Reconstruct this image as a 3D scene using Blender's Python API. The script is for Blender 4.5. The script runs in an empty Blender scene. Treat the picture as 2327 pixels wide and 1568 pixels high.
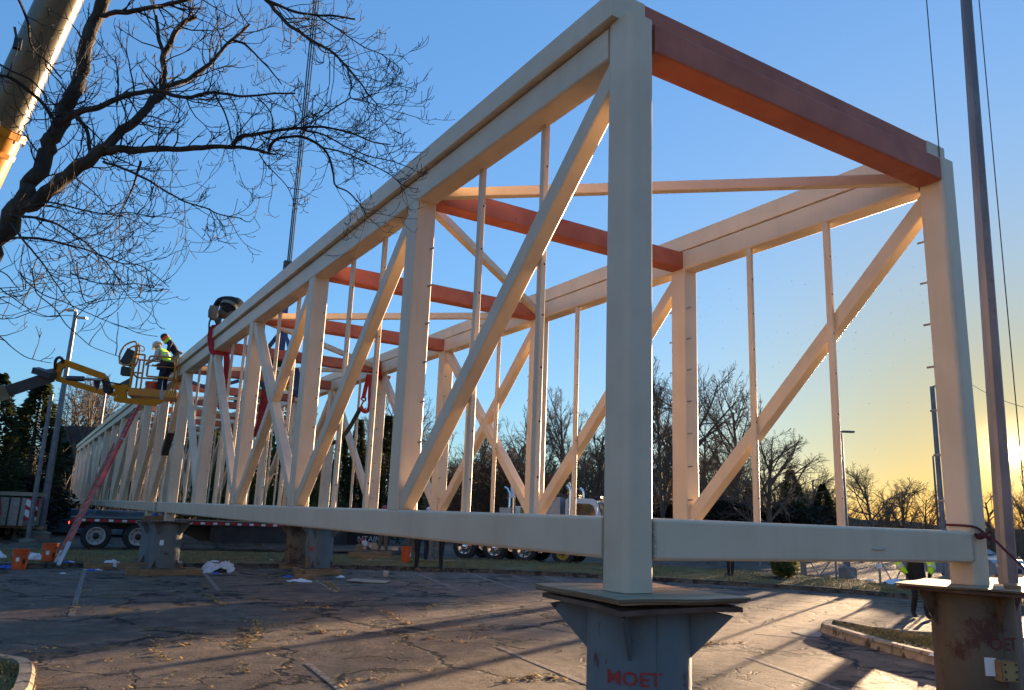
import bpy, bmesh, math, random
from mathutils import Vector, Matrix, Quaternion, noise as mnoise
random.seed(7)
PI = math.pi
scene = bpy.context.scene
COL = scene.collection

# ------------------------------------------------------------------ camera, sky, sun, exposure
GZ = 1.83                       # height of the bridge bottom chord's top above the asphalt
CAM = Vector((-3.41845, -4.05803, GZ - 0.02764))
RX = Vector((0.84773898, -0.52905253, 0.03797412))     # image right
RY = Vector((0.14487832, 0.16208808, -0.97608285))     # image down
RZ = Vector((0.51024395, 0.83296511, 0.21405662))      # view direction
FPX = 1777.3                    # focal length for a 2326-pixel wide picture
cd = bpy.data.cameras.new('camera')
cam = bpy.data.objects.new('camera', cd)
COL.objects.link(cam)
cd.sensor_width = 36.0
cd.lens = 27.507
cd.clip_start = 0.05
cd.clip_end = 4000
cam.matrix_world = Matrix(((RX.x, -RY.x, -RZ.x, CAM.x), (RX.y, -RY.y, -RZ.y, CAM.y), (RX.z, -RY.z, -RZ.z, CAM.z), (0, 0, 0, 1)))
scene.camera = cam

SUN_EL = math.radians(4.96)
SUN_AZ = math.radians(64.2)     # from +Y towards +X
SUN_DIR = Vector((math.sin(SUN_AZ) * math.cos(SUN_EL), math.cos(SUN_AZ) * math.cos(SUN_EL), math.sin(SUN_EL)))
world = bpy.data.worlds.new('World')
scene.world = world
world.use_nodes = True
wn = world.node_tree
wn.nodes.clear()
w_out = wn.nodes.new('ShaderNodeOutputWorld')
w_bg = wn.nodes.new('ShaderNodeBackground')
w_sky = wn.nodes.new('ShaderNodeTexSky')
w_sky.sky_type = 'NISHITA'
w_sky.sun_disc = False
w_sky.sun_elevation = SUN_EL
w_sky.sun_rotation = SUN_AZ
w_sky.altitude = 50
w_sky.air_density = 0.75
w_sky.dust_density = 0.3
w_sky.ozone_density = 2.7
w_bg.inputs['Strength'].default_value = 0.05
# grade of the Nishita sky: the span from zenith to horizon is eased as a camera does, and the low air round the sun is warm
def wnode(t, **kw):
    n = wn.nodes.new(t)
    for k, v in kw.items(): setattr(n, k, v)
    return n
def wmath(op, a, b=None):
    n = wnode('ShaderNodeMath', operation=op)
    for i, v in enumerate((a, b)):
        if v is None: continue
        if isinstance(v, (int, float)): n.inputs[i].default_value = v
        else: wn.links.new(v, n.inputs[i])
    return n.outputs[0]
w_geo = wnode('ShaderNodeTexCoord')
w_dot = wnode('ShaderNodeVectorMath', operation='DOT_PRODUCT')
wn.links.new(w_geo.outputs['Generated'], w_dot.inputs[0])
w_dot.inputs[1].default_value = SUN_DIR
cosang = wmath('MAXIMUM', w_dot.outputs['Value'], 0.0)
w_sep = wnode('ShaderNodeSeparateXYZ')
wn.links.new(w_geo.outputs['Generated'], w_sep.inputs[0])
low = wmath('POWER', 2.718, wmath('MULTIPLY', wmath('MAXIMUM', w_sep.outputs['Z'], 0.0), -8.5))
w_bw = wnode('ShaderNodeRGBToBW')
wn.links.new(w_sky.outputs[0], w_bw.inputs[0])
ease = wmath('POWER', wmath('MAXIMUM', w_bw.outputs[0], 0.02), -0.52)
w_sc = wnode('ShaderNodeVectorMath', operation='SCALE')
wn.links.new(w_sky.outputs[0], w_sc.inputs[0]); wn.links.new(wmath('MULTIPLY', ease, 0.97), w_sc.inputs['Scale'])
tintf = wmath('MINIMUM', wmath('MULTIPLY', wmath('POWER', cosang, 9.0), low), 1.0)
tintf = wmath('MINIMUM', wmath('MULTIPLY', tintf, 1.25), 1.0)
w_hue = wnode('ShaderNodeVectorMath', operation='MULTIPLY')
wn.links.new(w_sc.outputs[0], w_hue.inputs[0]); w_hue.inputs[1].default_value = (0.90, 1.0, 1.02)
w_tint = wnode('ShaderNodeMix', data_type='RGBA', blend_type='MULTIPLY')
wn.links.new(tintf, w_tint.inputs['Factor'])
wn.links.new(w_hue.outputs[0], w_tint.inputs['A'])
w_tint.inputs['B'].default_value = (0.96, 0.78, 0.48, 1)
nearf = wmath('POWER', cosang, 38.0)
w_near = wnode('ShaderNodeMix', data_type='RGBA', blend_type='MULTIPLY')
wn.links.new(nearf, w_near.inputs['Factor']); wn.links.new(w_tint.outputs['Result'], w_near.inputs['A']); w_near.inputs['B'].default_value = (0.70, 0.58, 0.40, 1)
# the sun itself with its small aureole
disc = wmath('MULTIPLY', wmath('GREATER_THAN', cosang, math.cos(math.radians(0.62))), 16.0)
aur = wmath('ADD', wmath('MULTIPLY', wmath('POWER', cosang, 3200.0), 5.0), wmath('MULTIPLY', wmath('POWER', cosang, 400.0), 0.45))
w_sunc = wnode('ShaderNodeVectorMath', operation='SCALE')
w_sunc.inputs[0].default_value = (1.0, 0.76, 0.36)
wn.links.new(wmath('ADD', disc, aur), w_sunc.inputs['Scale'])
w_add = wnode('ShaderNodeVectorMath', operation='ADD')
wn.links.new(w_near.outputs['Result'], w_add.inputs[0]); wn.links.new(w_sunc.outputs[0], w_add.inputs[1])
wn.links.new(w_add.outputs[0], w_bg.inputs['Color'])
wn.links.new(w_bg.outputs[0], w_out.inputs['Surface'])

sd = bpy.data.lights.new('sun', 'SUN')
sd.energy = 3.1
sd.angle = math.radians(0.53)
sd.color = (1.0, 0.69, 0.41)
sun = bpy.data.objects.new('sun', sd)
COL.objects.link(sun)
sun.rotation_euler = SUN_DIR.to_track_quat('Z', 'Y').to_euler()
sun.location = SUN_DIR * 100

scene.render.engine = 'CYCLES'
scene.view_settings.view_transform = 'Standard'
scene.view_settings.look = 'None'
scene.view_settings.gamma = 1
scene.view_settings.use_curve_mapping = False
scene.view_settings.exposure = 3.05

# ------------------------------------------------------------------ helpers
def at(px, py, depth):
    """a point of the place, from its direction in a 2326x1568 picture and its distance along the view axis"""
    return CAM + depth * ((px - 1163) / FPX * RX + (py - 784) / FPX * RY + RZ)

def G(px, py, z=0.0):
    d = (px - 1163) / FPX * RX + (py - 784) / FPX * RY + RZ
    return CAM + d * ((z - CAM.z) / d.z)

def atx(px, py, x):
    d = (px - 1163) / FPX * RX + (py - 784) / FPX * RY + RZ
    return CAM + d * ((x - CAM.x) / d.x)

def aty(px, py, y):
    d = (px - 1163) / FPX * RX + (py - 784) / FPX * RY + RZ
    return CAM + d * ((y - CAM.y) / d.y)

def depth_of(p):
    return (Vector(p) - CAM).dot(RZ)

MATS = {}
def mat(name, c1, c2=None, scale=3.0, rough=0.6, metal=0.0, bump=0.0, bscale=40.0, spec=0.5, detail=4.0, rough2=None,
        spots=None, spot_scale=6.0, spot_amt=0.55, emit=None, emit_strength=0.0, stretch=None, lo=0.35, hi=0.65, streak=None):
    if name in MATS: return MATS[name]
    m = bpy.data.materials.new(name)
    MATS[name] = m
    m.use_nodes = True
    nt = m.node_tree
    b = nt.nodes['Principled BSDF']
    b.inputs['Roughness'].default_value = rough
    b.inputs['Metallic'].default_value = metal
    b.inputs['Specular IOR Level'].default_value = spec
    geo = nt.nodes.new('ShaderNodeNewGeometry')
    vec = geo.outputs['Position']
    if stretch:
        mp = nt.nodes.new('ShaderNodeMapping')
        mp.inputs['Scale'].default_value = stretch
        nt.links.new(vec, mp.inputs['Vector'])
        vec = mp.outputs[0]
    col = None
    if c2 is not None:
        n = nt.nodes.new('ShaderNodeTexNoise')
        n.inputs['Scale'].default_value = scale
        n.inputs['Detail'].default_value = detail
        nt.links.new(vec, n.inputs['Vector'])
        r = nt.nodes.new('ShaderNodeValToRGB')
        r.color_ramp.elements[0].position = lo
        r.color_ramp.elements[1].position = hi
        r.color_ramp.elements[0].color = (*c1, 1)
        r.color_ramp.elements[1].color = (*c2, 1)
        nt.links.new(n.outputs['Fac'], r.inputs[0])
        col = r.outputs[0]
        if rough2 is not None:
            mr = nt.nodes.new('ShaderNodeMapRange')
            mr.inputs['To Min'].default_value = rough
            mr.inputs['To Max'].default_value = rough2
            nt.links.new(n.outputs['Fac'], mr.inputs['Value'])
            nt.links.new(mr.outputs[0], b.inputs['Roughness'])
    else:
        b.inputs['Base Color'].default_value = (*c1, 1)
    if spots is not None:
        n2 = nt.nodes.new('ShaderNodeTexNoise')
        n2.inputs['Scale'].default_value = spot_scale
        n2.inputs['Detail'].default_value = 8
        n2.inputs['Roughness'].default_value = 0.7
        nt.links.new(vec, n2.inputs['Vector'])
        r2 = nt.nodes.new('ShaderNodeValToRGB')
        r2.color_ramp.elements[0].position = spot_amt
        r2.color_ramp.elements[1].position = min(1.0, spot_amt + 0.06)
        nt.links.new(n2.outputs['Fac'], r2.inputs[0])
        mx = nt.nodes.new('ShaderNodeMix')
        mx.data_type = 'RGBA'
        nt.links.new(r2.outputs[0], mx.inputs['Factor'])
        if col: nt.links.new(col, mx.inputs['A'])
        else: mx.inputs['A'].default_value = (*c1, 1)
        mx.inputs['B'].default_value = (*spots, 1)
        col = mx.outputs['Result']
    if streak:
        mp2 = nt.nodes.new('ShaderNodeMapping'); mp2.inputs['Scale'].default_value = (7, 7, 0.5)
        nt.links.new(geo.outputs['Position'], mp2.inputs['Vector'])
        n4 = nt.nodes.new('ShaderNodeTexNoise'); n4.inputs['Scale'].default_value = 1.0; n4.inputs['Detail'].default_value = 6
        nt.links.new(mp2.outputs[0], n4.inputs['Vector'])
        r4 = nt.nodes.new('ShaderNodeValToRGB'); r4.color_ramp.elements[0].position = 0.52; r4.color_ramp.elements[1].position = 0.78
        r4.color_ramp.elements[0].color = (1, 1, 1, 1); r4.color_ramp.elements[1].color = (*streak, 1)
        nt.links.new(n4.outputs['Fac'], r4.inputs[0])
        m4 = nt.nodes.new('ShaderNodeMix'); m4.data_type = 'RGBA'; m4.blend_type = 'MULTIPLY'; m4.inputs['Factor'].default_value = 1.0
        if col: nt.links.new(col, m4.inputs['A'])
        else: m4.inputs['A'].default_value = (*c1, 1)
        nt.links.new(r4.outputs[0], m4.inputs['B']); col = m4.outputs['Result']
        # chips and scuffs down to a dull undercoat
        n5 = nt.nodes.new('ShaderNodeTexNoise'); n5.inputs['Scale'].default_value = 26; n5.inputs['Detail'].default_value = 9; n5.inputs['Roughness'].default_value = 0.75
        nt.links.new(geo.outputs['Position'], n5.inputs['Vector'])
        r5 = nt.nodes.new('ShaderNodeValToRGB'); r5.color_ramp.elements[0].position = 0.715; r5.color_ramp.elements[1].position = 0.74
        nt.links.new(n5.outputs['Fac'], r5.inputs[0])
        m5 = nt.nodes.new('ShaderNodeMix'); m5.data_type = 'RGBA'; nt.links.new(r5.outputs[0], m5.inputs['Factor']); nt.links.new(col, m5.inputs['A'])
        m5.inputs['B'].default_value = (*[c * 0.3 for c in c1], 1); col = m5.outputs['Result']
    if col: nt.links.new(col, b.inputs['Base Color'])
    if bump > 0:
        n3 = nt.nodes.new('ShaderNodeTexNoise')
        n3.inputs['Scale'].default_value = bscale
        n3.inputs['Detail'].default_value = 5
        nt.links.new(vec, n3.inputs['Vector'])
        bp = nt.nodes.new('ShaderNodeBump')
        bp.inputs['Strength'].default_value = bump
        bp.inputs['Distance'].default_value = 0.02
        nt.links.new(n3.outputs['Fac'], bp.inputs['Height'])
        nt.links.new(bp.outputs[0], b.inputs['Normal'])
    if emit:
        b.inputs['Emission Color'].default_value = (*emit, 1)
        b.inputs['Emission Strength'].default_value = emit_strength
    return m

def tag(o, label=None, cat=None, group=None, kind=None):
    if label: o['label'] = label
    if cat: o['category'] = cat
    if group: o['group'] = group
    if kind: o['kind'] = kind
    return o

def empty(name, loc=(0, 0, 0), label=None, cat=None, group=None):
    o = bpy.data.objects.new(name, None)
    o.empty_display_size = 0.2
    o.location = loc
    COL.objects.link(o)
    return tag(o, label, cat, group)

def origin_of(o):
    v = Vector((0, 0, 0))
    while o is not None:
        v = v + o.location
        o = o.parent
    return v

def link(name, me, parent=None, loc=None):
    o = bpy.data.objects.new(name, me)
    COL.objects.link(o)
    if parent is not None: o.parent = parent
    if loc is not None: o.location = loc
    return o

def copy_tree(o, parent=None):
    c = o.copy()
    COL.objects.link(c)
    c.parent = parent
    for ch in o.children: copy_tree(ch, c)
    return c

class MB:
    """collects shapes in world coordinates; build() links them as one mesh object under its parent"""
    def __init__(s): s.v = []; s.f = []; s.m = []; s.cur = 0; s.sm = []
    def mat_slot(s, i): s.cur = i; return s
    def add(s, vs, fs, smooth=False):
        n = len(s.v)
        s.v += [Vector(q) for q in vs]
        for f in fs:
            s.f.append([i + n for i in f]); s.m.append(s.cur); s.sm.append(smooth)
        return s
    def box(s, c, d, rot=None, M=None):
        hx, hy, hz = d[0] / 2, d[1] / 2, d[2] / 2
        P = [Vector((x, y, z)) for x in (-hx, hx) for y in (-hy, hy) for z in (-hz, hz)]
        if rot is not None: P = [rot @ q for q in P]
        c = Vector(c)
        P = [q + c for q in P]
        if M is not None: P = [M @ q for q in P]
        return s.add(P, [(0, 1, 3, 2), (4, 6, 7, 5), (0, 4, 5, 1), (2, 3, 7, 6), (0, 2, 6, 4), (1, 5, 7, 3)])
    def bbox(s, lo, hi):
        return s.box([(a + b) / 2 for a, b in zip(lo, hi)], [b - a for a, b in zip(lo, hi)])
    def bar(s, a, b, w, h, up=(0, 0, 1)):
        a = Vector(a); b = Vector(b)
        z = (b - a); L = z.length; z = z.normalized()
        up = Vector(up)
        x = up.cross(z)
        if x.length < 1e-4: x = Vector((1, 0, 0)).cross(z)
        x.normalize(); y = z.cross(x)
        R = Matrix((x, y, z)).transposed()
        return s.box((a + b) / 2, (w, h, L), R)
    def tube(s, pts, rad, n=6, cap=True, smooth=True):
        pts = [Vector(q) for q in pts]
        if not isinstance(rad, (list, tuple)): rad = [rad] * len(pts)
        rings = []
        t0 = (pts[1] - pts[0]).normalized()
        ref = Vector((0, 0, 1)) if abs(t0.z) < 0.9 else Vector((1, 0, 0))
        x = ref.cross(t0).normalized()
        vs = []; fs = []
        for i, q in enumerate(pts):
            if i == 0: t = t0
            elif i == len(pts) - 1: t = (pts[i] - pts[i - 1]).normalized()
            else:
                t = (pts[i + 1] - pts[i - 1])
                t = t.normalized() if t.length > 1e-9 else t0
            x = x - t * x.dot(t)
            if x.length < 1e-5: x = t.orthogonal()
            x.normalize(); y = t.cross(x)
            for k in range(n):
                a = 2 * PI * k / n
                vs.append(q + (x * math.cos(a) + y * math.sin(a)) * rad[i])
        for i in range(len(pts) - 1):
            for k in range(n):
                k2 = (k + 1) % n
                fs.append((i * n + k, i * n + k2, (i + 1) * n + k2, (i + 1) * n + k))
        s.add(vs, fs, smooth)
        if cap and n > 2:
            s.add(vs[:n], [tuple(reversed(range(n)))]); s.add(vs[-n:], [tuple(range(n))])
        return s
    def lathe(s, c, prof, n=16, axis=(0, 0, 1), smooth=True, a0=0.0, a1=2 * PI):
        c = Vector(c); z = Vector(axis).normalized()
        x = z.orthogonal().normalized(); y = z.cross(x)
        full = abs(a1 - a0 - 2 * PI) < 1e-6
        m = n if full else n + 1
        vs = []; fs = []
        for r, h in prof:
            for k in range(m):
                a = a0 + (a1 - a0) * k / n
                vs.append(c + z * h + (x * math.cos(a) + y * math.sin(a)) * r)
        for i in range(len(prof) - 1):
            for k in range(n):
                k2 = (k + 1) % m
                fs.append((i * m + k, i * m + k2, (i + 1) * m + k2, (i + 1) * m + k))
        return s.add(vs, fs, smooth)
    def prism(s, poly, off):
        """poly: list of 3D points (planar), extruded by the vector off"""
        n = len(poly); off = Vector(off)
        A = [Vector(q) for q in poly]; B = [q + off for q in A]
        fs = [tuple(reversed(range(n))), tuple(range(n, 2 * n))]
        for k in range(n): fs.append((k, (k + 1) % n, n + (k + 1) % n, n + k))
        return s.add(A + B, fs)
    def build(s, name, m, parent=None, loc=None, sharp=40):
        me = bpy.data.meshes.new(name)
        org = Vector((0, 0, 0))
        if parent is not None: org = origin_of(parent)
        if loc is not None: org = Vector(loc)
        me.from_pydata([q - org for q in s.v], [], s.f)
        ms = m if isinstance(m, (list, tuple)) else [m]
        for x in ms: me.materials.append(x)
        me.polygons.foreach_set('material_index', s.m)
        me.polygons.foreach_set('use_smooth', s.sm)
        bm = bmesh.new(); bm.from_mesh(me)
        bmesh.ops.recalc_face_normals(bm, faces=bm.faces)
        bm.to_mesh(me); bm.free()
        if any(s.sm): me.set_sharp_from_angle(angle=math.radians(sharp))
        me.update()
        o = link(name, me, parent)
        if loc is not None and parent is None: o.location = loc
        return o

def text_mesh(s, size, bold=0.0):
    """flat letters as vertices and faces, baseline at the origin, in the XY plane"""
    cu = bpy.data.curves.new('lettering', 'FONT')
    cu.body = s; cu.size = size; cu.resolution_u = 2; cu.offset = bold * size
    o = bpy.data.objects.new('lettering', cu)
    COL.objects.link(o)
    dg = bpy.context.evaluated_depsgraph_get()
    me = bpy.data.meshes.new_from_object(o.evaluated_get(dg))
    vs = [v.co.copy() for v in me.vertices]; fs = [tuple(p.vertices) for p in me.polygons]
    bpy.data.objects.remove(o); bpy.data.curves.remove(cu); bpy.data.meshes.remove(me)
    return vs, fs

RHS = {}
def rhs_mesh(L, w, h, r, m, seg=4):
    """rounded hollow-section beam along +Z from 0 to L, centred on the axis, true normals on its rounded corners"""
    key = (round(L, 3), w, h, r, m.name)
    if key in RHS: return RHS[key]
    prof = []; nor = []
    for cx, cy, a0 in ((w / 2 - r, h / 2 - r, 0), (-w / 2 + r, h / 2 - r, 90), (-w / 2 + r, -h / 2 + r, 180), (w / 2 - r, -h / 2 + r, 270)):
        for i in range(seg + 1):
            a = math.radians(a0 + 90 * i / seg)
            prof.append((cx + r * math.cos(a), cy + r * math.sin(a))); nor.append((math.cos(a), math.sin(a), 0))
    n = len(prof)
    vs = [(x, y, 0) for x, y in prof] + [(x, y, L) for x, y in prof]
    ns = nor + nor
    fs = [(k, (k + 1) % n, n + (k + 1) % n, n + k) for k in range(n)]
    vs += vs[:]; ns += [(0, 0, -1)] * n + [(0, 0, 1)] * n
    fs += [tuple(reversed(range(2 * n, 3 * n))), tuple(range(3 * n, 4 * n))]
    me = bpy.data.meshes.new('hollow_section')
    me.from_pydata(vs, [], fs)
    me.materials.append(m)
    me.polygons.foreach_set('use_smooth', [True] * len(fs))
    me.normals_split_custom_set_from_vertices([Vector(q) for q in ns])
    me.update()
    RHS[key] = me
    return me

def rhs(name, m, parent, a, b, w, h, r=0.03, up=(0, 0, 1)):
    a = Vector(a); b = Vector(b)
    z = b - a; L = z.length; z.normalize()
    x = Vector(up).cross(z)
    if x.length < 1e-4: x = Vector((1, 0, 0))
    x.normalize(); y = z.cross(x)
    o = link(name, rhs_mesh(L, w, h, r, m), parent)
    p = a - (origin_of(parent) if parent is not None else Vector((0, 0, 0)))
    o.matrix_local = Matrix(((x.x, y.x, z.x, p.x), (x.y, y.y, z.y, p.y), (x.z, y.z, z.z, p.z), (0, 0, 0, 1)))
    return o
# ------------------------------------------------------------------ materials of the place
cream = mat('cream_paint', (0.60, 0.472, 0.325), (0.68, 0.54, 0.38), scale=1.6, rough=0.38, rough2=0.5, bump=0.04, bscale=25, spots=(0.43, 0.35, 0.25), spot_scale=5, spot_amt=0.68, streak=(0.94, 0.925, 0.91))
primer = mat('red_primer', (0.38, 0.09, 0.042), (0.50, 0.135, 0.068), scale=2.6, detail=9, rough=0.6, bump=0.06, spots=(0.26, 0.075, 0.045), spot_scale=7, spot_amt=0.62, streak=(0.93, 0.9, 0.9))
dark_steel = mat('dark_steel', (0.03, 0.035, 0.035), (0.06, 0.06, 0.055), scale=6, rough=0.5, metal=0.3)
bolt_m = mat('bolt_steel', (0.25, 0.24, 0.22), (0.4, 0.38, 0.34), scale=30, rough=0.4, metal=0.8)

def asphalt_mat(name, lo, hi, crack=True):
    m = bpy.data.materials.new(name); m.use_nodes = True
    nt = m.node_tree; N = nt.nodes; Lk = nt.links
    b = N['Principled BSDF']
    geo = N.new('ShaderNodeNewGeometry'); P = geo.outputs['Position']
    def noise(scale, detail=4, vec=P, rough=0.55):
        n = N.new('ShaderNodeTexNoise'); n.inputs['Scale'].default_value = scale; n.inputs['Detail'].default_value = detail
        n.inputs['Roughness'].default_value = rough
        Lk.new(vec, n.inputs['Vector']); return n
    def ramp(inp, p0, p1, c0=(0, 0, 0), c1=(1, 1, 1)):
        r = N.new('ShaderNodeValToRGB'); r.color_ramp.elements[0].position = p0; r.color_ramp.elements[1].position = p1
        r.color_ramp.elements[0].color = (*c0, 1); r.color_ramp.elements[1].color = (*c1, 1)
        Lk.new(inp, r.inputs[0]); return r.outputs[0]
    def mix(f, a, bb, mode='MIX'):
        x = N.new('ShaderNodeMix'); x.data_type = 'RGBA'; x.blend_type = mode
        if isinstance(f, float): x.inputs['Factor'].default_value = f
        else: Lk.new(f, x.inputs['Factor'])
        for k, v in (('A', a), ('B', bb)):
            if isinstance(v, tuple): x.inputs[k].default_value = (*v, 1)
            else: Lk.new(v, x.inputs[k])
        return x.outputs['Result']
    big = noise(0.35, 6); mid = noise(2.2, 6); fine = noise(58, 4, rough=0.75)
    col = ramp(big.outputs['Fac'], 0.3, 0.7, lo, hi)
    col = mix(ramp(mid.outputs['Fac'], 0.45, 0.72), col, tuple(c * 1.55 for c in hi))
    col = mix(ramp(noise(1.0, 8, rough=0.65).outputs['Fac'], 0.54, 0.66), col, tuple(c * 0.62 for c in lo))
    col = mix(ramp(noise(7, 6, rough=0.7).outputs['Fac'], 0.56, 0.70), col, tuple(c * 0.7 for c in lo))
    col = mix(ramp(fine.outputs['Fac'], 0.5, 0.62), col, tuple(c * 0.45 for c in lo))
    agg = noise(60, 2); col = mix(ramp(agg.outputs['Fac'], 0.66, 0.70), col, (0.30, 0.27, 0.23))
    h_in = fine.outputs['Fac']
    if crack:
        wob = noise(1.3, 5)
        mp = N.new('ShaderNodeVectorMath'); mp.operation = 'SCALE'; mp.inputs['Scale'].default_value = 1.6
        Lk.new(wob.outputs['Color'], mp.inputs[0])
        ad = N.new('ShaderNodeVectorMath'); ad.operation = 'ADD'
        Lk.new(P, ad.inputs[0]); Lk.new(mp.outputs[0], ad.inputs[1])
        cr = None
        for sc, th in ((0.33, 0.030), (0.85, 0.036)):
            vo = N.new('ShaderNodeTexVoronoi'); vo.feature = 'DISTANCE_TO_EDGE'; vo.inputs['Scale'].default_value = sc
            Lk.new(ad.outputs[0], vo.inputs['Vector'])
            line = ramp(vo.outputs['Distance'], th * 0.35, th, (1, 1, 1), (0, 0, 0))
            if cr is None: cr = line
            else:
                sel = ramp(noise(0.5, 3).outputs['Fac'], 0.5, 0.56)
                line2 = mix(sel, (0, 0, 0), line)
                cr = mix(1.0, cr, line2, 'LIGHTEN')
        leaf = ramp(noise(0.9, 6).outputs['Fac'], 0.54, 0.60)
        leafc = ramp(noise(40, 2).outputs['Fac'], 0.4, 0.62, (0.05, 0.035, 0.02), (0.42, 0.25, 0.08))
        ccol = mix(leaf, (0.018, 0.016, 0.014), leafc)
        col = mix(cr, col, ccol)
        inv = N.new('ShaderNodeMath'); inv.operation = 'MULTIPLY_ADD'
        Lk.new(cr, inv.inputs[0]); inv.inputs[1].default_value = -2.5
        Lk.new(fine.outputs['Fac'], inv.inputs[2])
        h_in = inv.outputs[0]
    Lk.new(col, b.inputs['Base Color'])
    rr = N.new('ShaderNodeMapRange'); rr.inputs['To Min'].default_value = 0.62; rr.inputs['To Max'].default_value = 0.85
    Lk.new(mid.outputs['Fac'], rr.inputs['Value']); Lk.new(rr.outputs[0], b.inputs['Roughness'])
    b.inputs['Specular IOR Level'].default_value = 0.2
    bp = N.new('ShaderNodeBump'); bp.inputs['Strength'].default_value = 0.9; bp.inputs['Distance'].default_value = 0.015
    Lk.new(h_in, bp.inputs['Height'])
    bp2 = N.new('ShaderNodeBump'); bp2.inputs['Strength'].default_value = 0.85; bp2.inputs['Distance'].default_value = 0.09
    Lk.new(noise(5.0, 10, rough=0.72).outputs['Fac'], bp2.inputs['Height'])
    Lk.new(bp2.outputs[0], bp.inputs['Normal'])
    Lk.new(bp.outputs[0], b.inputs['Normal'])
    return m

asphalt = asphalt_mat('old_asphalt', (0.118, 0.088, 0.068), (0.19, 0.143, 0.108))
road_m = asphalt_mat('road_asphalt', (0.10, 0.10, 0.10), (0.14, 0.14, 0.135), crack=False)
litter = mat('leaf_litter', (0.05, 0.038, 0.022), (0.12, 0.09, 0.045), scale=0.6, rough=0.95, spec=0.1, bump=0.6, bscale=8, detail=8)
turf_m = mat('winter_turf', (0.11, 0.09, 0.038), (0.20, 0.16, 0.072), scale=1.8, rough=0.95, spec=0.1, bump=0.8, bscale=30, detail=8, spots=(0.05, 0.035, 0.02), spot_scale=2.2, spot_amt=0.58)
kerb_m = mat('kerb_concrete', (0.22, 0.185, 0.14), (0.32, 0.27, 0.20), scale=4, rough=0.9, spec=0.2, bump=0.4, bscale=30, spots=(0.05, 0.045, 0.04), spot_scale=3.5, spot_amt=0.52)
concrete = mat('pale_concrete', (0.18, 0.155, 0.12), (0.26, 0.23, 0.18), scale=3, rough=0.85, bump=0.3)

def sheet(name, pts, z, m, kind='structure', label=None, cat=None):
    o = MB().add([(p[0], p[1], z) for p in pts], [tuple(range(len(pts)))]).build(name, m)
    # upward normal
    if o.data.polygons[0].normal.z < 0: o.data.flip_normals()
    return tag(o, label, cat, None, kind)

sheet('ground', [(-900, -900), (900, -900), (900, 900), (-900, 900)], -0.03, litter)
sheet('parking_lot', [(-60, -40), (60, -40), (60, 24), (30, 60), (-10, 80), (-60, 80)], 0.0, asphalt)

# kerb line of the lot, then the turf verge behind it, then the street where the trucks stand
KPX = [(-420, 1294), (-120, 1293), (100, 1291), (330, 1290), (560, 1290), (800, 1293), (1000, 1299), (1150, 1304), (1300, 1311), (1450, 1319), (1600, 1327), (1750, 1336), (1900, 1347), (2050, 1359), (2200, 1374), (2420, 1400)]
BPX = [(-420, 1258), (-120, 1257), (100, 1256), (330, 1257), (560, 1260), (800, 1266), (1000, 1274), (1150, 1280), (1300, 1286), (1450, 1290), (1600, 1297), (1750, 1306), (1900, 1321), (2050, 1339), (2200, 1354), (2420, 1382)]
KL = [G(x, y) for x, y in KPX]; BL = [G(x, y) for x, y in BPX]
def strip_mesh(A, B, z0, z1, sub=6):
    vs = []; fs = []
    n = len(A)
    for i in range(n):
        for k in range(sub + 1):
            t = k / sub
            q = A[i].lerp(B[i], t)
            vs.append((q.x, q.y, z0 + (z1 - z0) * t + 0.05 * math.sin(PI * t) + 0.02 * mnoise.noise(q * 0.7)))
    for i in range(n - 1):
        for k in range(sub):
            a = i * (sub + 1) + k
            fs.append((a, a + 1, a + sub + 2, a + sub + 1))
    return vs, fs
def resample(L, n):
    out = []
    for i in range(len(L) - 1):
        for k in range(n): out.append(L[i].lerp(L[i + 1], k / n))
    out.append(L[-1]); return out
def smooth_line(L, it=2):
    for _ in range(it):
        M = [L[0]]
        for i in range(len(L) - 1):
            M.append(L[i].lerp(L[i + 1], 0.25)); M.append(L[i].lerp(L[i + 1], 0.75))
        M.append(L[-1]); L = M
    return L
KS = smooth_line(KL, 2); BS = smooth_line(BL, 2)
vs, fs = strip_mesh(KS, BS, 0.115, 0.10, 8)
tag(MB().add(vs, fs, True).build('grass_verge', turf_m), kind='structure')
def kerb_run(line, w=0.15, h=0.13, inward=1, seglen=3.0, name='kerb', m=None):
    """kerb stones along a line, each a piece of its own with a small joint"""
    root = empty(name, line[0]); tag(root, kind='structure')
    pts = [line[0]]; 
    # walk the line in pieces of seglen
    acc = 0; seg = [line[0]]; pieces = []
    for i in range(1, len(line)):
        acc += (line[i] - line[i - 1]).length; seg.append(line[i])
        if acc >= seglen or i == len(line) - 1:
            pieces.append(seg); seg = [line[i]]; acc = 0
    for s in pieces:
        mb = MB(); vs = []; n = len(s)
        for i, q in enumerate(s):
            t = (s[min(i + 1, n - 1)] - s[max(i - 1, 0)]).normalized()
            nrm = Vector((-t.y, t.x, 0)) * inward
            qq = q + (t * 0.012 if i == 0 else (-t * 0.012 if i == n - 1 else Vector((0, 0, 0))))
            dz = 0.008 * mnoise.noise(q * 3)
            vs += [qq, qq + nrm * 0.02 + Vector((0, 0, h - 0.03)), qq + nrm * 0.05 + Vector((0, 0, h + dz)), qq + nrm * w + Vector((0, 0, h + dz)), qq + nrm * w]
        fs = []
        for i in range(n - 1):
            for k in range(4): fs.append((i * 5 + k, i * 5 + k + 1, (i + 1) * 5 + k + 1, (i + 1) * 5 + k))
        fs.append((0, 1, 2, 3, 4)); e = (n - 1) * 5; fs.append((e + 4, e + 3, e + 2, e + 1, e))
        mb.add(vs, fs); mb.build('kerb_stone', m or kerb_m, root)
    return root
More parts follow.
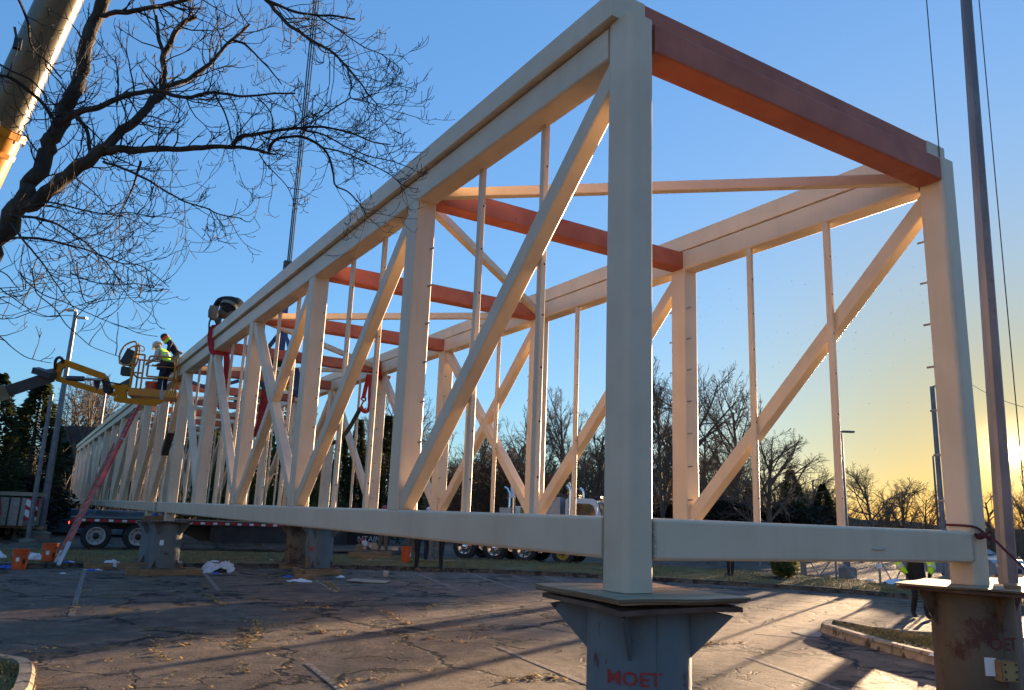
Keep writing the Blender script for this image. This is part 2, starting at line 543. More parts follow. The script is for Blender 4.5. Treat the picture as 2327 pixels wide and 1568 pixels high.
kerb_dark = mat('shaded_dirty_kerb', (0.06, 0.055, 0.045), (0.13, 0.115, 0.09), scale=3, rough=0.9, bump=0.4, bscale=30, spots=(0.025, 0.022, 0.02), spot_scale=3.5, spot_amt=0.5)  # dirt and the kerb's shadow side both put into this darker colour
kerb_run(KS, name='kerb', inward=1, m=kerb_dark)
kerb_run(BS, name='street_kerb', inward=-1, h=0.11, m=kerb_dark)

# the street beyond the verge and the pale frosty lot at the far left
street_pts = [(p.x, p.y) for p in BS] + [(60, 40), (40, 70), (-40, 46)]
# planting island at the right, with the painted concrete tongue at its tip
isl = [G(x, y) for x, y in [(1863, 1436), (1980, 1474), (2110, 1508), (2260, 1548), (2560, 1640), (2680, 1560), (2420, 1480), (2280, 1462), (2130, 1455), (2010, 1447), (1905, 1425), (1872, 1424)]]
isl_c = smooth_line(isl + [isl[0]], 2)
kerb_run(isl_c, name='island_kerb', inward=1, h=0.15, w=0.17, seglen=2.2)
vs = [(p.x, p.y, 0.11) for p in isl_c[:-1]]
o = MB().add(vs, [tuple(range(len(vs)))]).build('island_turf', turf_m)
if o.data.polygons[0].normal.z < 0: o.data.flip_normals()
tag(o, kind='structure')
tip = [G(x, y) for x, y in [(1797, 1436), (1830, 1428), (1870, 1425), (1866, 1432), (1868, 1450), (1830, 1446)]]
sheet('concrete_tongue', [(p.x, p.y) for p in smooth_line(tip + [tip[0]], 2)[:-1]], 0.008, concrete)
# rounded island end close to the camera at the lower left
ki = [G(x, y) for x, y in [(-260, 1500), (-60, 1505), (20, 1520), (75, 1528), (84, 1556), (60, 1640), (-300, 1680)]]
kis = smooth_line(ki, 3)
kerb_run(kis, name='corner_kerb', inward=-1, h=0.15, w=0.16, seglen=9)
vs = [(p.x, p.y, 0.10) for p in kis]
o = MB().add(vs, [tuple(range(len(vs)))]).build('corner_turf', turf_m)
if o.data.polygons[0].normal.z < 0: o.data.flip_normals()
tag(o, kind='structure')

# worn parking lines
line_m = bpy.data.materials.new('worn_line_paint'); line_m.use_nodes = True
nt = line_m.node_tree
geo = nt.nodes.new('ShaderNodeNewGeometry')
n1 = nt.nodes.new('ShaderNodeTexNoise'); n1.inputs['Scale'].default_value = 14; n1.inputs['Detail'].default_value = 8; n1.inputs['Roughness'].default_value = 0.75
nt.links.new(geo.outputs['Position'], n1.inputs['Vector'])
r1 = nt.nodes.new('ShaderNodeValToRGB'); r1.color_ramp.elements[0].position = 0.47; r1.color_ramp.elements[1].position = 0.62
r1.color_ramp.elements[0].color = (0.12, 0.092, 0.07, 1); r1.color_ramp.elements[1].color = (0.36, 0.315, 0.255, 1)
nt.links.new(n1.outputs['Fac'], r1.inputs[0]); nt.links.new(r1.outputs[0], nt.nodes['Principled BSDF'].inputs['Base Color'])
nt.nodes['Principled BSDF'].inputs['Roughness'].default_value = 0.75
LPX = [((193, 1292), (162, 1400)), ((462, 1300), (497, 1342)), ((915, 1291), (1035, 1338)), ((1205, 1297), (1345, 1346)), ((1060, 1300), (1190, 1345)),
       ((700, 1508), (800, 1588)), ((1130, 1470), (1420, 1590)), ((1700, 1494), (2000, 1600)), ((1715, 1440), (1850, 1452)), ((715, 1318), (765, 1346))]
for a, b in LPX:
    A = G(*a); B = G(*b); t = (B - A).normalized(); n = Vector((-t.y, t.x, 0)) * 0.045
    k = max(2, int((B - A).length / 0.5)); vs = []; fs = []
    for i in range(k + 1):
        q = A.lerp(B, i / k); w = 1 + 0.25 * mnoise.noise(q * 2)
        vs += [q + n * w + Vector((0, 0, 0.004)), q - n * w + Vector((0, 0, 0.004))]
    for i in range(k): fs.append((2 * i, 2 * i + 1, 2 * i + 3, 2 * i + 2))
    o = MB().add(vs, fs).build('parking_line', line_m)
    tag(o, kind='structure')
# ------------------------------------------------------------------ the bridge: two truss sections end to end
PN = 3.7184; WD = 4.4015; HH = 3.4751; PA = 0.268; PB = 0.247
ZS = GZ - 0.483
CH = 0.28                      # bottom chord depth
peg_me = MB().tube([(0, 0, 0), (0, 0, 0.075)], 0.011, 8).build('peg', bolt_m); peg_mesh = peg_me.data; bpy.data.objects.remove(peg_me)
def section(k0, k1, ustart, uend, label, first):
    root = empty('truss_bridge', (WD / 2, (ustart + uend) / 2, ZS), label, 'bridge section', 'bridge sections standing end to end')
    O = origin_of(root)
    def pegs(post, side, k, faces):
        vin = PB - 0.045
        v = vin if side == 0 else WD - vin
        P = origin_of(post)
        zs = [0.28 + 0.44 * i for i in range(8)]
        items = []
        for f in faces:
            for z in zs:
                if z > HH - 0.2: continue
                y = k * PN + (0 if f < 0 else PA)
                items.append((Vector((v, y, GZ + z)), Vector((0, f, 0))))
        M0 = post.matrix_local.to_3x3()
        base = post.location + O
        if first and k <= 3:
            for q, d in items:
                o = link('peg', peg_mesh, post)
                rot = (M0.inverted() @ d).to_track_quat('Z', 'Y')
                o.matrix_local = Matrix.Translation(M0.inverted() @ (q - base)) @ rot.to_matrix().to_4x4()
        else:
            mb = MB()
            for q, d in items: mb.tube([M0.inverted() @ (q - base), M0.inverted() @ (q + d * 0.075 - base)], 0.011, 5)
            o = mb.build('pegs', bolt_m); o.parent = post; o['kind'] = 'stuff'
    for side in (0, 1):
        V = (lambda v: v) if side == 0 else (lambda v: WD - v)
        # chords and cap beam
        u0 = ustart if not first else PA - 0.004
        rhs('bottom_chord', cream, root, (V(0.125), u0, GZ - CH / 2), (V(0.125), uend, GZ - CH / 2), 0.25, CH, 0.028)
        rhs('top_chord', cream, root, (V(0.125), u0, GZ + HH + 0.143), (V(0.125), uend, GZ + HH + 0.143), 0.25, 0.285, 0.028)
        uc = 0.13 if first else ustart
        rhs('cap_beam', cream, root, (V(0.099), uc, GZ + HH + 0.402), (V(0.099), uend + (0.02 if first else 0), GZ + HH + 0.402), 0.33, 0.228, 0.012)
        for k in range(k0, k1 + 1):
            y = k * PN + PA / 2
            if first and k == 0: za, zb = ZS, GZ + HH + 0.285
            else: za, zb = GZ - 0.004, GZ + HH + 0.004
            post = rhs('post', cream, root, (V(PB / 2), y, za), (V(PB / 2), y, zb), PB if not (first and k == 0) else PB + 0.004, PA, 0.05 if (first and k == 0) else 0.024, up=(0, 1, 0))
            pegs(post, side, k, [1] if (first and k == 0) else ([-1] if k == k1 and not first else [-1, 1]))
            if k in (5, 6, 17):
                rhs('post_foot', cream, root, (V(PB / 2), y, ZS), (V(PB / 2), y, GZ - CH + 0.004), PB - 0.01, PA, 0.024, up=(0, 1, 0))
        # diagonals
        def diag(ya, za, yb, zb):
            return rhs('diagonal', cream, root, (V(0.105), ya, GZ + za), (V(0.105), yb, GZ + zb), 0.15, 0.17, 0.02, up=(1, 0, 0) if False else (0, 0, 1))
        ks = list(range(k0, k1))
        mid = 2 if first else 11
        for k in ks:
            a = (k * PN + PA - 0.06, (k + 1) * PN + 0.02)
            down = lambda: diag(a[0], HH - 0.06, a[1], 0.04)
            upw = lambda: diag(a[0], 0.04, a[1], HH - 0.06)
            if k == mid:
                down()
                # the crossing member is cut in two at the joint
                m1 = (a[0] + a[1]) / 2
                dy = (a[1] - a[0]); dz = HH - 0.1
                s = 0.085 / math.hypot(dy, dz) * 1.25
                c = ((a[0] + a[1]) / 2, HH / 2 - 0.01)
                diag(a[0], 0.04, c[0] - dy * s * 0.8, c[1] - dz * s * 0.8)
                diag(c[0] + dy * s * 0.8, c[1] + dz * s * 0.8, a[1], HH - 0.06)
            elif k < mid: down()
            else: upw()
        if first:
            # the spliced diagonal across the field joint
            a = (5 * PN + PA - 0.06, 6 * PN + 0.02)
            d = diag(a[0], HH - 0.06, a[1], 0.04)
            mb = MB(); q0 = Vector((V(0.105), a[0], GZ + HH - 0.06)); q1 = Vector((V(0.105), a[1], GZ + 0.04))
            for off in (-0.085, 0.085):
                mb.bar(q0.lerp(q1, 0.42) + Vector((off, 0, 0)), q0.lerp(q1, 0.60) + Vector((off, 0, 0)), 0.02, 0.20)
            mb.bar(q0.lerp(q1, 0.42) + Vector((0, -0.07, -0.06)), q0.lerp(q1, 0.60) + Vector((0, -0.07, -0.06)), 0.17, 0.02)
            mb.build('splice_plate', dark_steel, root)
            mb = MB()
            for zc, zh in ((GZ - CH / 2, CH), (GZ + HH + 0.142, 0.285)):
                mb.bbox((V(0.125) - 0.11, uend, zc - zh / 2 + 0.02), (V(0.125) + 0.11, uend + 0.16, zc + zh / 2 - 0.02))
            mb.build('splice_core', dark_steel, root)
            mb = MB()
            for zc in (GZ - CH / 2, GZ + HH + 0.142):
                for i in range(4):
                    for dy in (-0.12, 0.03, 0.24):
                        z = zc - 0.09 + 0.06 * i
                        xo = V(0) - 0.01 if side == 0 else V(0) + 0.01
                        mb.tube([(V(0.06), uend + dy, z), (xo, uend + dy, z)], 0.016, 6)
            mb.build('bolts', bolt_m, root)['kind'] = 'stuff'
        # slim hangers, two to a panel, near the inner face
        for k in ks + ([5] if first else []):
            for t in (1, 2):
                y = k * PN + PA + (PN - PA) * t / 3
                if k == 5 and t == 2: y += 0.1
                hz = rhs('hanger', cream, root, (V(0.208), y, GZ - 0.004), (V(0.208), y, GZ + HH + 0.004), 0.052, 0.075, 0.010, up=(0, 1, 0))
                if first and k <= 2:
                    mb = MB()
                    for i in range(7):
                        z = GZ + 0.3 + 0.46 * i
                        mb.tube([(V(0.212), y - 0.036, z), (V(0.212), y - 0.0395, z)], 0.010, 8)
                    h = mb.build('bolt_hole', mat('hole_black', (0.01, 0.01, 0.01), rough=0.9))
                    h.parent = hz; h['kind'] = 'stuff'
                    M0 = hz.matrix_local.to_3x3(); base = hz.location + O
                    for vtx in h.data.vertices: vtx.co = M0.inverted() @ (vtx.co - base)
    # cross members
    for k in range(k0, k1 + 1):
        y = k * PN + 0.135
        if first and k == 0:
            rhs('red_cross_beam', primer, root, (PB + 0.012, 0.140, GZ + HH + 0.150), (WD - PB - 0.012, 0.140, GZ + HH + 0.150), 0.27, 0.25, 0.022)
            rhs('red_upper_beam', primer, root, (0.266, 0.25, GZ + HH + 0.402), (WD - 0.266, 0.25, GZ + HH + 0.402), 0.24, 0.222, 0.012)
            rhs('bottom_cross_beam', cream, root, (PB + 0.002, 0.135, GZ - CH / 2), (WD - PB - 0.002, 0.135, GZ - CH / 2), 0.25, CH, 0.028)
        else:
            rhs('red_cross_beam', primer, root, (PB + 0.006, y, GZ + HH + 0.150), (WD - PB - 0.006, y, GZ + HH + 0.150), 0.24, 0.25, 0.022)
            rhs('floor_beam', cream, root, (0.252, y, GZ - CH / 2 - 0.02), (WD - 0.252, y, GZ - CH / 2 - 0.02), 0.16, 0.2, 0.02)
    for k in range(k0, k1):
        ya, yb = k * PN + 0.30, (k + 1) * PN - 0.02
        xa, xb = (WD - 0.26, 0.26) if k % 2 == 0 else (0.26, WD - 0.26)
        rhs('roof_brace', cream, root, (xa, ya, GZ + HH + 0.13), (xb, yb, GZ + HH + 0.13), 0.10, 0.115, 0.012)
    return root
bridge1 = section(0, 5, 0.0, 5.5 * PN - 0.05, 'near cream box truss of the footbridge with red primed end beam, its corner post closest', True)
bridge2 = section(6, 17, 5.5 * PN + 0.12, 17 * PN + PA + 0.05, 'far cream box truss of the footbridge beyond the bolted joint, running to the trees', False)
# weld beads round the corner joints of the end frame
weld_m = mat('weld_paint', (0.56, 0.49, 0.38), (0.64, 0.56, 0.42), scale=30, rough=0.35, bump=0.9, bscale=120)
for x in (PB + 0.006, WD - PB - 0.004):
    mb = MB(); rng = random.Random(3)
    pts = []
    for i in range(70):
        z = GZ - CH + 0.02 + (CH - 0.04) * i / 69
        pts.append((x + rng.uniform(-0.003, 0.003), 0.010 + rng.uniform(-0.002, 0.002), z))
    mb.tube(pts, [0.010 + 0.004 * rng.random() for _ in pts], 8)
    mb.build('weld_bead', weld_m, bridge1)
# marks on the end frame: a small weld scar on the beam, a pencilled mark on the far post
mb = MB(); mb.tube([(2.62, 0.008, GZ - 0.175), (2.72, 0.006, GZ - 0.178), (2.80, 0.008, GZ - 0.172)], [0.008, 0.011, 0.008], 8); mb.build('weld_scar', weld_m, bridge1)

# ------------------------------------------------------------------ pipe stands
pipe_m = mat('pipe_paint', (0.10, 0.135, 0.145), (0.16, 0.19, 0.19), scale=1.6, rough=0.6, bump=0.15, spots=(0.075, 0.03, 0.015), spot_scale=4.5, spot_amt=0.585, stretch=(1, 1, 0.5))
pipe_rust = mat('pipe_rusty', (0.11, 0.075, 0.043), (0.17, 0.125, 0.075), scale=1.8, rough=0.7, bump=0.2, spots=(0.085, 0.028, 0.014), spot_scale=1.7, spot_amt=0.52, stretch=(1, 1, 0.8))
plate_rust = mat('rusty_plate', (0.09, 0.045, 0.028), (0.16, 0.10, 0.065), scale=4, rough=0.75, bump=0.2)
red_stencil = mat('red_stencil', (0.33, 0.02, 0.02), (0.42, 0.04, 0.03), scale=9, rough=0.6, spots=(0.14, 0.15, 0.15), spot_scale=14, spot_amt=0.66)
ply_m = mat('plywood', (0.26, 0.20, 0.12), (0.48, 0.38, 0.25), scale=2.0, rough=0.75, bump=0.1, stretch=(0.35, 5, 1), detail=8, spots=(0.20, 0.14, 0.08), spot_scale=2.5, spot_amt=0.62)
ply_edge = mat('plywood_edge', (0.30, 0.21, 0.12), (0.10, 0.065, 0.035), scale=1.0, rough=0.8, stretch=(0.5, 0.5, 180), lo=0.45, hi=0.55)
wood_m = mat('sawn_timber', (0.20, 0.12, 0.055), (0.31, 0.19, 0.09), scale=2.5, rough=0.8, bump=0.2, stretch=(1, 1, 6), detail=8)
STAND_R = 0.345
def stand(x, y, label, m=pipe_m, zt=ZS - 0.066, zb=0.14, word=None, wang=0, wz=0.6, wsize=0.2, wwid=None, wmat=None, gus=0.27, rot=0.0, r=STAND_R, psz=0.96, bent=False):
    root = empty('pipe_stand', (x, y, 0), label, 'steel stand', 'pipe stands carrying the bridge')
    c, s = math.cos(rot), math.sin(rot)
    Rz = Matrix.Rotation(rot, 3, 'Z')
    def L(p): return Rz @ Vector(p) + Vector((x, y, 0))
    mb = MB(); mb.lathe((x, y, 0), [(r - 0.02, zb + 0.03), (r, zb + 0.03), (r, zt - 0.032), (r - 0.02, zt - 0.032)], 40); mb.build('pipe', m, root)
    mb = MB(); rw = random.Random(int(x * 10)); pts = [Vector((x + (r + 0.004) * math.cos(2 * PI * i / 90), y + (r + 0.004) * math.sin(2 * PI * i / 90), zt - 0.038)) for i in range(91)]; mb.tube(pts, [0.009 + 0.004 * rw.random() for _ in pts], 6); mb.build('weld_ring', plate_rust, root)
    mb = MB(); pts = [Vector((x + (r + 0.001) * math.cos(4.35), y + (r + 0.001) * math.sin(4.35), zb + 0.05 + (zt - zb - 0.1) * i / 40)) for i in range(41)]; mb.tube(pts, [0.005 + 0.003 * rw.random() for _ in pts], 6); mb.build('weld_seam', m, root)
    h = psz / 2
    mb = MB()
    if bent:
        n = 8; vs = []; fs = []
        for i in range(n + 1):
            for j in range(n + 1):
                u = -h + psz * i / n; v = -h + psz * j / n
                e = max(0, -u - 0.25) + max(0, -v - 0.25)
                for dz in (-0.03, 0.0):
                    vs.append(L((u, v, zt + dz - 0.075 * e + 0.004 * math.sin(9 * u))))
        idx = lambda i, j, k: (i * (n + 1) + j) * 2 + k
        for i in range(n):
            for j in range(n):
                fs.append((idx(i, j, 1), idx(i + 1, j, 1), idx(i + 1, j + 1, 1), idx(i, j + 1, 1)))
                fs.append((idx(i, j, 0), idx(i, j + 1, 0), idx(i + 1, j + 1, 0), idx(i + 1, j, 0)))
        for i in range(n):
            fs += [(idx(i, 0, 0), idx(i + 1, 0, 0), idx(i + 1, 0, 1), idx(i, 0, 1)), (idx(i, n, 0), idx(i, n, 1), idx(i + 1, n, 1), idx(i + 1, n, 0)),
                   (idx(0, i, 0), idx(0, i, 1), idx(0, i + 1, 1), idx(0, i + 1, 0)), (idx(n, i, 0), idx(n, i + 1, 0), idx(n, i + 1, 1), idx(n, i, 1))]
        mb.add(vs, fs)
    else: mb.box(L((0, 0, zt - 0.016)), (psz, psz, 0.03), Rz)
    mb.build('top_plate', plate_rust, root)
    mb = MB(); mb.box(L((0, 0, zb + 0.015)), (psz * 0.95, psz * 0.95, 0.03), Rz); mb.build('base_plate', plate_rust, root)
    for i in range(4):
        a = PI / 4 + i * PI / 2
        d = Rz @ Vector((math.cos(a), math.sin(a), 0)); t = Vector((-d.y, d.x, 0)) * 0.008
        B = Vector((x, y, 0))
        e = min(h * 1.28, r + gus)
        mb = MB(); mb.prism([B + d * (r - 0.004) - t + Vector((0, 0, zt - 0.034)), B + d * e - t + Vector((0, 0, zt - 0.034 - (0.05 if bent else 0))), B + d * e - t + Vector((0, 0, zt - 0.075)), B + d * (r - 0.004) - t + Vector((0, 0, zt - 0.36))], t * 2)
        mb.build('gusset', m, root)
        mb = MB(); mb.prism([B + d * (r - 0.004) - t + Vector((0, 0, zb + 0.03)), B + d * (r + 0.16) - t + Vector((0, 0, zb + 0.03)), B + d * (r - 0.004) - t + Vector((0, 0, zb + 0.24))], t * 2)
        mb.build('foot_gusset', plate_rust, root)
    if word:
        vs, fs = text_mesh(word, wsize, 0.014)
        w = max(v.x for v in vs)
        if wwid: vs = [Vector((v.x * wwid / w, v.y, 0)) for v in vs]; w = wwid
        out = []
        for v in vs:
            a = wang + (v.x - w / 2) / r
            out.append(Vector((x + (r + 0.0055) * math.cos(a), y + (r + 0.0055) * math.sin(a), wz + v.y)))
        MB().add(out, fs).build('stencilled_lettering', wmat or red_stencil, root)
    return root
# ------------------------------------------------------------------ trees
bark_m = mat('grey_bark', (0.022, 0.017, 0.013), (0.06, 0.046, 0.031), scale=9, rough=0.95, bump=0.7, bscale=40, stretch=(1, 1, 0.4))
bark_far = mat('winter_bark', (0.09, 0.07, 0.05), (0.14, 0.105, 0.075), scale=2, rough=0.95)
twig_far = mat('winter_twigs', (0.10, 0.075, 0.052), (0.16, 0.115, 0.075), scale=1, rough=0.95)
def leaf_mat(name, c1, c2, trans=0.25):
    m = mat(name, c1, c2, scale=1.5, rough=0.55)
    b = m.node_tree.nodes['Principled BSDF']
    b.inputs['Specular IOR Level'].default_value = 0.2; b.inputs['Roughness'].default_value = 0.75
    nt = m.node_tree
    out = nt.nodes['Material Output']
    tr = nt.nodes.new('ShaderNodeBsdfTranslucent'); tr.inputs['Color'].default_value = (*[min(1, c * 2.2) for c in c2], 1)
    mx = nt.nodes.new('ShaderNodeMixShader'); mx.inputs[0].default_value = trans
    nt.links.new(b.outputs[0], mx.inputs[1]); nt.links.new(tr.outputs[0], mx.inputs[2]); nt.links.new(mx.outputs[0], out.inputs['Surface'])
    return m
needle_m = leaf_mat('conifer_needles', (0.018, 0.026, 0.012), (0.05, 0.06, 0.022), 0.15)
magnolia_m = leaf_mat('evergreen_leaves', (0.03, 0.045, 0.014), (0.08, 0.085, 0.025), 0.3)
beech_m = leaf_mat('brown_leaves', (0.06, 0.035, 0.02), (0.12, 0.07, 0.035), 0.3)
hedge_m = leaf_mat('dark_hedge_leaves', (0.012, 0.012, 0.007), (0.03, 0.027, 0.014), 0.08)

def rand_perp(d, rng):
    v = Vector((rng.uniform(-1, 1), rng.uniform(-1, 1), rng.uniform(-1, 1)))
    v = v - d * v.dot(d)
    return v.normalized() if v.length > 1e-4 else d.orthogonal()

def grow(mbs, p, d, L, r, lvl, maxl, rng, P):
    """a limb from p along d; mbs = (trunk mesh, crown mesh)"""
    n = 5 if lvl < 2 else 3
    pts = [p.copy()]; q = p.copy(); dd = d.copy()
    for i in range(n):
        dd = (dd + rand_perp(dd, rng) * P['wig'] + Vector((0, 0, P['up'][min(lvl, len(P['up']) - 1)]))).normalized()
        q = q + dd * L / n
        pts.append(q.copy())
    r1 = r * (0.45 if lvl else 0.4)
    rad = [max(P['rmin'], r + (r1 - r) * i / n) for i in range(n + 1)]
    (mbs[0] if lvl < 2 else mbs[1]).tube(pts, rad, 6 if lvl == 0 else (5 if lvl == 1 else 3), cap=False)
    if lvl >= maxl: return
    m = P['kids'][lvl]
    for k in range(m):
        t = P['first'][min(lvl, len(P['first']) - 1)] + (1 - P['first'][min(lvl, len(P['first']) - 1)]) * (k + rng.random()) / m
        t = min(t, 0.99)
        i = int(t * n); f = t * n - i
        b = pts[i].lerp(pts[i + 1], f)
        td = (pts[i + 1] - pts[i]).normalized()
        a = math.radians(P['ang'][min(lvl, len(P['ang']) - 1)] * rng.uniform(0.7, 1.3))
        nd = (td * math.cos(a) + rand_perp(td, rng) * math.sin(a)).normalized()
        grow(mbs, b, nd, L * P['len'][min(lvl, len(P['len']) - 1)] * rng.uniform(0.75, 1.2) * (1.15 - 0.5 * t), max(P['rmin'], rad[i] * 0.55), lvl + 1, maxl, rng, P)

def bare_proto(seed, P, maxl=4):
    rng = random.Random(seed)
    a, b = MB(), MB()
    grow((a, b), Vector((0, 0, -0.2)), Vector((0, 0, 1)), P['h'], P['r'], 0, maxl, rng, P)
    zmax = max(v.z for v in b.v)
    ta = a.build('trunk', bark_far); tb = b.build('crown', twig_far)
    out = (ta.data, tb.data, zmax)
    bpy.data.objects.remove(ta); bpy.data.objects.remove(tb)
    return out
spread = dict(h=6, r=0.19, wig=0.10, up=(0.02, 0.04, 0.05, 0.05), kids=(12, 7, 6, 4), first=(0.28, 0.15, 0.1), ang=(52, 45, 42, 40), len=(0.62, 0.50, 0.48, 0.5), rmin=0.0075)
upright = dict(h=8, r=0.16, wig=0.06, up=(0.02, 0.08, 0.08, 0.06), kids=(15, 7, 6, 4), first=(0.22, 0.12, 0.1), ang=(34, 34, 36, 38), len=(0.48, 0.46, 0.46, 0.5), rmin=0.0075)
fine = dict(h=7, r=0.16, wig=0.08, up=(0.02, 0.06, 0.06, 0.05), kids=(14, 8, 6, 4), first=(0.2, 0.1, 0.1), ang=(45, 42, 40, 40), len=(0.55, 0.46, 0.46, 0.45), rmin=0.0075)
PROTO = [bare_proto(11, spread), bare_proto(5, upright), bare_proto(23, fine), bare_proto(31, spread), bare_proto(47, fine)]

def bare_tree(px, top, depth, k, label, rot=0.0, group='bare winter trees behind the site', widen=1.0):
    H = at(px, top, depth)
    b = Vector((H.x, H.y, 0))
    tr, cr, z = PROTO[k]
    s = H.z / z
    root = empty('bare_tree', b, label, 'tree', group)
    root.rotation_euler = (0, 0, rot); root.scale = (s * widen, s * widen, s)
    link('trunk', tr, root); link('crown', cr, root)
    return root
for i, (px, top, dep, k, lab, wd) in enumerate([
    (1232, 915, 50, 2, 'bare tree seen between the second far post and its hanger', 0.9), (1300, 868, 52, 1, 'tall bare tree just left of the near corner post, above the white truck cab', 1.0),
    (1352, 885, 47, 4, 'bare tree half hidden behind the left edge of the near corner post', 1.0), (1175, 950, 56, 1, 'bare tree rising over the brown-leaved trees behind the far truss', 1.0),
    (1105, 955, 60, 2, 'bare tree top behind the crossed diagonals of the far truss', 1.0), (1508, 795, 46, 1, 'tallest bare tree, upright, right behind the near corner post', 0.85),
    (1590, 838, 47, 3, 'broad bare tree behind the first far post', 0.8), (1668, 850, 49, 2, 'fine twigged bare tree right of the first far post', 0.8),
    (1745, 975, 42, 0, 'round spreading bare tree behind the diagonal of the far truss', 1.1), (1825, 1050, 56, 4, 'low bare tree behind the evergreens right of the far diagonal', 1.0),
    (1972, 1048, 62, 0, 'bare tree against the yellow sky right of the tall lamp', 0.9), (2042, 1080, 64, 3, 'rounded bare tree against the yellow sky, midway to the far corner post', 0.9),
    (2098, 1100, 66, 2, 'bare tree just left of the far corner post against the sunset', 0.9), (2005, 1090, 75, 4, 'small bare tree low in the yellow sky', 1.2),
    (2322, 1010, 36, 1, 'bare tree at the picture edge by the sun', 0.8), (2165, 1130, 70, 3, 'low bare tree between the far corner post and the galvanized pole', 1.2),
    (172, 862, 78, 0, 'bare tree over the dark roof, nearest the tall lamp pole', 0.8), (222, 838, 74, 2, 'bare tree over the dark roof behind the boom', 0.9), (272, 850, 80, 4, 'bare tree over the roof ridge behind the work basket', 0.9),
    (330, 880, 84, 1, 'bare tree behind the far truss end, right of the basket', 1.0), (905, 868, 60, 2, 'bare tree seen beside the third far post', 0.8), (842, 905, 64, 1, 'bare tree behind the red sling loop', 0.9),
    (1030, 945, 62, 4, 'bare tree behind the fourth far panel', 1.0), (455, 930, 90, 3, 'bare tree behind the middle of the far truss section', 1.0), (1420, 900, 55, 0, 'bare tree hidden behind the near corner post', 1.0),
    (1890, 1105, 58, 2, 'bare tree between the two street lamps', 1.0), (2250, 1100, 60, 0, 'bare tree behind the galvanized pole under the sun', 1.0)]):
    bare_tree(px, top, dep, k, lab, rot=i * 1.7, widen=wd)

rb2 = random.Random(91)
for i in range(26):
    px = 960 + 37 * i; top = 985 + 60 * rb2.random() + (70 if px > 1690 else 0)
    bare_tree(px, top, 66 + 22 * rb2.random(), (2, 4, 0, 1, 3)[i % 5], 'bare grey brown tree in the wood behind the site', rot=i * 0.9, group='bare trees of the wood behind', widen=1.25)

def leaf_cloud(mb, c, rx, ry, rz, n, size, rng, shell=0.55, droop=0.0):
    for _ in range(n):
        while True:
            v = Vector((rng.uniform(-1, 1), rng.uniform(-1, 1), rng.uniform(-1, 1)))
            if shell < v.length < 1: break
        bumpy = 0.82 + 0.35 * mnoise.noise(v * 2.3 + Vector(c) * 0.37)
        p = Vector(c) + Vector((v.x * rx, v.y * ry, v.z * rz)) * bumpy
        a = Vector((rng.gauss(0, 1), rng.gauss(0, 1), rng.gauss(0, 1) - droop)).normalized()
        b = rand_perp(a, rng)
        s = size * rng.uniform(0.6, 1.4)
        mb.add([p - a * s, p + b * s * 0.45, p + a * s, p - b * s * 0.45], [(0, 1, 2, 3)])

def conifer_proto(seed, h=9.0, w=2.4, n=5200):
    rng = random.Random(seed); a, b = MB(), MB()
    a.tube([(0, 0, -0.2), (0, 0, h * 0.5), (0, 0, h * 0.97)], [0.18, 0.1, 0.02], 6)
    for _ in range(n):
        t = rng.random() ** 0.75
        z = h * (0.04 + 0.96 * t)
        R = w * (1 - t) ** 0.85 + 0.08
        ang = rng.uniform(0, 2 * PI)
        R *= 0.72 + 0.38 * mnoise.noise(Vector((math.cos(ang) * 1.6, math.sin(ang) * 1.6, z * 0.9 + seed)))
        r = R * (rng.random() ** 0.35)
        p = Vector((r * math.cos(ang), r * math.sin(ang), z - 0.25 * r))
        d = Vector((math.cos(ang), math.sin(ang), rng.uniform(-0.5, 0.4))).normalized()
        s = rng.uniform(0.14, 0.34); c = rand_perp(d, rng) * s * 0.32
        b.add([p, p + d * s * 0.5 + c, p + d * s, p + d * s * 0.5 - c], [(0, 1, 2, 3)])
    ta = a.build('trunk', bark_far); tb = b.build('crown', needle_m)
    out = (ta.data, tb.data, h); bpy.data.objects.remove(ta); bpy.data.objects.remove(tb)
    return out
CON = [conifer_proto(3), conifer_proto(8, 9, 3.4, 6500), conifer_proto(14, 9, 1.5, 5200)]
def evergreen(name, proto, px, top, depth, label, cat, group, rot=0, widen=1.0, m=None, base=0.0):
    H = at(px, top, depth); b = Vector((H.x, H.y, base)); tr, cr, z = proto
    s = (H.z - base) / z
    root = empty(name, b, label, cat, group); root.rotation_euler = (0, 0, rot); root.scale = (s * widen, s * widen, s)
    link('trunk', tr, root); link('crown', cr, root)
    return root
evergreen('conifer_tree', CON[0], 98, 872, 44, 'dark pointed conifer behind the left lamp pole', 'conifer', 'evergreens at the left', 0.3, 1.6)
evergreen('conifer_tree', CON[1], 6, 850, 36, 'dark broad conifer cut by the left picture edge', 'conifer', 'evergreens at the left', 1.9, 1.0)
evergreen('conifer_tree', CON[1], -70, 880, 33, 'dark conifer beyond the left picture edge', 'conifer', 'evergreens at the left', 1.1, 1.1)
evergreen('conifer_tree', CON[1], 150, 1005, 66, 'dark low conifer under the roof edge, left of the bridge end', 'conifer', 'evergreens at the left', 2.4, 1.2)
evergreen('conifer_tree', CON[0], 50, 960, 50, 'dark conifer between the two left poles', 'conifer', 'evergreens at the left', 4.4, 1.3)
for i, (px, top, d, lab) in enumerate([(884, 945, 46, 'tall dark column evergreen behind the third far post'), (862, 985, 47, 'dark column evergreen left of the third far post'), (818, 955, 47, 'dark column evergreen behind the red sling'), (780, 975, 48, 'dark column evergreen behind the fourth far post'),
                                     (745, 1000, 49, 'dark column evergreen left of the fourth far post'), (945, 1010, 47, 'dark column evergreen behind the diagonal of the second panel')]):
    evergreen('column_evergreen', CON[2], px, top, d, lab, 'evergreen', 'dark column evergreens behind the trailer', i * 1.3, 1.0)
